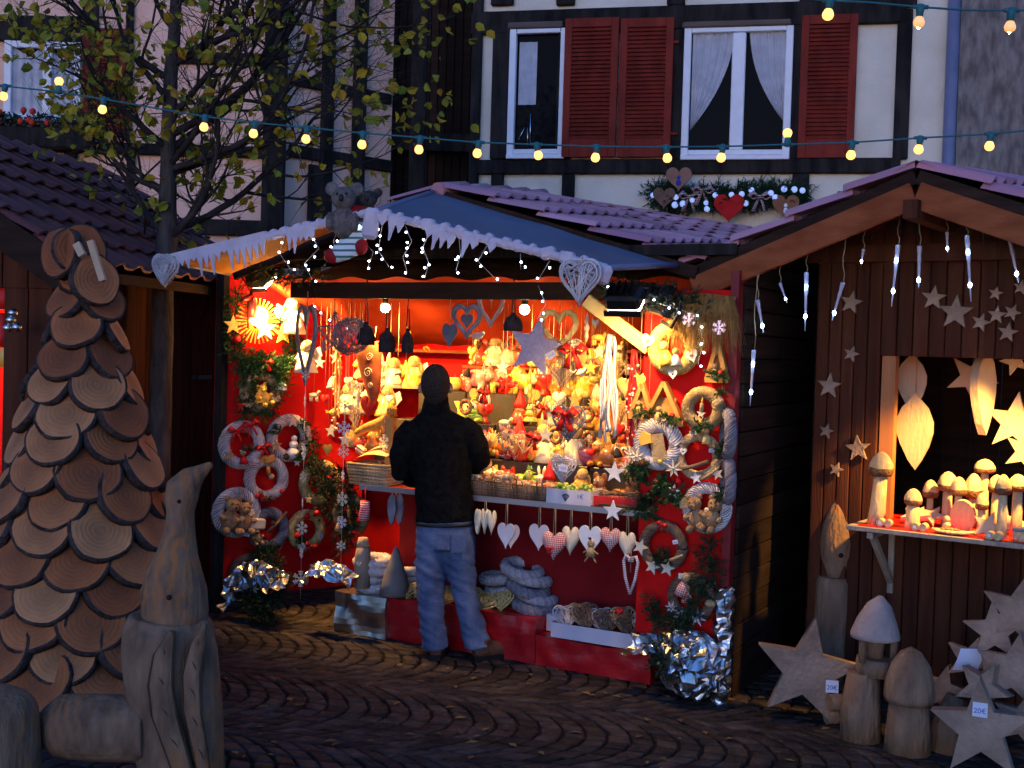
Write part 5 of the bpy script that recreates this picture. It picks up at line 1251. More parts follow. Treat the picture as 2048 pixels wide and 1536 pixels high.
def rp_w(label, px, py, r_, style, decos, tube=.30, u=-.075, grp=RW):
    w = hit(px, py, L0 + BD * u, BD); Ro = r_ / F * w.y * 1.05
    return wreath(label, MBo(px, py, u), Ro, style, decos, grp, tube)
rp_w('large brightly lit straw wreath with white hearts and yellow angel figures', 1348, 696, 53, 'straw', [('heart', -.92, .2, 1.5), ('heart', .8, -.28, 1.4), ('heart', .1, -.95, 1), ('doll', -.1, -.6, 1.5, K['gold']), ('doll', .2, -.62, 1.1, K['white']), ('scarf', .0, .75, .9, K['gold'])], .36)
rp_w('burlap-wrapped wreath with a candle, star and green fir in its centre', 1407, 818, 43, 'burlap', [('candle', 0, -.1, 1.1, K['burlap']), ('star', 0, -.2, .9), ('pine', 0, -.75, 1), ('ball', -.05, -.62, .9, K['gold']), ('scarf', .75, .35, 1, K['burlap']), ('tag', -.35, -1.05, 1.3), ('pine', .85, .8, .6), ('ball', .1, -.95, .8, K['gold'])], .36)
rp_w('flat whitewashed wreath with two brown paper cards at the counter end', 1317, 888, 50, 'white', [('card', .1, -.1, 1.4), ('flower', -.75, -.5, 1.4), ('flower', .75, -.85, 1.3), ('cone', -.5, -.75, 1.2), ('cone', -.75, -.8), ('pine', -.6, -.9, 1), ('house', -.35, .0, 1.2), ('ball', .2, -.65, .9, K['gold'])], .36)
rp_w('open brown twig wreath with a golden-haired doll, right of the card wreath', 1397, 912, 46, 'natural', [('doll', .4, .55, 1.1, K['straw']), ('branch', -.2, -.45, 1.6), ('heart', -.6, .15, .9), ('star', .0, -.9, 1.1, K['white']), ('star', .9, -.65, 1.2), ('tag', .62, .28), ('branch', .6, -.7, 1, K['lt_wicker'])], .24)
rp_w('white twig wreath with two tan teddies along its lower edge', 1414, 1016, 49, 'white', [('teddy', -.3, -.42, 1.3), ('teddy', .25, -.38, 1.25), ('scarf', .2, -.1, .9), ('house', -.8, -.05, 1, K['burlap']), ('ball', -.1, -.7, 1.6, K['slate'])], .28)
rp_w('brown wreath with cream wooden stars and a small fir tree', 1326, 1092, 47, 'brown', [('star', -.9, -.1, 1.5), ('star', -.35, -.85, 1.4), ('star', .3, -.85, 1.4), ('pine', .05, -.4, 1, K['needle_dk']), ('tag', .6, .25), ('bow', -.0, .9, .7), ('branch', .5, -.45, 1, K['lt_wicker'])], .27)
rp_w('brown wreath with a red gingham figure and pale blossoms, lowest on the right', 1383, 1195, 48, 'brown', [('doll', -.35, .1, 1.6, K['gingham']), ('doll', -.1, -.15, 1.2, K['gingham']), ('flower', -.3, -.75, 1.4, K['lav_white']), ('flower', .35, -.7, 1.4, K['lav_white']), ('flower', -.75, -.45, 1, K['lav_white']), ('tag', -.35, .85, 1.3), ('scarf', .85, -.1, .8, K['burlap'])], .26)
for py, lab, s in ((868, 'blue-grey woven wreath seen edge-on at the right end of the panel, upper one', .135), (962, 'blue-grey woven wreath seen edge-on at the right end of the panel, lower one', .125)):
    wreath(lab, MBo(1456, py, -.10, R(-64)), s, 'grey', [('pine', .1, -.6, .9, K['needle_dk'])], RW, .30)
# small arrangements on the right panel
def arr(label, px, py, decos, u=-.06, s=.14, cat='arrangement', name='table_arrangement'):
    root = thing(name, label, cat, MBo(px, py, u), 'pine and star arrangements'); 
    for d in decos: deco(root, d[0], D(d[1] * s, d[2] * s, -.02, gr.random() - .5), d[3] if len(d) > 3 else 1, d[4] if len(d) > 4 else None)
arr('fir cone cluster with white star below the card wreath', 1335, 975, [('pine', 0, 0, 1.2), ('cone', -.4, .2, 1), ('cone', .3, -.1, 1), ('star', .3, -.1, 1.1, K['white']), ('ball', -.1, -.3, 1.2, K['dkred']), ('pine', .5, -.4, 1), ('ball', .5, .3, 1)])
arr('cluster of cream blossoms and cones at the counter corner', 1278, 925, [('flower', -.3, .3, 1.2), ('flower', .2, .5, 1.1), ('flower', .35, .0, 1), ('cone', -.1, -.1, 1.2), ('cone', .3, -.4, 1.1), ('pine', 0, -.5, 1.1), ('flower', -.5, -.2, 1)], -.02)
arr('dark fir sprig with red berries above the counter corner', 1303, 1000, [('pine', 0, 0, 1.3, K['needle_dk']), ('ball', -.2, .2, 1), ('ball', .2, .1, 1), ('cone', .1, -.3, 1.1), ('ball', 0, -.35, 1, K['gold']), ('pine', -.3, -.5, 1)], -.03)
# rustic wooden huts on the right panel
def hut(label, px, py, w, h, u=-.06):
    M = MBo(px, py, u); r = thing('wooden_hut', label, 'ornament', M, 'rustic wooden huts')
    m = MB(); m.beam((-w / 2, 0, -h / 2), (0, 0, h / 2), .022, .05, (0, 1, 0)); m.beam((w / 2, 0, -h / 2), (0, 0, h / 2), .022, .05, (0, 1, 0)); m.beam((-w * .55, 0, -h / 2), (w * .55, 0, -h / 2), .03, .06, (0, 1, 0)); obj('frame', m, K['orange_wood'], r)
    m = MB(); m.box((0, .02, -h * .18), (w * .6, .02, h * .6)); obj('back_board', m, K['dk_straw'], r)
    deco(r, 'pine', D(w * .25, -h * .4), .8); deco(r, 'ball', D(w * .3, -h * .3), .9); deco(r, 'doll', D(-w * .1, -h * .45, -.02), .9, K['straw'])
hut('triangular rustic wooden crib with straw below the lit straw wreath', 1328, 805, .22, .22)
hut('small brown wooden roof ornament under the straw fringe', 1436, 722, .11, .2)
hut('carved orange wooden lantern left of the triangular crib', 1285, 800, .13, .18, -.03)
m = MB(); t, z = bhit(1393, 640, -.12)
for i in range(520):
    x = (gr.random() - .5) * .30; L = .10 + gr.random() * .17; sl = (gr.random() - .35) * .10 + x * .25
    m.tube([(x, (gr.random() - .5) * .1, .10 - abs(x) * .1), (x + sl * .4, -.03 - gr.random() * .05, .03), (x + sl, -.04 - gr.random() * .06, -L + .04)], [.0016, .0014, .0008], 3, cap=False)
single('straw_fringe', m, K['dk_straw'], 'shaggy straw thatch fringe at the upper right corner of the stall', 'straw', BMX @ T(t + .05, -.12, z + .04))

# ---------------------------------------------------------------- fir garlands
def gpath(pts, off): return [MWo(x, y, off).translation for x, y in pts]
def garland(label, paths, n, mt, decos=(), L=.026, spread=.085, o=None):
    org = paths[0][0]; root = thing('fir_garland', label, 'garland', T(*org), 'fir garlands of the middle stall'); m = MB()
    for p in paths: needles(m, [q - org for q in p], n, L, spread, gr, .0022, 16)
    obj('needles', m, mt, root); m = MB()
    for p in paths: m.tube([q - org for q in p], .006, 5)
    obj('branch', m, K['cone'], root)
    for kind, p, s, mt_ in decos: deco(root, kind, T(*(p - org)) @ RZ(-R(20)), s, mt_)
g1 = [gpath([(478, 585), (468, 640), (470, 700), (492, 730), (500, 790), (490, 830)], .07), gpath([(560, 640), (585, 660), (590, 700), (560, 740), (555, 790), (520, 828)], .07), gpath([(492, 730), (530, 725), (560, 735)], .06)]
garland('bright green fir garland framing the lit star on the left red panel', g1, 170, K['needle'], [('ball', MWo(474, 678, .12).translation, 1.6, None), ('bow', MWo(535, 725, .12).translation, .9, None), ('house', MWo(565, 780, .12).translation, .9, K['white']), ('cone', MWo(505, 700, .12).translation, 1, None), ('bow', MWo(482, 810, .12).translation, .6, None)])
g2 = [[bw(*a) for a in ((.30, .55, 1.28), (.42, .52, 1.1), (.52, .48, .95), (.62, .45, .80), (.72, .42, .62), (.80, .40, .45))], [bw(*a) for a in ((.75, .45, 1.02), (.80, .42, .85), (.86, .4, .68), (.84, .38, .5))]]
garland('dark green fir garland drooping below the basket at the left of the counter', g2, 130, K['needle_dk'], [('star', bw(.5, .40, .78), .9, K['burlap']), ('star', bw(.36, .44, 1.02), .8, None), ('ball', bw(.6, .36, .7), 1, None)])
g3 = [[bw(*a) for a in ((.25, .2, .42), (.45, .1, .36), (.6, .0, .28), (.55, -.05, .15))], [bw(.3, .0, .2), bw(.5, -.1, .12), bw(.65, -.12, .1)]]
garland('dark fir branches heaped at the foot of the left red panel', g3, 120, K['needle_dk'], [('cone', bw(.45, -.05, .3), 1.2, None), ('flower', bw(.4, -.03, .22), 1, None)])
g4 = [[bw(*a) for a in ((3.22, -.10, .50), (3.28, -.12, .40), (3.4, -.14, .42), (3.52, -.1, .60), (3.54, -.1, .85))], [bw(3.28, -.16, .25), bw(3.4, -.2, .2), bw(3.5, -.2, .25)]]
garland('dark fir branches at the lower right corner of the stall', g4, 120, K['needle_dk'])
g5 = [[bw(*a) for a in ((2.95, -.16, 2.20), (3.1, -.16, 2.16), (3.3, -.16, 2.14), (3.5, -.14, 2.10))]]
garland('short dark fir garland with lights along the right end of the eaves', g5, 110, K['needle_dk'])
g6 = [[bw(*a) for a in ((.45, -.10, 2.30), (.65, -.08, 2.26), (.9, -.06, 2.28))]]
garland('short dark fir garland above the left floodlight', g6, 50, K['needle_dk'])

# ---------------------------------------------------------------- lit star and ornaments on the left panel
r = thing('lit_star', 'glowing yellow sunburst star lamp on the fir garland', 'star lamp', MWo(515, 642, .12))
m = MB()
for i in range(30): a = 2 * math.pi * i / 30; m.beam((math.cos(a) * .05, 0, math.sin(a) * .05), (math.cos(a) * .155, 0, math.sin(a) * .155), .011, .004, (0, 1, 0))
obj('rays', m, mat('ray_orange', (.6, .2, .02), (.75, .32, .04), 6, .5), r)
m = MB(); m.ball((0, -.01, .03), .07, 14, 10); obj('globe', m, glow('star_glow', (1, .62, .08), 5), r)
m = MB(); m.prism(star_pts(.085), .012, T(.02, -.085, -.05)); obj('star', m, mat('star_lit', (.8, .6, .25), None, 5, .5, emit=(1, .7, .3), estr=1.5), r)
lamp(MWo(515, 640, .26).translation, MWo(515, 640, .1).translation, 2.2, (1, .62, .18), 'POINT', rad=.06)
def star_on(label, M, Ro, th=.012, mt=None, group=None, name='wooden_star', ri=None):
    m = MB(); m.prism(star_pts(Ro, ri), th); return single(name, m, mt or K['cream'], label, 'star', M, group)
star_on('orange cut-out star at the left edge of the lit fir garland', MWo(466, 650, .13), .07, .01, K['orange_wood'])
star_on('yellow star hanging right of the glowing sunburst lamp', MWo(566, 668, .13), .075, .01, K['gold'])
r = figure('angel', 'cream', MWo(585, 668, .10) , 'white angel ornament above the yellow star on the garland', 1.5, mt=K['white'])
figure('angel', 'cream', MBo(612, 745, .3), 'white angel hung inside the elongated twig heart', 1.3, mt=K['white'])
# reindeer head ornament in red-brown
r = thing('reindeer_ornament', 'dark red reindeer ornament under the left end of the awning', 'reindeer ornament', MWo(503, 612, .16))
m = MB(); m.tube([(.0, 0, -.08), (.005, 0, 0), (-.01, -.01, .06)], [.03, .035, .028], 10); m.tube([(-.005, -.0, .065), (-.05, -.03, .05), (-.085, -.04, .04)], [.026, .02, .014], 10)
for x in (-.02, .03): m.tube([(x, 0, -.06), (x, 0, -.15)], [.012, .007], 6)
obj('body', m, mat('red_metal', (.25, .03, .03), (.33, .05, .04), 8, .3, metal=.4), r); m = MB()
for s in (-1, 1):
    m.tube([(0, 0, .08), (s * .03, 0, .13), (s * .07, 0, .19)], .006, 6)
    for f in (.5, .8): m.tube([(s * .04 * f + s * .01, 0, .08 + .09 * f), (s * .06 * f + s * .03, -.01, .10 + .13 * f)], .004, 5)
obj('antlers', m, K['dkred'], r)

# ---------------------------------------------------------------- hanging strings of snowflakes
def snow_string(label, px, y0, y1, u, n, sizes):
    t, z0 = bhit(px, y0, u); z1 = bhit(px, y1, u)[1]
    r = thing('snowflake_string', label, 'hanging ornament', BMX @ T(t, u, z0), 'snowflake strings'); m = MB(); m.tube([(0, 0, .5), (0, 0, z1 - z0)], .0016, 4); obj('thread', m, K['white_wire'], r)
    fm = None
    for i in range(n):
        f = flake_mesh(sizes[i % len(sizes)]); o = obj('snowflake', f, K['lav_white'] if i % 2 else K['cream'], r, T(0, -.002, (z1 - z0) * (i + .2) / n) @ RZ((gr.random() - .5) * 1.9))
snow_string('left string of white snowflakes hanging in front of the red panel', 612, 740, 1200, -.08, 9, (.028, .04, .03, .05, .034))
snow_string('string of white snowflakes hanging before the dark garland left of the customer', 690, 800, 1130, -.05, 7, (.03, .042, .036))
snow_string('short snowflake string close to the customer on the left', 768, 880, 905, .1, 1, (.05,))
# ---------------------------------------------------------------- ornaments hung from the lintel
def hang(root, L, mt=None, w=.0025, sp=0):
    m = MB()
    if sp: m.tube([(-sp, 0, 0), (0, 0, L), (sp, 0, 0)], w, 5)
    else: m.tube([(0, 0, 0), (0, 0, L)], w, 5)
    obj('cord', m, mt or K['rope'], root)
HG = 'hanging ornaments under the lintel'
def mlen(px, py, u, r_): w = hit(px, py, L0 + BD * u, BD); return r_ / F * w.y
# tall twig heart edge-on
r = thing('twig_heart', 'tall narrow grey-blue twig heart hanging at the left of the opening', 'heart', MBo(612, 690, -.06), HG)
m = MB(); o = heart_pts(.15, .50, 40); m.tube([(x, 0, z) for x, z in o], .012, 7, closed=True); m.tube([(x * .93, -.01, z * .97 + .004) for x, z in o], .008, 6, closed=True); obj('frame', m, K['gy_wicker'], r); hang(r, .3); 
# grey wicker stars / balls
for px, py, s, lab in ((668, 668, .12, 'dark grey tangled wicker star hanging from the lintel, the left one'), (702, 672, .13, 'dark grey tangled wicker ball hanging beside the wicker star')):
    r = thing('wicker_star' if px < 690 else 'wicker_ball', lab, 'ornament', MBo(px, py, -.03), HG); m = MB()
    if px < 690:
        o = star_pts(s * 1.2, s * .55); m.tube([(x, 0, z) for x, z in o], .005, 5, closed=True)
        for i in range(46): a, b = gr.randrange(10), gr.randrange(10); m.tube([(o[a][0], 0, o[a][1]), ((o[a][0] + o[b][0]) / 2, (gr.random() - .5) * .07, (o[a][1] + o[b][1]) / 2), (o[b][0], 0, o[b][1])], .0022, 4)
    else:
        for i in range(60):
            d = V((gr.random() - .5, gr.random() - .5, gr.random() - .5)).normalized(); x = d.orthogonal().normalized(); y = d.cross(x); rr = s * (.75 + .25 * gr.random()); m.tube([(x * math.cos(a) + y * math.sin(a)) * rr for a in (k * math.pi / 7 for k in range(10))], .0024, 4)
    obj('twigs', m, K['gy_wicker'], r); hang(r, .32, K['dark_thing'])
def tassel(label, px, y0, y1, w_, u=-.02):
    t, z0 = bhit(px, y0, u); z1 = bhit(px, y1, u)[1]; h = z0 - z1
    r = thing('bell_ornament', label, 'ornament', BMX @ T(t, u, z1), HG); m = MB(); m.lathe([(w_, 0), (w_ * 1.05, h * .18), (w_ * .8, h * .38), (w_ * .3, h * .48), (.006, h * .55)], 12); obj('bell', m, K['dark_thing'], r); m = MB(); m.tube([(-.012, 0, h * .5), (-.006, 0, h), (.0, 0, h + .15)], .004, 5); m.tube([(.012, 0, h * .5), (.006, 0, h)], .004, 5); obj('cord', m, K['dark_thing'], r)
    m = MB()
    for i in range(7): m.ball(((gr.random() - .5) * w_ * 1.6, -w_ * .8, h * (.05 + .3 * gr.random())), .006, 6, 5)
    obj('beads', m, K['cone'], r)
tassel('black felt bell on a doubled cord left of the horn stocking', 734, 605, 690, .055)
tassel('black felt bell on a long cord, second from the left', 776, 615, 705, .052)
tassel('slim dark bell with beads nearest the customer', 817, 618, 706, .036)
tassel('dark grey sack-shaped bell above the lilac star', 1028, 595, 662, .055)
# hearts under the lintel
def hearts_h(label, px, py, w_, h_, kind, u=-.03, cord=.2, mt=None, tilt=0, extra=None):
    r = thing({'slab': 'slate_heart', 'frame': 'twisted_heart', 'wicker': 'wicker_heart', 'puffy': 'fabric_heart', 'wood': 'wooden_heart'}[kind], label, 'heart', MBo(px, py, u, 0, tilt), HG)
    if kind in ('slab', 'wood'): m = MB(); m.prism(heart_pts(w_, h_), .012); obj('heart', m, mt or K['slate'], r)
    if kind == 'frame':
        m = MB(); o = heart_pts(w_, h_); m.tube([(x * .9, 0, z * .9) for x, z in o], w_ * .07, 8, closed=True)
        for k in range(3): m.tube([(x * (.82 + .09 * k) , -.006 + .004 * math.sin(i * .9 + k * 2), z * (.82 + .09 * k)) for i, (x, z) in enumerate(o)], w_ * .03, 5, closed=True)
        obj('frame', m, mt or K['gy_wicker'], r)
    if kind == 'wicker': obj('wicker', wicker_heart(w_, h_, .06, 54), mt or K['gy_wicker'], r)
    if kind == 'puffy': obj('heart', puffy_heart(w_, h_, .05), mt or K['cream'], r)
    if extra: extra(r)
    hang(r, h_ * .35 + cord); return r
hearts_h('flat slate-grey heart hanging left of the heart frame', 899, 672, .10, .15, 'slab', u=-.04)
def inner(r): m = MB(); m.prism(heart_pts(.08, .085), .012, T(0, 0, 0)); obj('inner_heart', m, K['slate'], r)
hearts_h('grey heart frame with a small solid heart inside', 934, 643, .20, .20, 'frame', cord=.08, extra=inner)
hearts_h('padded grey-pink heart frame hanging highest under the lintel', 982, 618, .17, .22, 'frame', cord=.03, mt=mat('grey_pink', (.3, .2, .2), (.4, .28, .27), 20, .9))
star_on('large lilac glitter star hanging right of the middle', MBo(1070, 694, -.05, 0, R(12)), .175, .02, K['glitter'], HG, 'glitter_star', .08)
hearts_h('straw-wrapped heart frame right of the lilac star', 1118, 662, .24, .24, 'frame', mt=K['straw'], u=.02)
hearts_h('big natural wicker heart with a price tag, below the straw heart frame', 1128, 728, .27, .29, 'wicker', mt=K['lt_wicker'], u=-.0, extra=lambda r: (tagcard(r, T(-.06, -.05, .05) @ RY(R(-30)), .06, .04), bow(r, T(.08, -.045, .08), 1.6)))
hearts_h('grey wicker heart with a large red ribbon in the middle of the display', 1137, 848, .205, .21, 'wicker', u=-.08, cord=.6, extra=lambda r: bow(r, T(0, -.045, .06), 1.5))
hearts_h('grey wicker heart with a blue-written price tag just above the counter', 1127, 938, .155, .16, 'wicker', u=-.10, cord=.5, mt=K['wh_wicker'], extra=lambda r: tagcard(r, T(.02, -.045, .01) @ RY(.1), .055, .04))
star_on('white painted star hanging above the red tray', MBo(1229, 945, -.09), .062, .012, K['white'], HG)
star_on('white painted star hanging in front of the counter edge', MBo(1226, 1022, -.09), .06, .012, K['white'], HG)
# white ribbons bundle, bead strings
def ribbons(label, px, y0, y1, mt, n, u, w_, spread, bead=False):
    t, z0 = bhit(px, y0, u); z1 = bhit(px, y1, u)[1]; r = thing('ribbon_bundle', label, 'ribbons', BMX @ T(t, u, z0), 'hanging ribbon bundles'); m = MB()
    for i in range(n):
        x = (i / max(1, n - 1) - .5) * spread; pts = [(x * .25, 0, .06)] + [(x * (.5 + .5 * f) + .008 * math.sin(f * 9 + i), -.01 * (i % 3) + .006 * math.cos(f * 7 + i * 2), (z1 - z0) * f * (.8 + .2 * gr.random())) for f in (0, .15, .3, .45, .6, .75, .9, 1)]
        m.tube(pts, [(w_, .0016)] * len(pts), 6, side=(1, .2, 0))
    obj('ribbon', m, mt, r)
    if bead:
        m = MB()
        for i in range(26): m.ball(((gr.random() - .5) * spread * 1.2, -.02, (z1 - z0) * gr.random()), .008, 6, 5)
        obj('beads', m, K['cream'], r)
ribbons('bundle of shining white ribbons hanging right of the big wicker hearts', 1222, 690, 890, K['white'], 9, .0, .008, .12)
ribbons('red ribbons strung with pale beads beside the white ribbons', 1268, 720, 900, K['red'], 7, -.01, .006, .07, True)
ribbons('thin orange ribbons hanging at the left behind the snowflake string', 678, 690, 860, mat('orange_ribbon', (.65, .25, .08), (.7, .3, .1), 9, .7), 5, .25, .006, .05, True)
# wooden pendants near the top right
def pendant(label, px, py, kind, s, u=.05, mt=None):
    r = thing('wooden_pendant', label, 'ornament', MBo(px, py, u), HG); m = MB()
    if kind == 'spire': m.lathe([(.002, -s), (.012, -s * .6), (.008, -s * .3), (.018, 0), (.006, s * .3), (.014, s * .45), (.002, s)], 10)
    if kind == 'heart': puffy_heart(s, s * 1.1, s * .5, None, m)
    if kind == 'bell': m.lathe([(s * .55, -s * .5), (s * .5, -s * .3), (s * .3, .2 * s), (s * .1, s * .5)], 12)
    if kind == 'bird': m.ball((0, 0, 0), (s * .8, s * .35, s * .45)); m.ball((s * .7, 0, s * .35), s * .3); m.prism([(-s * .6, 0), (-s * 1.4, s * .3), (-s * 1.2, -s * .15)], .01)
    if kind == 'star': m.prism(star_pts(s), .012)
    if kind == 'horse': m.ball((0, 0, 0), (s, s * .35, s * .4)); m.tube([(s * .7, 0, .1 * s), (s * 1.1, 0, s * .7)], [s * .3, s * .2], 8); [m.tube([(x * s, 0, 0), (x * s, 0, -s)], s * .13, 6) for x in (-.7, -.4, .4, .7)]
    obj('figure', m, mt or K['cream'], r); hang(r, max(.1, 2.13 - r.matrix_basis.translation.z), K['rope'], .0014)
pendant('slim cream wooden spire hanging beside the yellow brace', 1174, 655, 'spire', .085)
pendant('cream wooden heart hanging next to the wooden spire', 1191, 648, 'heart', .05)
pendant('yellow wooden horse pendant below the spire and heart', 1197, 675, 'horse', .045, mt=K['gold'])
pendant('cream wooden star at the left of the white ribbons', 1200, 705, 'star', .045)
pendant('cream bell pendant low under the yellow brace', 1297, 835, 'bell', .11, -.02)
pendant('round pale yellow gourd hanging left of the carved lantern', 1280, 765, 'heart', .1, .0, K['gold'])
pendant('straw-coloured honeycomb ball left of the pale gourd', 1252, 778, 'heart', .12, .1, K['straw'])
pendant('yellow wooden bird pendant in front of the back shelf', 1190, 760, 'bird', .05, .2, K['gold'])
pendant('cream wooden heart tilted in the middle of the display', 1118, 800, 'heart', .09, .3)
pendant('white carved bird above the top row of figurines', 1160, 745, 'bird', .05, .35, K['white'])
pendant('cream teeth-like wooden comb ornament under the lintel middle', 955, 672, 'bird', .05, .15, K['white'])
pendant('cream wooden star pendant left of the red felt horn', 672, 715, 'star', .05, .3)
pendant('cream wooden bell pendant left of the orange ribbons', 665, 765, 'bell', .08, .35)
pendant('white star pendant over the left end of the shelves', 640, 725, 'star', .045, .25, K['white'])
pendant('cream wooden heart between the orange ribbons and the felt horn', 697, 765, 'heart', .07, .4)
pendant('yellow wooden bird under the orange ribbons', 668, 825, 'bird', .05, .3, K['gold'])
pendant('cream star hanging above the orange plush animal', 662, 862, 'star', .045, .25)
pendant('cream wooden spire left of the customer under the lintel', 716, 800, 'spire', .08, .35)
# crowd of small ornaments pinned along strings behind the hanging hearts
OK_ = [('star', 'cream', K['cream']), ('heart', 'gold', K['gold']), ('bird', 'red', K['red']), ('bell', 'straw-yellow', K['straw']), ('heart', 'white', K['white']), ('star', 'gold', K['gold']), ('spire', 'orange', K['orange_wood']), ('horse', 'cream', K['cream']), ('heart', 'red', K['red']), ('bird', 'cream', K['cream'])]
spots = [(1005, 735, 'beside the left tip of the lilac star'), (945, 705, 'behind the grey heart frame'), (1022, 770, 'over the pigs on the top step'), (1168, 700, 'right of the straw heart frame'), (1150, 690, 'touching the big wicker heart'), (1182, 735, 'over the straw wreath side of the shelf'), (1248, 700, 'below the middle of the yellow brace'), (1262, 735, 'above the honeycomb ball'), (1240, 860, 'beside the lower end of the white ribbons'), (1165, 870, 'right of the beribboned wicker heart'), (1092, 870, 'left of the beribboned wicker heart'), (1100, 905, 'above the small wicker heart over the counter'), (1180, 905, 'right of the doll on the first step'), (1285, 860, 'left of the card wreath'), (1210, 830, 'in front of the white ribbons'), (1150, 800, 'between the two big wicker hearts'), (1060, 790, 'below the lilac star'), (1010, 845, 'in front of the dark steps'), (650, 800, 'left of the orange ribbons low down'), (705, 815, 'under the felt horn on its left'), (690, 880, 'above the dark garland at the left'), (655, 900, 'beside the left snowflake string'), (722, 760, 'in front of the felt horn'), (795, 760, 'left of the head of the customer'), (778, 800, 'close to the left shoulder of the customer'), (812, 735, 'above the left shoulder of the customer'), (680, 735, 'below the wicker star'), (628, 790, 'left edge of the shelves'), (1205, 770, 'behind the white ribbons'), (1275, 900, 'above the cone and blossom cluster')]
for i, (px, py, wh_) in enumerate(spots):
    kd, cn_, mt = OK_[i % 10]; pendant(f"{cn_} {kd if kd != 'spire' else 'turned spire'} ornament {wh_}", px, py, kd, (.05, .075, .045, .06, .06, .05, .07, .045, .07, .05)[i % 10], .12 + .5 * gr.random(), mt)
# big felt horn and things left of the customer
r = thing('felt_stocking', 'big red-brown felt horn with pale swirl embroidery left of the customer', 'stocking', MBo(742, 745, .2, 0, R(6)), HG)
m = MB(); m.tube([(-.05, 0, .19), (-.03, 0, .1), (-.0, 0, 0), (.03, 0, -.1), (.045, 0, -.17), (.05, 0, -.2)], [(.11, .03), (.10, .035), (.08, .035), (.055, .03), (.03, .02), (.01, .01)], 14, side=(1, 0, 0)); obj('horn', m, mat('horn_felt', (.22, .05, .02), (.3, .075, .03), 20, .9), r)
m = MB()
for cx, cz_, s in ((-.0, .10, .03), (.0, .0, .035), (.03, -.08, .02)): m.tube([(cx + s * (1 - k / 16) * math.cos(k * .8), -.037, cz_ + s * (1 - k / 16) * math.sin(k * .8)) for k in range(15)], .0022, 4)
obj('swirls', m, K['cream'], r); hang(r, .3)
r = thing('plush_animal', 'long orange plush squirrel stretched above the basket', 'plush toy', MBo(755, 850, .15, 0, R(-14)))
m = MB(); m.tube([(-.17, 0, -.02), (-.08, 0, 0), (0, 0, .0), (.07, 0, .02), (.12, -.01, .05)], [.025, .03, .04, .035, .03], 12); m.ball((.14, -.02, .07), .036); m.ball((.125, -.02, .105), .013, 8, 6); m.ball((.158, -.02, .105), .013, 8, 6); m.tube([(.05, -.02, 0), (.06, -.03, -.06)], .014, 8); obj('body', fuse(m, .006, 2), mat('orange_plush', (.55, .22, .04), (.65, .3, .07), 30, .95, .6, 120), r)
m = MB(); m.ball((.135, -.054, .078), .005, 6, 5); m.ball((.155, -.052, .076), .005, 6, 5); obj('eyes', m, K['black'], r)
m = MB(); t, z = bhit(781, 900, .12); m.box((0, 0, 0), (.05, .05, .42)); single('wooden_post', m, K['orange_wood'], 'short orange wooden post standing on the counter beside the customer', 'post', BMX @ T(t, .12, ZC + .21))
r = thing('toy_sled', 'small wooden angel with striped bread in a dark niche above the basket', 'ornament', MBo(722, 900, .22)); m = MB(); m.box((0, 0, 0), (.07, .05, .05), RY(.5), .01); obj('loaf', m, K['cream'], r); m = MB(); [m.box((0, 0, 0), (.075, .052, .007), RY(.5) @ T(0, 0, z_)) for z_ in (-.012, .012)]; obj('stripes', m, K['dkred'], r)
hearts_h('dark red felt heart hanging behind the felt horn', 738, 815, .14, .16, 'puffy', u=.3, mt=K['dkred'], cord=.1)

# ---------------------------------------------------------------- hearts hanging below the counter edge
HC = 'hearts hanging along the counter edge'
def low_heart(label, px, py, w_px, h_px, kind, mt, extra=None, u=-.075):
    w_, h_ = mlen(px, py, u, w_px), mlen(px, py, u, h_px); t, z = bhit(px, py, u)
    r = thing({'wood': 'wooden_heart', 'puffy': 'fabric_heart', 'leaf': 'leaf_pendant', 'trio': 'fabric_heart'}[kind], label, 'heart', BMX @ T(t, u, z), HC)
    if kind == 'wood': m = MB(); m.prism(heart_pts(w_, h_), .010, None, [[(x * .16, z_ * .16 + .01) for x, z_ in heart_pts(w_, h_, 18)]] if extra == 'hole' else None); obj('heart', m, mt, r)
    if kind == 'puffy': obj('heart', puffy_heart(w_, h_, w_ * .42), mt, r)
    if kind == 'trio':
        for x in (-.34, 0, .34): obj('heart', puffy_heart(w_ * .44, h_, .04), mt, r, T(x * w_, -.01 * abs(x), -.1 * abs(x) * w_) @ RZ(x * 1.5))
    if kind == 'leaf':
        for x in (-.016, .018): m = MB(); m.prism([(x + a * w_ * .3, b * h_) for a, b in ((0, .5), (.8, .3), (1, 0), (.5, -.4), (0, -.5), (-.5, -.35), (-1, 0), (-.8, .3))], .012, T(0, x, 0)); obj('leaf', m, mt, r)
    L = ZC - .02 - (z + h_ * .38); m = MB(); m.tube([(-.006, 0, h_ * .36), (-.004, -.0, h_ * .38 + L), (.004, .0, h_ * .38 + L), (.008, 0, h_ * .36)], .0028, 5); obj('cord', m, K['rope'], r)
    if callable(extra): extra(r, w_, h_)
    return r
low_heart('pair of grey wooden leaves hanging left of the customer', 791, 1018, 34, 64, 'leaf', K['gy_wicker'])
low_heart('three cream fabric hearts on a red cord right beside the customer', 970, 1043, 46, 52, 'trio', K['cream'])
def twin(r, w_, h_): m = MB(); m.prism(heart_pts(w_ * .9, h_ * .95), .008); obj('heart', m, K['lav_white'], r, T(w_ * .16, .03, -.006) @ RZ(.4))
low_heart('whitewashed pair of wooden hearts with a wide burlap ribbon', 1012, 1072, 38, 52, 'wood', K['lav_white'], twin)
low_heart('grey-white wooden heart behind the gingham heart', 1078, 1075, 44, 54, 'wood', K['lav_white'], None, -.06)
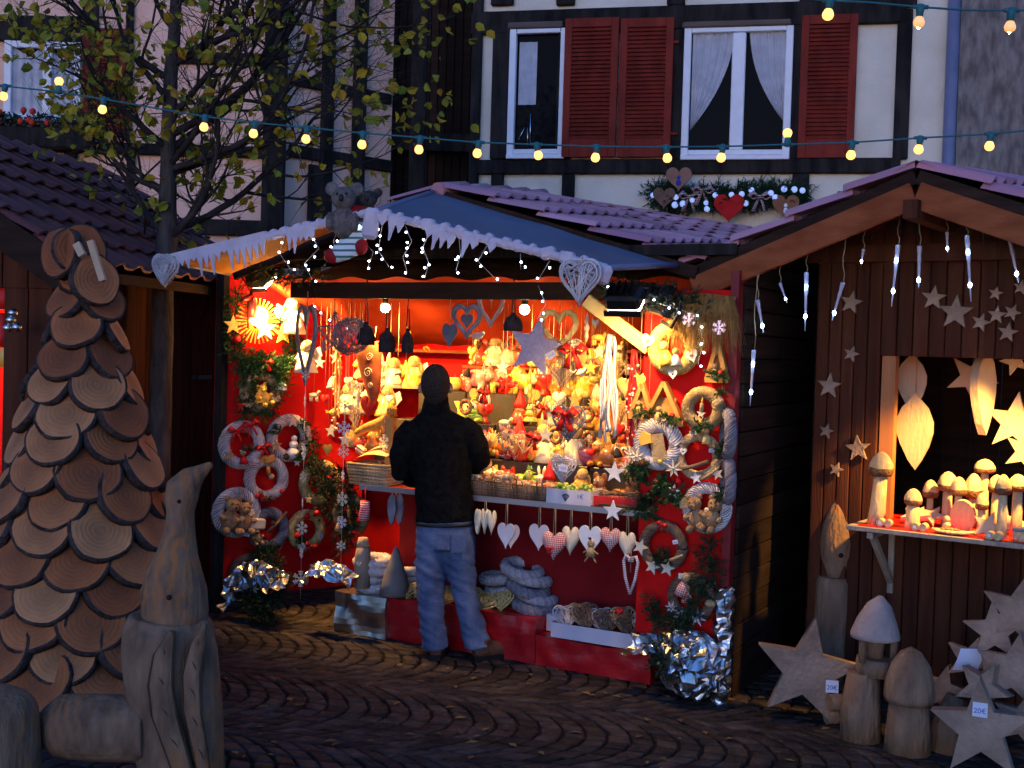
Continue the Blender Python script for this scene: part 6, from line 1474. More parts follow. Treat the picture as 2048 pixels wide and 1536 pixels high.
low_heart('red gingham fabric heart with a little buttoned bow', 1108, 1092, 54, 58, 'puffy', K['gingham'], lambda r, w_, h_: bow(r, T(-.01, -w_ * .24, -.01), .5), -.10)
low_heart('cream padded heart right of the gingham one', 1141, 1082, 40, 60, 'puffy', K['cream'], None, -.06)
def dolly(r, w_, h_):
    m = MB(); m.lathe([(.03, -.05), (.016, 0)], 10); [m.tube([(x * .012, 0, -.05), (x * .035, 0, -.085)], .005, 6) for x in (-1, 1)]; m.tube([(-.045, 0, -.035), (0, 0, -.01), (.045, 0, -.035)], .005, 6); d = obj('doll', m, K['burlap'], r, T(.015, -.02, -.03)); m = MB(); m.ball((0, 0, .018), .02); obj('head', m, K['fur'], d)
low_heart('white wooden heart with heart-shaped hole and a small doll at its tip', 1180, 1082, 50, 62, 'wood', K['white'], 'hole', -.09)
dolly([o for o in bpy.data.objects if o.get('label', '').startswith('white wooden heart with heart-shaped hole')][0], 0, 0)
low_heart('plump red gingham heart with a tiny tag', 1221, 1080, 46, 50, 'puffy', K['gingham'], lambda r, w_, h_: tagcard(r, T(.015, -w_ * .25, .02), .012, .022, False), -.085)
low_heart('plain cream heart at the right end of the row', 1254, 1092, 38, 58, 'puffy', K['cream'], None, -.08)
r = thing('candy_cane_heart', 'heart of two striped candy canes hanging at the right end of the counter', 'ornament', MBo(1261, 1145, -.11), HC); m = MB()
for s in (-1, 1): m.tube([(0, 0, -.12), (s * .03, 0, -.03), (s * .042, 0, .06), (s * .03, 0, .09), (s * .012, 0, .085), (s * .008, 0, .06)], [.007, .009, .009, .009, .009, .008], 8)
obj('canes', m, stripes((.7, .68, .66), (.45, .1, .08), 30), r); hang(r, .16)
r = thing('striped_stocking', 'small red and white striped stocking hanging left of the basket', 'stocking', MBo(730, 1020, -.05)); m = MB(); m.tube([(0, 0, .06), (0, 0, 0), (-.01, 0, -.04), (-.03, 0, -.07)], [(.032, .02), (.036, .024), (.034, .024), (.015, .014)], 12, side=(1, 0, 0)); obj('sock', m, stripes((.55, .03, .04), (.75, .6, .6), 22), r); hang(r, .14, K['red'], .004)

# ---------------------------------------------------------------- goods on the counter and steps
def on(px, u, zt): return bhit(px, 700, u)[0], u, zt
def basket(label, px, w_, dp, h_, u, mt, fill, group='wicker baskets on the counter', handle=True):
    t = bhit(px, 960, u)[0]; r = thing('wicker_basket', label, 'basket', BMX @ T(t, u, ZC + .002), group); m = MB()
    for k in range(7):
        z = h_ * k / 6; f = .88 + .12 * k / 6; a, b = w_ / 2 * f, dp / 2 * f; m.tube([(-a, -b, z), (a, -b, z), (a, b, z), (-a, b, z)], h_ * .095, 6, closed=True)
    for i in range(14):
        x = (i / 13 - .5) * w_; m.tube([(x * .88, -dp / 2 * .89 - .002, 0), (x, -dp / 2 - .003, h_)], .004, 4)
    m.box((0, 0, .006), (w_ * .88, dp * .88, .008)); obj('wickerwork', m, mt, r)
    if handle: m = MB(); m.tube([(-w_ * .16, -dp / 2, h_), (-w_ * .1, -dp / 2 - .01, h_ + .035), (w_ * .1, -dp / 2 - .01, h_ + .035), (w_ * .16, -dp / 2, h_)], .0045, 6); obj('handle', m, K['rope'], r)
    if fill:
        m = MB()
        for i in range(fill[1]): m.ball(((gr.random() - .5) * w_ * .82, (gr.random() - .5) * dp * .8, h_ * .75 + gr.random() * fill[2]), (.012 + gr.random() * .012, .012 + gr.random() * .01, .008 + gr.random() * .012), 7, 5)
        o = obj('contents', m, fill[0], r); o['kind'] = 'stuff'
    return r
mix = ramp_mat('snack_mix', [(.55, .40, .2), (.65, .52, .34), (.4, .18, .08), (.6, .3, .15), (.7, .6, .45)], .6)
redmix = ramp_mat('red_mix', [(.55, .12, .05), (.62, .3, .12), (.66, .5, .3), (.5, .05, .03)], .6)
basket('big natural wicker basket with sloping lid left of the customer', 755, .30, .24, .12, .12, K['lt_wicker'], (mix, 30, .03), None, False)
t = bhit(752, 925, .14)[0]; m = MB(); m.grid(lambda u, v: ((u - .5) * .30, (v - .5) * .2, .03 * math.sin(math.pi * u) + .05 * v), 14, 8); m.grid(lambda u, v: ((u - .5) * .28, (v - .5) * .2, .004 + .03 * math.sin(math.pi * u) + .05 * v), 14, 8); single('basket_lid', m, K['straw'], 'yellow woven lid resting on the big basket left of the customer', 'basket lid', BMX @ T(t, .14, ZC + .15) @ RY(R(-12)))
basket('dark basket half hidden behind the customer, filled with pale cones', 962, .16, .16, .085, .06, K['br_wicker'], (mix, 60, .05))
basket('dark basket heaped with small pale wooden pieces', 1010, .17, .16, .085, .06, K['br_wicker'], (mix, 90, .07))
basket('dark basket with red and cream slices, second from the white box', 1052, .15, .16, .08, .06, K['br_wicker'], (redmix, 60, .03))
basket('dark basket with owl beads, next to the white box', 1092, .13, .16, .08, .06, K['br_wicker'], (redmix, 40, .03))
t = bhit(1150, 985, .05)[0]; r = thing('gift_box', 'open white box printed with a lavender bunch, full of green beads', 'box', BMX @ T(t, .05, ZC + .001)); m = MB()
bw_, bd_, bh_ = .275, .18, .085
for c_, s_ in (((0, -bd_ / 2, bh_ / 2), (bw_, .006, bh_)), ((0, bd_ / 2, bh_ / 2), (bw_, .006, bh_)), ((-bw_ / 2, 0, bh_ / 2), (.006, bd_ - .007, bh_)), ((bw_ / 2, 0, bh_ / 2), (.006, bd_ - .007, bh_)), ((0, 0, .004), (bw_ - .01, bd_ - .01, .006))): m.box(c_, s_)
obj('box', m, K['lav_white'], r); m = MB()
for i in range(9): a = (i - 4) * .17; m.tube([(-.015, -bd_ / 2 - .004, .018), (-.015 + math.sin(a) * .03, -bd_ / 2 - .004, .018 + math.cos(a) * .035)], .0016, 4); m.ball((-.015 + math.sin(a) * .032, -bd_ / 2 - .004, .02 + math.cos(a) * .037), (.003, .001, .007), 6, 5)
obj('lavender_print', m, K['slate'], r); obj('price_writing', text_mesh('1€', .036, T(.075, -bd_ / 2 - .0036, .05) @ RX(R(90))), K['ink'], r)
m = MB(); [m.ball(((gr.random() - .5) * .22, (gr.random() - .5) * .14, .075 + gr.random() * .03), .013, 7, 6) for _ in range(45)]; o = obj('contents', m, PAL['green'], r); o['kind'] = 'stuff'
t = bhit(1250, 1000, .12)[0]; r = thing('red_tray', 'bright red cardboard tray at the right end of the counter', 'tray', BMX @ T(t, .12, ZC + .001)); m = MB()
for c_, s_ in (((0, -.12, .03), (.36, .005, .06)), ((0, .12, .03), (.36, .005, .06)), ((-.18, 0, .03), (.005, .235, .06)), ((.18, 0, .03), (.005, .235, .06)), ((0, 0, .004), (.35, .23, .005))): m.box(c_, s_)
obj('tray', m, K['red'], r); m = MB(); [m.tube([((gr.random() - .5) * .34, -.11 + gr.random() * .2, .05 + gr.random() * .03), ((gr.random() - .5) * .34, -.13 + gr.random() * .2, .055 + gr.random() * .03)], .004, 5) for _ in range(30)]; o = obj('twigs', m, K['br_wicker'], r); o['kind'] = 'stuff'
m = MB(); t = bhit(1232, 1030, -.05)[0]
for i in range(40): m.tube([((gr.random() - .5) * .34, (gr.random() - .5) * .12, gr.random() * .02), ((gr.random() - .5) * .38, (gr.random() - .5) * .14, gr.random() * .02)], .004, 5)
single('twig_bundle', m, K['br_wicker'], 'loose brown twigs lying in front of the red tray', 'twigs', BMX @ T(t + .03, .0, ZC + .006))

# rows of figurines; every one gets its own description from its look and its neighbours
ROWS = [
 ('front of the counter', .26, ZC, [(985, 'owl', 'yellow', .95), (1003, 'owl', 'cream', .9), (1022, 'owl', 'red', .95), (1046, 'hen', 'green', 1.0), (1064, 'apple', 'green', 1.15), (1082, 'rabbit', 'cream', .8), (1100, 'gnome', 'red', 1.0), (1168, 'doll', 'orange', 1.0), (1190, 'apple', 'red', .9), (1207, 'mouse', 'brown', .9), (1245, 'pumpkin', 'orange', .9), (1268, 'mouse', 'brown', 1.0), (1286, 'apple', 'orange', .9)]),
 ('first step', .42, 1.16, [(972, 'hen', 'patchwork', 1.1), (993, 'frog', 'yellow', 1.15), (1012, 'pig', 'orange', .75), (1034, 'mouse', 'purple', 1.0), (1052, 'owl', 'red', 1.0), (1072, 'pumpkin', 'orange', 1.3), (1098, 'doll', 'cream', 1.1), (1122, 'pumpkin', 'yellow', 1.2), (1150, 'angel', 'cream', 1.35), (1178, 'apple', 'purple', 1.2), (1200, 'bear', 'orange', 1.0), (1222, 'hen', 'brown', 1.0), (1245, 'owl', 'orange', 1.0), (1264, 'rabbit', 'pink', .9), (705, 'lantern', 'yellow', 1.0), (728, 'gnome', 'red', .9), (752, 'doll', 'orange', 1.0)]),
 ('first step, back', .52, 1.16, [(985, 'owl', 'purple', 1.0), (1006, 'apple', 'red', 1.2), (1024, 'bear', 'purple', 1.15), (1045, 'gnome', 'red', 1.3), (1064, 'owl', 'pink', 1.1), (1085, 'doll', 'yellow', 1.25), (1110, 'angel', 'yellow', 1.2), (1165, 'lantern', 'purple', 1.2), (1188, 'owl', 'brown', 1.15), (1212, 'apple', 'orange', 1.3), (1236, 'bear', 'red', 1.1), (1258, 'hen', 'orange', 1.2)]),
 ('second step', .70, 1.36, [(955, 'frog', 'green', 1.1), (972, 'egg_cup', 'red', 1.15), (934, 'hen', 'yellow', 1.0), (1038, 'gnome', 'red', 1.15), (1062, 'pine_tree', 'yellow', 1.0), (1092, 'angel', 'yellow', 1.1), (1112, 'lantern', 'cream', 1.1), (1150, 'rabbit', 'brown', 1.0), (1172, 'snowman', 'cream', 1.0), (1195, 'bear', 'yellow', 1.1), (1216, 'doll', 'orange', 1.2), (1240, 'lantern', 'orange', 1.2), (1262, 'angel', 'cream', 1.2), (695, 'angel', 'cream', 1.2), (718, 'owl', 'cream', 1.1), (742, 'apple', 'red', 1.1), (768, 'angel', 'yellow', 1.2)]),
 ('top step', .96, 1.55, [(912, 'apple', 'yellow', 1.0), (932, 'owl', 'red', .9), (958, 'pig', 'pink', 1.05), (1003, 'pig', 'patchwork', 1.1), (1046, 'pig', 'yellow', .9), (1086, 'egg_cup', 'red', 1.3), (1110, 'hen', 'orange', 1.1), (1140, 'bear', 'orange', 1.0), (1165, 'angel', 'yellow', 1.2), (1188, 'gnome', 'red', 1.1), (1212, 'angel', 'cream', 1.3), (1236, 'lantern', 'cream', 1.2), (820, 'angel', 'yellow', 1.3), (790, 'doll', 'cream', 1.2), (765, 'rabbit', 'cream', 1.2), (740, 'owl', 'cream', 1.3), (712, 'angel', 'cream', 1.3)]),
 ('high back shelf', 1.17, 1.73, [(992, 'angel', 'cream', 1.2), (1018, 'apple', 'cream', 1.3), (962, 'mouse', 'patchwork', 1.0), (1046, 'hen', 'red', 1.3), (1070, 'pumpkin', 'yellow', 1.3), (1098, 'apple', 'orange', 1.2), (1126, 'angel', 'yellow', 1.2), (1155, 'rabbit', 'yellow', 1.1), (1182, 'hen', 'yellow', 1.2), (1210, 'bear', 'yellow', 1.1), (1238, 'pine_tree', 'cream', 1.2)]),
]
m = MB(); ta, tb_ = bhit(935, 700, 1.17)[0], bhit(1275, 700, 1.17)[0]; m.box(((ta + tb_) / 2, 1.18, 1.72), (tb_ - ta, .16, .018)); obj('back_shelf', m, K['barge'], st_)
KW = {'owl': 'owl', 'pig': 'pig', 'bear': 'bear', 'hen': 'hen', 'frog': 'frog', 'gnome': 'gnome', 'doll': 'straw-haired doll', 'angel': 'winged angel', 'egg_cup': 'egg cup with pale blue egg', 'apple': 'ornamental apple', 'pumpkin': 'pumpkin', 'rabbit': 'rabbit', 'snowman': 'snowman', 'lantern': 'candle holder', 'pine_tree': 'toy fir tree', 'mouse': 'mouse'}
for rn, u, zt, its in ROWS:
    its = sorted(its)
    for i, (px, kd, col, s) in enumerate(its):
        nb_ = its[i - 1] if i else its[i + 1]; side = 'right' if i else 'left'
        lab = f"{col} {KW[kd]} on the {rn}, {side} of the {nb_[2]} {KW[nb_[1]].split(' with')[0]}"
        figure(kd, col, BMX @ T(bhit(px, 800, u)[0], u + (gr.random() - .5) * .07, zt + .002) @ RZ((gr.random() - .5) * .7), lab, s * 1.06, 'figurines on the display')
def straw_star(m, R_, n=14):
    for i in range(n): a = math.pi * i / n; d = V((math.cos(a), 0, math.sin(a))) * R_ * (1 if i % 2 else .72); m.tube([-d, V((0, -.006, 0)), d], .0022, 4)
ci = 0; FW = []
for rn, u, zt, its in ROWS:
    if rn == 'front of the counter': continue
    for i, (px, kd, col, s) in enumerate(its):
        if gr.random() > .66: continue
        FW.append((px, u - .10, zt + .09 + .13 * gr.random(), f"in front of the {col} {KW[kd].split(' with')[0]} on the {rn}", gr.choice(('straw_star', 'mini_wreath', 'twig_heart', 'gingham_heart', 'slice', 'red_bow', 'bell', 'cone'))))
seen_ = set()
for px, u, z, wh_, k in FW:
    if (wh_, k) in seen_: continue
    seen_.add((wh_, k)); m = MB(); M = BMX @ T(bhit(px, 800, u)[0] + (gr.random() - .5) * .06, u, z) @ RZ((gr.random() - .5) * .8) @ RY((gr.random() - .5) * .7)
    if k == 'straw_star': straw_star(m, .055 + .02 * gr.random()); r = single('straw_star', m, gr.choice((K['straw'], K['cream'])), f'small straw star {wh_}', 'ornament', M, 'little hanging ornaments')
    elif k == 'mini_wreath':
        r = thing('mini_wreath', f'tiny berry wreath {wh_}', 'ornament', M, 'little hanging ornaments'); o = bpy.data.objects.new('ring', ring_mesh(.042, .012, 8, 6, K['br_wicker'], 'mini', .3, 40)); C.objects.link(o); o.parent = r
        for a in range(5): mb_ = MB(); mb_.ball((.042 * math.cos(a * 1.3), -.014, .042 * math.sin(a * 1.3)), .007, 6, 5); obj('berry', mb_, K['red'], r)
    elif k == 'twig_heart': r = single('twig_heart', wicker_heart(.11, .12, .035, 26, gr, .0018), gr.choice((K['gy_wicker'], K['lt_wicker'])), f'little twig heart {wh_}', 'heart', M, 'little hanging ornaments')
    elif k == 'gingham_heart': r = single('fabric_heart', puffy_heart(.075, .08, .03), K['gingham'], f'little gingham heart {wh_}', 'heart', M, 'little hanging ornaments')
    elif k == 'slice': m.tube([(0, -.005, 0), (0, .005, 0)], .034, 14); r = single('wood_disc', m, K['orange_wood'], f'small wooden disc {wh_}', 'ornament', M, 'little hanging ornaments')
    elif k == 'red_bow': r = thing('ribbon_bow', f'small red bow {wh_}', 'bow', M, 'little hanging ornaments'); bow(r, T(0, 0, 0), 1.1, gr.choice((K['dkred'], K['red'])))
    elif k == 'bell': m.lathe([(.026, -.03), (.024, -.01), (.012, .02), (.004, .03)], 10); r = single('bell', m, gr.choice((K['dark_thing'], K['gold'])), f'small bell {wh_}', 'bell', M, 'little hanging ornaments')
    else:
        for i in range(6):
            for q_ in range(7): a = q_ * .9 + i * .45; m.ball((math.cos(a) * .02 * (1 - i * .15), math.sin(a) * .02 * (1 - i * .15), -.009 * i), .007, 5, 4)
        r = single('pine_cone', m, K['cone'], f'pine cone {wh_}', 'pine cone', M, 'little hanging ornaments')
    th_ = MB(); th_.tube([(0, 0, .03), (0, 0, max(.1, 2.1 - z))], .0011, 4); obj('thread', th_, K['dkred'], r)
# cushions and yarn
for px, lab, mt in ((1207, 'red gingham cushion left of the white star', K['gingham']), (1240, 'plump red checked cushion behind the red tray', K['gingham'])):
    m = MB(); m.ball((0, 0, .035), (.055, .03, .04), 12, 9); single('cushion', m, mt, lab, 'cushion', BMX @ T(bhit(px, 960, .2)[0], .2, ZC + .003))

# ---------------------------------------------------------------- goods on the ground in front
PL0, PL1 = G(766, 1276), G(1298, 1370); PE = (PL1 - PL0).normalized(); PD = V((-PE.y, PE.x, 0)); PM = basis(PL0, PE, PD, UP); PLn = (PL1 - PL0).length
hA, hB = .265, .175; LA = PLn * .60
def foil_box(name, label, cat, L, W_, Hh, M, mt, amp, group=None, seed=0):
    m = MB(); n = 36
    def wob(p): return V(p) + V((noise.noise((p[0] * 9 + seed, p[1] * 9, p[2] * 9)), noise.noise((p[0] * 9, p[1] * 9 + 7 + seed, p[2] * 9)), noise.noise((p[0] * 9, p[1] * 9, p[2] * 9 + 3 + seed)))) * amp
    m.grid(lambda u, v: tuple(wob((L * u, 0, Hh * v))), n, 8, False); m.grid(lambda u, v: tuple(wob((L * u, W_ * v, Hh))), n, 8, False); m.grid(lambda u, v: tuple(wob((0, W_ * (1 - u), Hh * v))), 10, 8, False); m.grid(lambda u, v: tuple(wob((L, W_ * u, Hh * v))), 10, 8, False)
    return single(name, m, mt, label, cat, M, group)
foil_box('display_plinth', 'long dark red foil-wrapped plinth behind the customer', 'plinth', LA, .42, hA, PM @ T(0, 0, .002), K['red_foil'], .012)
foil_box('display_plinth', 'lower dark red foil-wrapped plinth carrying the white tray at the right', 'plinth', PLn - LA - .004, .42, hB, PM @ T(LA + .004, 0, .002), K['red_foil'], .010, None, 5)
def crumple(label, M, fn, nu, nv, amp, seed, name='foil_sheet', sc=14):
    m = MB()
    def f(u, v):
        p = V(fn(u, v)); q = p * sc + V((seed, 0, 0)); c = noise.cell_vector(q * .6); return tuple(p + (V((noise.noise(q), noise.noise(q + V((9, 0, 0))), noise.noise(q + V((0, 9, 0))))) + (c - V((.5, .5, .5))) * .5) * amp)
    m.grid(f, nu, nv, False); return single(name, m, K['foil'], label, 'foil', M, 'crumpled silver foil')
fl0 = G(668, 1262)
foil_box('foil_plinth', 'silver foil-wrapped block left of the red plinth', 'plinth', .40, .34, .26, basis(fl0, PE, PD, UP), K['foil'], .014, None, 11)
crumple('crumpled silver foil draped over the fir branches at the foot of the left panel', basis(bw(.42, -.02, .30), BE, BD, UP), lambda u, v: ((u - .5) * .50, -.12 * v + .04, .10 * math.sin(math.pi * u) - .26 * v * v * (1 - u * .8)), 54, 30, .05, 3, 'foil_sheet', 20)
crumple('crumpled silver foil behind the white rope rings', basis(bw(1.0, .02, .40), BE, BD, UP), lambda u, v: ((u - .5) * .40, -.10 * v, .06 * math.sin(math.pi * u) - .08 * v), 40, 20, .035, 17, 'foil_sheet', 22)
crumple('big ball of crumpled silver foil at the lower right corner of the stall', BMX @ T(3.47, -.14, .20), lambda u, v: (.17 * math.sin(math.pi * v) * math.cos(6.2832 * u), .13 * math.sin(math.pi * v) * math.sin(6.2832 * u), -.18 * math.cos(math.pi * v)), 64, 30, .034, 29, 'foil_ball', 24)
crumple('silver foil wrapped round the foot of the red corner post', basis(bw(WB - .02, -.05, .0), BE, BD, UP), lambda u, v: (.05 * math.cos(6.2832 * u), .05 * math.sin(6.2832 * u), .62 * v), 22, 60, .02, 41, 'foil_sheet', 24)
crumple('flat silver foil between white tray and fir branches', basis(bw(3.24, -.1, .30), BE, BD, UP), lambda u, v: ((u - .5) * .28, -.1 * v, .04 * math.sin(3 * u) - .1 * v), 16, 8, .05, 51)
# rope-like white rings in stacks
def ring_stack(label0, M, Ro, n, style, dz, jit, grp):
    nm = ('lowest', 'second', 'third', 'fourth', 'fifth')
    for i in range(n):
        mt, ns, tw, sr = STY[style]; o = bpy.data.objects.new('wicker_ring', ring_mesh(Ro * .74, Ro * .26, 9, 14, mt, style, .36, 60)); C.objects.link(o)
        tag(o, f"{label0}, {nm[i] if i < n - 1 else 'topmost'} of its stack", 'ring', grp)
        o.matrix_basis = M @ T((gr.random() - .5) * jit, (gr.random() - .5) * jit, dz * (i + .5)) @ RX(R(90) + (gr.random() - .5) * .3) @ RZ((gr.random() - .5) * .25) @ RY(gr.random() * 6)
ring_stack('white braided ring on the silver foil block', basis(fl0, PE, PD, UP) @ T(.19, .17, .275), .135, 4, 'white', .05, .02, 'braided rings stacked on the ground display')
ring_stack('white braided ring between foil block and red plinth', PM @ T(.02, .22, hA + .01), .125, 3, 'white', .05, .02, 'braided rings stacked on the ground display')
def wh(label, M, w_, h_, th, mt, grp, n=40): obj_ = single('wicker_heart', wicker_heart(w_, h_, th, n), mt, label, 'heart', M, grp); return obj_
SG = 'straw hearts lying on the red plinth'
for i, (x, lab) in enumerate(((.13, 'yellow straw heart leaning on the white rings'), (.22, 'yellow straw heart just left of the customer'), (.42, 'yellow straw heart between the legs of the customer'), (.58, 'yellow straw heart right of the customer'), (.70, 'yellow straw heart in front of the grey rings'), (.80, 'yellow straw heart lying flat at the end of the upper plinth'))):
    wh(lab, PM @ T(x, .07 + .03 * (i % 2), hA + .035 + .02 * (i % 2)) @ RX(R(-62 + 12 * (i % 3))) @ RY(gr.random() - .5), .15, .14, .05, K['straw'], SG, 52)
for i, x in enumerate((.35, .50)):
    o = single('raffia_ball', (lambda m: (m.ball((0, 0, 0), (.06, .05, .04), 12, 8), m)[1])(MB()), K['dk_straw'], ('brown raffia ball behind the customer at the left', 'brown raffia ball behind the customer at the right')[i], 'ornament', PM @ T(x, .22, hA + .04))
GS = 'grey wicker rings stacked on the red plinth'
ring_stack('grey wicker ring in the left grey stack', PM @ T(.72, .22, hA + .01), .125, 3, 'pale', .066, .05, GS)
for i in range(5):
    mt, ns, tw, sr = STY['pale'] if i in (3, 1, 4) else STY['grey']; o = bpy.data.objects.new('wicker_ring', ring_mesh(.105, .034, 13, 9, mt, 'lean', .27, 60)); C.objects.link(o)
    tag(o, ('grey-white wicker ring at the bottom of the leaning right stack', 'pale wicker ring second in the leaning right stack', 'grey wicker ring in the middle of the leaning right stack', 'pale wicker ring near the top of the leaning right stack', 'grey wicker ring on top of the leaning right stack')[i], 'ring', GS)
    o.matrix_basis = PM @ T(.97 - .022 * i + .02 * (i % 2), .20 + .03 * (i % 2), hA + .04 + .052 * i) @ RY(R(9 + 5 * (i % 3))) @ RX(R(90 + 5 - 8 * (i % 2)))
# white tray with wicker hearts
TM = PM @ T(LA + .11, -.015, hB + .012); tw_, td_, th_ = .66, .24, .085
r = thing('cardboard_tray', 'white cardboard tray full of wicker hearts on the lower red plinth', 'tray', TM); m = MB()
for c_, s_ in (((tw_ / 2, 0, th_ / 2), (tw_, .006, th_)), ((tw_ / 2, td_, th_ / 2), (tw_, .006, th_)), ((0, td_ / 2, th_ / 2), (.006, td_ - .008, th_)), ((tw_, td_ / 2, th_ / 2), (.006, td_ - .008, th_)), ((tw_ / 2, td_ / 2, .003), (tw_ - .01, td_ - .01, .005))): m.box(c_, s_)
obj('tray', m, mat('white_card', (.50, .46, .52), (.56, .52, .58), 4, .6), r)
m = MB(); m.box((0, 0, 0), (.12, .2, .10), None, .004); single('cardboard_box', m, K['lav_white'], 'small closed white box behind the left end of the heart tray', 'box', PM @ T(LA + .065, .22, hB + .055))
TG = 'wicker hearts standing in the white tray'
for i in range(9):
    c_ = ('white' if i in (0, 3, 7, 8) else 'brown'); x = .055 + i * .068
    wh(f"{c_} wicker heart in the white tray, {('leftmost', 'second from the left', 'third from the left', 'fourth from the left', 'in the middle', 'fourth from the right', 'third from the right', 'second from the right', 'rightmost')[i]}", TM @ T(x, .08 + .06 * (i % 2), .10 + .012 * (i % 3)) @ RZ(R(50)) @ RX(R(-18)), .16, .15, .05, K['wh_wicker'] if c_ == 'white' else K['lt_wicker'] if i % 2 else K['br_wicker'], TG, 44)
m = MB(); puffy_heart(.05, .05, .025, None, m); single('fabric_heart', m, K['red'], 'small bright red heart lying on the wicker hearts in the white tray', 'heart', TM @ T(.40, .06, .185) @ RX(-.4))
# grey cone gnome and wooden log figures behind
m = MB(); m.lathe([(.10, 0), (.085, .08), (.05, .19), (.018, .28), (.003, .31)], 16); t = bhit(788, 1120, .1)[0]; single('fabric_cone', m, mat('grey_cloth', (.16, .14, .13), (.22, .2, .185), 9, .9), 'grey cloth cone standing behind the white rings', 'gnome hat', BMX @ T(t, .12, .28))
t = bhit(722, 1100, .08)[0]; r = thing('log_figure', 'rough wooden log figure with a star, standing behind the silver foil', 'figure', BMX @ T(t, .1, .30)); m = MB(); m.tube([(0, 0, 0), (0, 0, .2), (.005, 0, .26)], [.055, .05, .045], 12); obj('log', m, K['grey_wood'], r); deco(r, 'star', T(.01, -.055, .16), .6); m = MB(); m.tube([(0, 0, .26), (0, 0, .32)], [.045, .03], 10); obj('top', m, K['pale_wood'], r)
m = MB(); m.box((0, 0, .14), (1.9, .4, .27)); single('platform', m, K['dkred'], 'low dark red platform under the counter behind the plinth', 'platform', BMX @ T(2.05, .42, .004))
# hearts of wicker at the awning corners, small lights, stocking
def corner_heart(label, px, py, Y, w_):
    p = P(px, py, Y); r = thing('wicker_heart', label, 'heart', T(*p) @ RZ(-R(12)), 'white wicker hearts at the awning corners'); obj('wicker', wicker_heart(w_, w_ * 1.12, w_ * .32, 70, None, .0032), K['wh_wicker'], r); m = MB(); m.tube([(0, 0, w_ * .3), (.01, 0, w_ * .62)], .003, 5); obj('cord', m, K['rope'], r)
corner_heart('white wicker heart at the left tip of the awning beside the tree trunk', 331, 541, 7.16, .17)
corner_heart('white wicker heart hanging from the right tip of the awning', 1160, 564, 5.86, .20)
p = P(700, 470, 6.62); r = thing('christmas_stocking', 'large striped felt stocking with red heel and toe at the awning peak', 'stocking', T(*p) @ RZ(-R(10)))
m = MB(); m.tube([(.035, 0, .085), (.03, 0, .0), (.012, 0, -.055), (-.04, 0, -.09), (-.09, 0, -.115)], [(.068, .022), (.07, .03), (.075, .032), (.055, .03), (.045, .024)], 16, side=(1, 0, .35)); obj('sock', m, stripes((.62, .68, .72), (.05, .16, .15), 9, 'Z'), r)
m = MB(); m.tube([(.045, 0, .16), (.037, 0, .08)], [(.088, .028), (.078, .028)], 16, side=(1, 0, 0)); obj('cuff', m, K['dkred'], r)
m = MB(); m.ball((-.095, 0, -.115), (.052, .028, .044), 12, 9); obj('toe', m, K['dkred'], r); m = MB(); m.ball((.062, 0, -.06), (.042, .035, .05), 12, 9); obj('heel', m, K['dkred'], r)
for px, py, s, lab in ((688, 398, 1.15, 'grey plush koala peeking out of the big stocking'), (738, 392, .8, 'dark plush bear behind the koala at the awning peak')):
    q = P(px, py + 22, 6.60); r = thing('plush_koala' if px < 700 else 'plush_bear', lab, 'plush toy', T(*q) @ RZ(-R(5))); m = MB(); m.ball((0, 0, -.06 * s), (.06 * s, .045 * s, .08 * s)); m.ball((0, -.01, .055 * s), (.062 * s, .055 * s, .056 * s), 14, 10)
    for x in (-1, 1): m.ball((x * .062 * s, 0, .10 * s), (.034 * s, .016 * s, .034 * s), 10, 8); m.ball((x * .06 * s, -.03 * s, -.06 * s), (.022 * s, .025 * s, .05 * s), 8, 6)
    obj('body', fuse(m, .008, 2), K['fur_grey'] if px < 700 else mat('dark_fur', (.03, .026, .025), (.07, .06, .055), 25, .95, .8, 90), r); m = MB(); m.ball((0, -.068 * s, .05 * s), (.012 * s, .008 * s, .018 * s), 8, 6); obj('nose', m, K['black'], r); m = MB(); [m.ball((x * .022 * s, -.06 * s, .07 * s), .006 * s, 6, 5) for x in (-1, 1)]; obj('eyes', m, K['black'], r)
LEDM = glow('led_white', (.62, .78, 1.0), 14)
def fairy(label, strands, Y=None):
    root = thing('fairy_lights', label, 'fairy lights', None, 'white fairy light strands'); led = MB(); led.ball((0, 0, 0), .0055, 6, 5); lm = led.mesh('led'); lm.materials.append(LEDM)
    for st in strands:
        m = MB(); m.tube(st, .0015, 4); obj('wire', m, K['white_wire'], root)
        for i in range(1, len(st)):
            for f in (.45, 1.0):
                p = V(st[i - 1]).lerp(V(st[i]), f) + V(((gr.random() - .5) * .05, -.01, (gr.random() - .5) * .03)); o = bpy.data.objects.new('led', lm); C.objects.link(o); o.parent = root; o.matrix_basis = T(*p)
def along(a, b, f): return V(a).lerp(V(b), f)
st1 = []
for f, n in ((.60, 2), (.72, 3), (.86, 2), (.97, 3)):
    p = along(Hp, Fp, f) + UP * -.03; st1.append([p] + [p + V(((gr.random() - .5) * .10, .05 * k, -.085 * k)) for k in range(1, n + 1)])
for f, n in ((.06, 3), (.16, 3), (.27, 3), (.40, 2), (.52, 2), (.66, 1), (.78, 1)):
    p = along(Fp, Gp, f) + UP * -.03; st1.append([p] + [p + V(((gr.random() - .5) * .10, .04 * k, -.08 * k)) for k in range(1, n + 1)])
fairy('short strands of tiny white lights dangling from the awning edge', st1)
fairy('tiny white lights on the fir garland at the right end of the eaves', [[bw(2.85, -.2, 2.24), bw(3.0, -.2, 2.16), bw(3.15, -.22, 2.14), bw(3.32, -.22, 2.10), bw(3.45, -.2, 2.06), bw(3.5, -.2, 1.92), bw(3.47, -.2, 1.8)], [bw(2.62, -.4, 2.2), bw(2.66, -.38, 2.1), bw(2.6, -.36, 2.02)]])
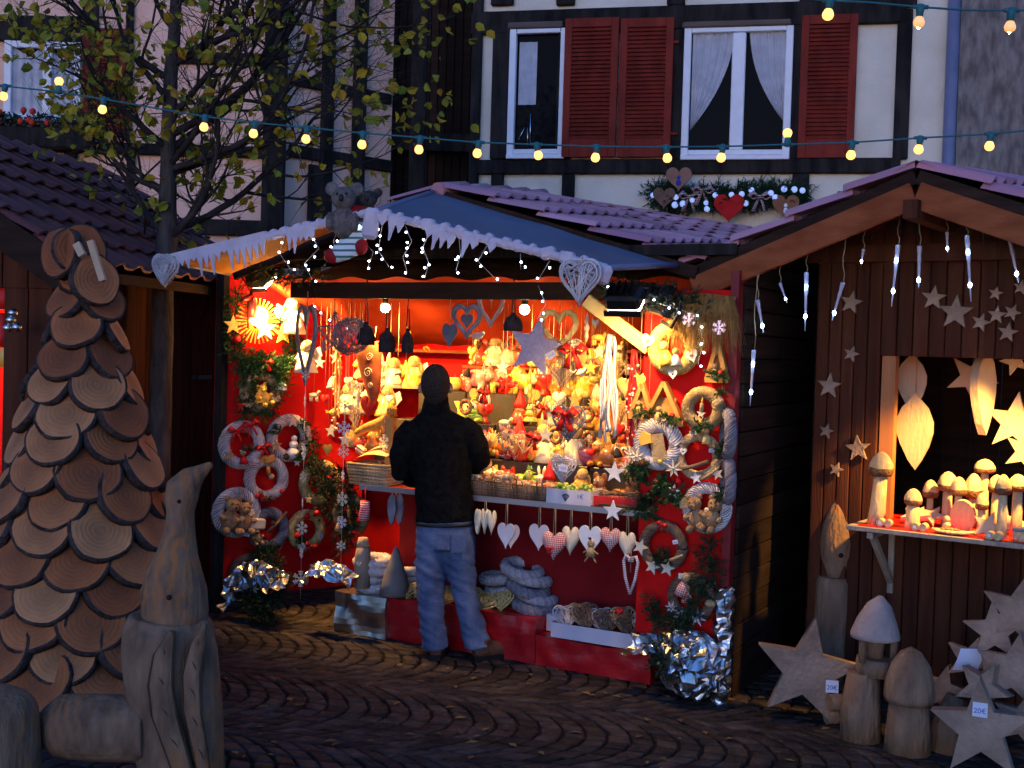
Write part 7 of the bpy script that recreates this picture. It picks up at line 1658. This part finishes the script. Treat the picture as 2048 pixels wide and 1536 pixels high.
fairy('tiny white lights in the red corner beside the left floodlight', [[bw(.72, .05, 2.25), bw(.76, .06, 2.1), bw(.85, .1, 2.0), bw(.95, .2, 1.95)]])
for i, (px, py) in enumerate(((1378, 640), (1438, 655))):
    r = thing('snowflake_light', ('small lit snowflake on the red panel right of the straw wreath', 'small lit snowflake before the straw fringe')[i], 'light ornament', MBo(px, py, -.2)); m = flake_mesh(.036); obj('snowflake', m, mat('lit_flake', (.8, .6, .7), None, 4, .5, emit=(1, .7, .8), estr=.25), r)
r = thing('plastic_cover', 'crumpled black plastic sheet hanging beside the right floodlight', 'plastic sheet', MBo(1318, 605, -.2)); m = MB(); m.grid(lambda u, v: ((u - .55) * .22, .05 * noise.noise((u * 5, v * 5, 2)) - .02, .09 - .17 * v * (.7 + .4 * u)), 18, 14, False); obj('sheet', m, K['black_plastic'], r); m = MB(); m.tube([(.02, 0, -.1), (.08, -.02, -.13), (.12, -.02, -.06), (.12, 0, .06)], .012, 8); obj('cable', m, K['black'], r)
# ---------------------------------------------------------------- right stall: carved wood, stars, icicle lights
WD = K['pale_wood']
WD2 = mat('carved_wood', (.44, .31, .16), (.60, .45, .26), 5, .8, .4, 40, stretch=(1.5, 1.5, .5), objrand=.1); add_grain(WD2, (.34, .17, .08), 9)
WEA = mat('outdoor_wood', (.12, .068, .04), (.31, .20, .125), 6, .85, .9, 26, lo=.28, hi=.68, detail=8, stretch=(1.5, 1.5, .5), objrand=.12); add_grain(WEA, (.26, .12, .055), 8)
STW = mat('star_wood', (.20, .125, .085), (.37, .25, .175), 7, .85, .6, 40, lo=.28, hi=.68, detail=8, objrand=.12)
def RMo(px, py, u, tilt=0, rz=0): s, z = rhit(px, py, u); return RM @ T(s, u, z) @ RZ(rz) @ RY(tilt)
def rlen(px, py, u, d): return d / F * hit(px, py, R0 + D2 * u, D2).y
WS = 'wooden stars on the front of the right stall'
for px, py, r_, lab, tl_ in ((1703, 605, 24, 'small wooden star under the roof at the left corner of the right stall', .2), (1868, 596, 26, 'wooden star under the gable, left of the large one', .1), (1912, 625, 36, 'largest wooden star under the gable of the right stall', .05), (1962, 645, 20, 'small star right of the largest gable star', .3), (1994, 630, 19, 'small star in the middle of the gable cluster', .1), (1992, 587, 15, 'tiny star above the gable cluster', .2), (2025, 625, 18, 'small star at the right of the gable cluster', .4), (2016, 665, 21, 'lowest star of the gable cluster', .15), (2042, 575, 16, 'star cut by the right picture edge under the gable', .2),
  (1703, 708, 17, 'small wooden star left of the shop opening, highest on the side', .3), (1659, 772, 26, 'wooden star on the left boards of the right stall, second from the top', .08), (1653, 862, 16, 'small wooden star halfway down the left boards', .25), (1716, 897, 27, 'largest wooden star on the left boards, beside the orange post', -.12), (1673, 939, 15, 'small wooden star just above the carved candle', .3)):
    m = MB(); m.prism(star_pts(rlen(px, py, -.03, r_)), .018); single('wooden_star', m, STW, lab, 'star', RMo(px, py, -.035, tl_), WS)
# leaf shapes hanging in the opening
def leaf_out(L, w): return [(w * a, L * b) for a, b in ((0, .5), (.12, .42), (.35, .30), (.5, .12), (.5, -.02), (.40, -.2), (.22, -.38), (.06, -.5), (-.14, -.38), (-.36, -.18), (-.5, 0), (-.5, .14), (-.36, .30), (-.14, .42))]
def carved_leaf(label, px, py, Lp, wp, u, rz=0, tilt=0, th=.022):
    r = thing('carved_leaf', label, 'carving', RMo(px, py, u, tilt, rz), 'carved wooden leaves in the opening'); L = rlen(px, py, u, Lp); w = rlen(px, py, u, wp); m = MB(); m.prism(leaf_out(L, w), th); obj('leaf', m, WD, r); m = MB(); m.tube([(0, 0, L * .5), (0, 0, L * .5 + .35)], .003, 5); obj('cord', m, K['rope'], r); return r
carved_leaf('upper carved wooden leaf hanging at the left of the opening, with a tiny tag', 1823, 765, 120, 58, .30, .15)
carved_leaf('lower carved wooden leaf hanging in front of the upper one', 1829, 862, 155, 72, .24, .1)
carved_leaf('carved wooden leaf hanging edge-on, brightly lit', 1966, 780, 180, 60, .26, R(68), 0, .05)
for px, py, r_, u, lab, tl_ in ((2030, 845, 62, .34, 'big flat wooden star hanging at the right of the opening', .1), (2052, 905, 45, .28, 'wooden star cut by the picture edge below the big one', .35), (1944, 755, 52, .5, 'jagged wooden star hanging under the top edge of the opening', .5), (2030, 722, 30, .3, 'wooden star mostly hidden by the top edge of the opening', .9)):
    m = MB(); m.prism(star_pts(rlen(px, py, u, r_)), .025); o = single('hanging_star', m, WD, lab, 'star', RMo(px, py, u, tl_), 'wooden stars hanging in the opening')
# mushrooms and carvings on the red counter
def mushroom_mesh(h, capr, caph, stem_b, stem_t, lean=0, ragged=.0, seed=0):
    m = MB(); zc = h - caph
    m.tube([(0, 0, 0), (lean * .3, 0, zc * .3), (lean, 0, zc + caph * .25)], [stem_b, (stem_b + stem_t) * .5, stem_t], 14)
    n = 16
    def cap(prof):
        c = MB(); vs = []
        for r_, z in prof:
            for k in range(n): a = 2 * math.pi * k / n; w = 1 + ragged * noise.noise((math.cos(a) * 2 + seed, math.sin(a) * 2, z * 20)); vs.append((lean + r_ * w * math.cos(a), r_ * w * math.sin(a), z + (.10 * caph * noise.noise((math.cos(a) * 1.7 + seed, math.sin(a) * 1.7, 4.2)) if capr * .9 < r_ < capr * .995 else 0)))
        c.add(vs, [(i * n + k, i * n + (k + 1) % n, (i + 1) * n + (k + 1) % n, (i + 1) * n + k) for i in range(len(prof) - 1) for k in range(n)], True); return c
    up = cap([(capr * .985, zc + caph * .30), (capr * .93, zc + caph * .46), (capr * .68, zc + caph * .76), (capr * .34, zc + caph * .94), (.002, zc + caph)])
    gill = cap([(stem_t * .8, zc + caph * .06), (capr * .80, zc - caph * .04), (capr * .97, zc + caph * .08), (capr * 1.0, zc + caph * .2), (capr * .985, zc + caph * .30)])
    return m, up, gill
BRK = mat('bark_rim', (.10, .045, .02), (.24, .12, .055), 18, .9, .8, 60)
MG = 'carved wooden mushrooms on the red counter'
def mush(label, px, ybase, ytop, capw, u, lean=0, grp=MG, M=None, mt=None, ragged=.1, bands=(.5, .35), two=None):
    mt = mt or WD2
    if M is None: s = rhit(px, ybase, u)[0]; M = RM @ T(s, u, CZ + .004)
    k = hit(px, ybase, R0 + D2 * u, D2).y / F; h = (ybase - ytop) * k; cr_ = capw / 2 * k
    r = thing('carved_mushroom', label, 'wooden mushroom', M @ RZ(gr.random() * 6), grp); a, b, g_ = mushroom_mesh(h, cr_, h * bands[1], cr_ * bands[0] * 1.25, cr_ * bands[0] * .85, lean, ragged, px); obj('stem', a, mt, r); c = obj('cap', b, mt, r); obj('bark_edge', g_, BRK, c); return r
mush('tall wooden mushroom with bark-edged cap at the left end of the red counter', 1752, 1055, 908, 48, -.30, .02, bands=(.62, .32))
mush('small squat mushroom second on the red counter, with log slices at its foot', 1824, 1065, 985, 36, -.30, bands=(.75, .4))
mush('slender mushroom with pointed cap behind the flat star', 1859, 1030, 943, 32, -.02, bands=(.42, .4))
mush('broad-capped mushroom left of the round slice', 1893, 1040, 930, 40, -.08, bands=(.5, .34))
mush('dark-gilled mushroom touching the round slice', 1915, 1042, 936, 34, -.16, bands=(.45, .34))
mush('yellow-lit mushroom behind the round slice', 1945, 1035, 928, 38, .02, bands=(.5, .45))
mush('highest mushroom with a wide flat cap at the back', 1966, 1035, 900, 42, .08, bands=(.42, .2))
mush('mushroom with a knot in its cap in front of the carved spire', 1990, 1050, 935, 34, -.1, bands=(.55, .3))
mush('slim blue-shadowed mushroom at the front with log slices', 2002, 1080, 950, 32, -.34, bands=(.6, .3))
mush('thick mushroom near the right picture edge', 2032, 1062, 936, 38, -.2, bands=(.55, .26))
mush('small mushroom stub behind the flat star at the front', 1962, 1060, 978, 26, -.22, bands=(.6, .4))
def on_counter(px, u): return RM @ T(rhit(px, 1060, u)[0], u, CZ + .004)
kk = lambda px, u: hit(px, 1050, R0 + D2 * u, D2).y / F
for px, u, lab in ((1770, -.36, 'left'), (1840, -.37, 'second'), (1990, -.40, 'front')):
    r = thing('log_slices', f"little cut log ends at the foot of the {'tall left' if lab == 'left' else 'squat second' if lab == 'second' else 'slim front'} mushroom", 'wood slices', on_counter(px, u), 'little log ends'); 
    for i, x in enumerate((-.022, .018)): m = MB(); m.tube([(x, -.02, .02), (x, .03, .022)], .02, 12); obj('log', m, WD2, r)
    tagcard(r, T(-.022, -.0215, .02), .016, .016, False)
m = MB(); k = kk(1925, -.2); m.tube([(0, -.014, .075), (0, .014, .08)], [(.062, .085), (.062, .085)], 24, side=(1, 0, 0)); r = thing('wood_slab', 'upright round slab of light wood with a tag, among the mushrooms', 'wood slab', on_counter(1925, -.2)); obj('slab', m, WD2, r); tagcard(r, T(-.02, -.016, .1), .014, .014, False)
m = MB(); [m.lathe([(.024 - .005 * i, .028 * i), (.027 - .005 * i, .012 + .028 * i), (.016 - .004 * i, .028 + .028 * i)], 14) for i in range(3)]; single('carved_fir', m, WD2, 'tiny turned fir tree in front of the round slab', 'wooden tree', on_counter(1893, -.32))
m = MB(); m.tube([(-.10, 0, .018), (-.07, 0, .012), (0, 0, .010), (.07, 0, .012), (.11, -.005, .022)], [(.012, .006), (.035, .010), (.045, .012), (.035, .010), (.012, .007)], 14, side=(0, 1, 0)); r = thing('wooden_dish', 'shallow carved leaf-shaped dish holding moss at the counter edge', 'dish', on_counter(1905, -.36)); obj('dish', m, WD2, r); m = MB(); [m.ball(((gr.random() - .5) * .1, (gr.random() - .5) * .04, .024), (.012, .01, .006), 6, 5) for _ in range(16)]; o = obj('filling', m, PAL['brown'], r); o['kind'] = 'stuff'
m = MB(); m.lathe([(.045, 0), (.03, .09), (.012, .16), (.002, .2)], 6); single('carved_spire', m, WD2, 'tall carved wooden spire behind the knotted mushroom', 'carving', on_counter(2003, .02))
for px, u, lab, rx in ((1862, -.12, 'flat wooden star lying among the left mushrooms', -60), (1975, -.32, 'wooden star propped up behind the slim front mushroom', -20), (1830, -.15, 'wooden star behind the squat second mushroom', -65), (2030, -.1, 'wooden star leaning at the right end of the counter', -25)):
    m = MB(); m.prism(star_pts(.082), .02); single('counter_star', m, WD, lab, 'star', on_counter(px, u) @ T(0, 0, .05) @ RX(R(rx)) @ RY(.3), 'wooden stars lying on the red counter')
m = MB(); m.lathe([(.03, 0), (.034, .01), (.034, .045), (.03, .05)], 16); r = thing('glass_jar', 'small jar with metal lid at the right end of the counter', 'jar', on_counter(2040, -.34)); obj('jar', m, WD2, r); m = MB(); m.lathe([(.036, .05), (.036, .062)], 16); obj('lid', m, K['zinc'], r)
# ---- ground pieces before the right stall
def gpos(px, py): g = G(px, py); return g
r = thing('carved_candle', 'tall carved wooden candle with flame-shaped top standing against the right stall', 'carving', T(*gpos(1662, 1372))); k = gpos(1662, 1372).y / F
m = MB(); m.tube([(-.02, 0, 0), (-.015, 0, .2), (0, 0, .45), (.0, 0, .60), (0, 0, .625)], [.108, .106, .105, .104, .09], 18); obj('log', m, WEA, r)
m = MB(); m.lathe([(.06, .61), (.07, .66), (.1, .75), (.105, .82), (.09, .92), (.055, 1.04), (.02, 1.11), (.004, 1.13)], 16); obj('flame', m, WEA, r, T(.01, 0, 0)); m = MB(); m.ball((.0, -.1, .76), .014, 8, 6); obj('knot', m, K['timber'], r)
def big_star(label, px, py, r_px, Y, tilt, rz, th, tg=None, group='big wooden stars on the ground'):
    p = P(px, py, Y); Ro = r_px / F * Y; m = MB(); m.prism(star_pts(Ro, Ro * .43), th)
    r = thing('wooden_star', label, 'star', T(*p) @ RZ(rz) @ RX(R(-8)) @ RY(tilt), group); obj('star', m, STW, r)
    if tg: c_ = tagcard(r, T(tg[0], -th / 2 - .002, tg[1]) @ RY(-tilt), .062, .062, False); obj('writing', text_mesh('20€', .032, T(0, -.0012, -.006) @ RX(R(90))), K['ink'], c_)
    return r
big_star('large thick wooden star with a 20 price tag in front of the carved candle', 1612, 1340, 106, 6.12, R(8), R(-12), .15, (.135, -.045))
big_star('large pale wooden star with a 20 price tag at the lower right', 1963, 1455, 100, 5.30, R(-4), R(-25), .14, (.0, .085))
for px, py, r_, Y, tl_, lab in ((2040, 1225, 76, 5.75, .15, 'wooden star at the top of the heap, cut by the picture edge'), (1990, 1262, 62, 5.8, -.1, 'wooden star upper left in the heap'), (1942, 1320, 52, 5.85, .3, 'wooden star with a pale paper slip in the heap'), (2030, 1340, 78, 5.62, .1, 'broad wooden star in the middle of the heap at the picture edge'), (1885, 1380, 55, 5.9, .2, 'wooden star at the left foot of the heap beside the big mushroom'), (1968, 1375, 55, 5.6, .45, 'wooden star right behind the tagged front star'), (2045, 1440, 60, 5.5, .2, 'wooden star at the right picture edge beside the tagged star'), (1990, 1350, 48, 5.72, .7, 'small wooden star tucked in the middle of the heap')):
    big_star(lab, px, py, r_, Y, tl_, R(-20 - 20 * gr.random()), .11)
m = MB(); q = P(1930, 1318, 5.74); m.grid(lambda u, v: ((u - .5) * .12 + .03 * v, -.02 * math.sin(v * 2), (v - .5) * .11), 6, 6); single('paper_slip', m, mat('blue_white_paper', (.6, .64, .75), None, 4, .8), 'blank pale blue paper slip fixed to the star heap', 'paper', T(*q))
def gmush(label, px, yb, yt, capw, parts, Yoff=0):
    g = gpos(px, yb); k = g.y / F; r = thing('carved_mushroom', label, 'wooden mushroom', T(*g), 'big carved mushrooms on the ground')
    return r, k, (yb - yt) * k
r, k, h = gmush('big rounded wooden mushroom in front of the right stall', 1814, 1503, 1290, 96, None)
m = MB(); m.tube([(0, 0, 0), (0, 0, .10), (0, 0, h * .6)], [.108, .102, .085], 18); obj('stem', m, WEA, r); m = MB(); m.lathe([(.06, h * .50), (.112, h * .48), (.118, h * .53), (.112, h * .68), (.09, h * .83), (.05, h * .95), (.004, h)], 20); obj('cap', m, WEA, r)
g = gpos(1722, 1478); r = thing('carved_mushroom', 'wooden mushroom house with pointed pale cap and open mouth, left of the rounded mushroom', 'wooden mushroom', T(*g), 'big carved mushrooms on the ground'); k = g.y / F
m = MB(); m.tube([(-.0, 0, 0), (-.01, 0, .15), (.0, 0, .33)], [.10, .095, .075], 16); obj('stem', m, WEA, r)
m = MB(); m.tube([(.045, 0, .32), (.05, 0, .40)], [.09, .085], 16); m.tube([(.05, .03, .39), (.05, .03, .52)], [.05, .06], 12); [m.tube([(.05 + x, -.055, .39), (.05 + x, -.05, .50)], .018, 8) for x in (-.075, .075)]; obj('face', m, WEA, r)
m = MB(); m.tube([(.05, 0, .50), (.05, 0, .515), (.055, 0, .58), (.065, 0, .66), (.07, 0, .705)], [.118, .12, .098, .06, .012], 14); obj('cap', m, mat('pale_cap', (.30, .22, .19), (.40, .31, .27), 7, .85, .5, 30), r)
for i, (px, py) in enumerate(((1672, 1450), (1678, 1402))):
    g = P(px, py, 5.95) if i else gpos(px, py); m = MB(); m.tube([(-.05, 0, .045), (.05, .02, .045)], .042, 14); single('log_piece', m, WEA, ('short log piece lying beside the mushroom house', 'short log piece stacked on the lower one beside the mushroom house')[i], 'log', T(g.x, g.y, 0 if not i else .088), 'short log pieces')
m = MB(); g = gpos(1890, 1500); m.tube([(0, 0, 0), (.01, 0, .12), (.05, 0, .26)], [.09, .085, .05], 12); single('root_piece', m, WEA, 'curved piece of wood between the big mushroom and the tagged star', 'carving', T(*g))
# ---- icicle lights under the gable
ICE = mat('icicle_plastic', (.55, .5, .6), (.7, .66, .75), 30, .2, trans=.3); ICL = glow('icicle_led', (.40, .72, 1.0), 22)
IG = 'icicle lights under the gable of the right stall'
ices = [(1515, 600, 1527, 665, .62, 'second icicle light from the left, short and tilted'), (1508, 700, 1500, 812, .62, 'long icicle light hanging lowest at the left on a curled cord'), (1560, 566, 1574, 606, .55, 'tiny tilted icicle light near the eave'), (1613, 545, 1610, 662, .5, 'long icicle light in front of the dark side boards'), (1686, 565, 1664, 641, .5, 'slanted icicle light at the corner of the right stall'), (1727, 498, 1722, 529, .45, 'tiny icicle light below the bargeboard'), (1796, 490, 1783, 613, .45, 'long slanted icicle light with two bright points'), (1839, 492, 1837, 577, .45, 'medium icicle light below the gable peak'), (1894, 464, 1895, 505, .42, 'tiny icicle light right below the gable peak'), (1934, 471, 1942, 603, .42, 'longest icicle light right of the gable peak'), (2019, 475, 2037, 566, .4, 'slanted icicle light near the right picture edge')]
for x0, y0, x1, y1, uu, lab in ices:
    s0_, z0_ = rhit(x0, y0, -uu); s1_, z1_ = rhit(x1, y1, -uu); a = V((s0_, -uu, z0_)); b = V((s1_, -uu, z1_)); r = thing('icicle_light', lab, 'icicle light', RM @ T(*a), IG); d = b - a
    m = MB(); n = 9; big = .0125 if (y1 - y0) > 60 else .0095
    m.tube([d * (i / n) for i in range(n + 1)], [big * (1 - .8 * i / n) * (1 + .12 * math.sin(i * 2.6)) for i in range(n + 1)], 8); obj('icicle', m, ICE, r)
    m = MB(); pts = (.25, .75) if (y1 - y0) > 95 else (.80,)
    for f in pts: m.ball(tuple(d * f), (.009, .009, .013) if (y1 - y0) > 60 else (.006, .006, .009), 8, 6)
    obj('led', m, ICL, r)
    ztop = apx.z + kr * (apx.y * 0) - abs(s0_ - apx.x) * pitch - .05; ztop = max(ztop, z0_ + .04); m = MB(); nn = 6
    m.tube([(.008 * math.sin(i * 1.7), .006 * math.cos(i * 2.1), (ztop - z0_) * i / nn) for i in range(nn + 1)], .0028, 5); obj('cord', m, K['rope'], r)
# ---- heart and bauble garland on the cream house
hg_ = lambda px, py, dy=-.12: HM @ T(hs(px, py)[0], dy, hs(px, py)[1])
pth = [(HM @ T(hs(x, y)[0], -.12, hs(x, y)[1])).translation for x, y in ((1308, 388), (1340, 400), (1400, 402), (1460, 398), (1520, 396), (1580, 392), (1612, 396))]
r = thing('fir_garland', 'fir garland with white baubles and ribbons on the cream house wall', 'garland', T(*pth[0])); m = MB(); needles(m, [p - pth[0] for p in pth], 330, .05, .15, gr, .004, 14); obj('needles', m, K['needle_dk'], r)
m = MB()
for x, y in ((1311, 397), (1356, 401), (1354, 416), (1370, 414), (1388, 407), (1415, 412), (1417, 424), (1433, 397), (1465, 396), (1485, 395), (1484, 406), (1493, 413), (1504, 387), (1542, 393), (1551, 402), (1568, 385), (1588, 386), (1604, 388)):
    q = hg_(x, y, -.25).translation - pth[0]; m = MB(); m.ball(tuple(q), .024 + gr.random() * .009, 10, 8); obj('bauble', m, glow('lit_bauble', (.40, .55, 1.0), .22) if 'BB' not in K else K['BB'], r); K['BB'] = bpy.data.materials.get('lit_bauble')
for x, y in ((1382, 400), (1408, 388), (1520, 400)):
    q = hg_(x, y, -.24).translation - pth[0]; bow(r, T(*q), 2.2, stripes((.22, .10, .08), (.6, .5, .5), 20))
m = MB(); cpts = [hg_(x, y, -.02).translation - pth[0] for x, y in ((1577, 322), (1580, 345), (1576, 372), (1572, 390))]; m.tube(cpts, .004, 5); obj('cable', m, K['white_wire'], r)
for px, py, w_, mt, lab in ((1362, 367, .25, mat('cookie', (.24, .12, .08), (.3, .16, .11), 12, .8), 'brown gingerbread heart above the fir garland on the house'), (1333, 404, .22, mat('cookie_dk', (.14, .08, .05), (.19, .11, .075), 12, .8), 'dull brown heart at the left end of the house garland'), (1460, 424, .29, mat('felt_red', (.42, .012, .012), (.5, .02, .02), 12, .9), 'large red felt heart in the middle of the house garland'), (1571, 422, .25, mat('cookie2', (.20, .085, .04), (.26, .12, .06), 12, .8), 'brown heart with a figure at the right end of the house garland')):
    r = thing('heart_ornament', lab, 'heart', hg_(px, py, -.26), 'hearts on the house garland'); m = MB(); m.prism(heart_pts(w_, w_ * .95), .03); obj('heart', m, mt, r)
    if 'red' not in lab and 'dull' not in lab: m = MB(); m.ball((0, -.02, .02), (.018, .008, .02), 8, 6); m.ball((0, -.02, -.03), (.024, .01, .03), 8, 6); obj('figure', m, K['white'] if 'figure' in lab else K['ink'], r)
# ---- things in the left stall
for i, (px, py, lab, col) in enumerate(((12, 585, 'red bottle-shaped ornament in the left stall', K['red']), (18, 700, 'yellow glowing ornament on the left stall counter', K['gold']), (6, 660, 'small red ornament at the left picture edge', K['red']))):
    p = P(px, py, 7.1); m = MB(); m.lathe([(.05, -.1), (.06, -.03), (.03, .05), (.02, .1)], 12); single('hanging_ornament', m, col, lab, 'ornament', T(*p), 'ornaments in the left stall')
p = P(22, 640, 6.75); m = MB(); [m.ball((x, y, z), .028, 10, 8) for x, y, z in ((0, 0, 0), (.03, .01, -.04), (-.02, .01, -.045), (.01, 0, .04))]; single('silver_baubles', m, K['foil'], 'cluster of silver baubles hanging in the left stall', 'baubles', T(*p))
# fallen leaves on the paving
m = MB(); 
for _ in range(70):
    x = 400 + gr.random() * 1300; y = 1330 + gr.random() * 200; g = G(x, y); M = T(g.x, g.y, .008) @ RZ(gr.random() * 6.3) @ RX((gr.random() - .5) * .4); s = .018 + gr.random() * .02; m.add([(-s, 0, 0), (0, -s * .5, .004), (s, 0, 0), (0, s * .5, .004)], [(0, 1, 2, 3)], False, M)
o = single('fallen_leaves', m, ramp_mat('dry_leaf', [(.16, .09, .03), (.22, .14, .04), (.09, .05, .02)], .7), 'scattered small dry leaves on the paving', 'leaves'); o['kind'] = 'stuff'
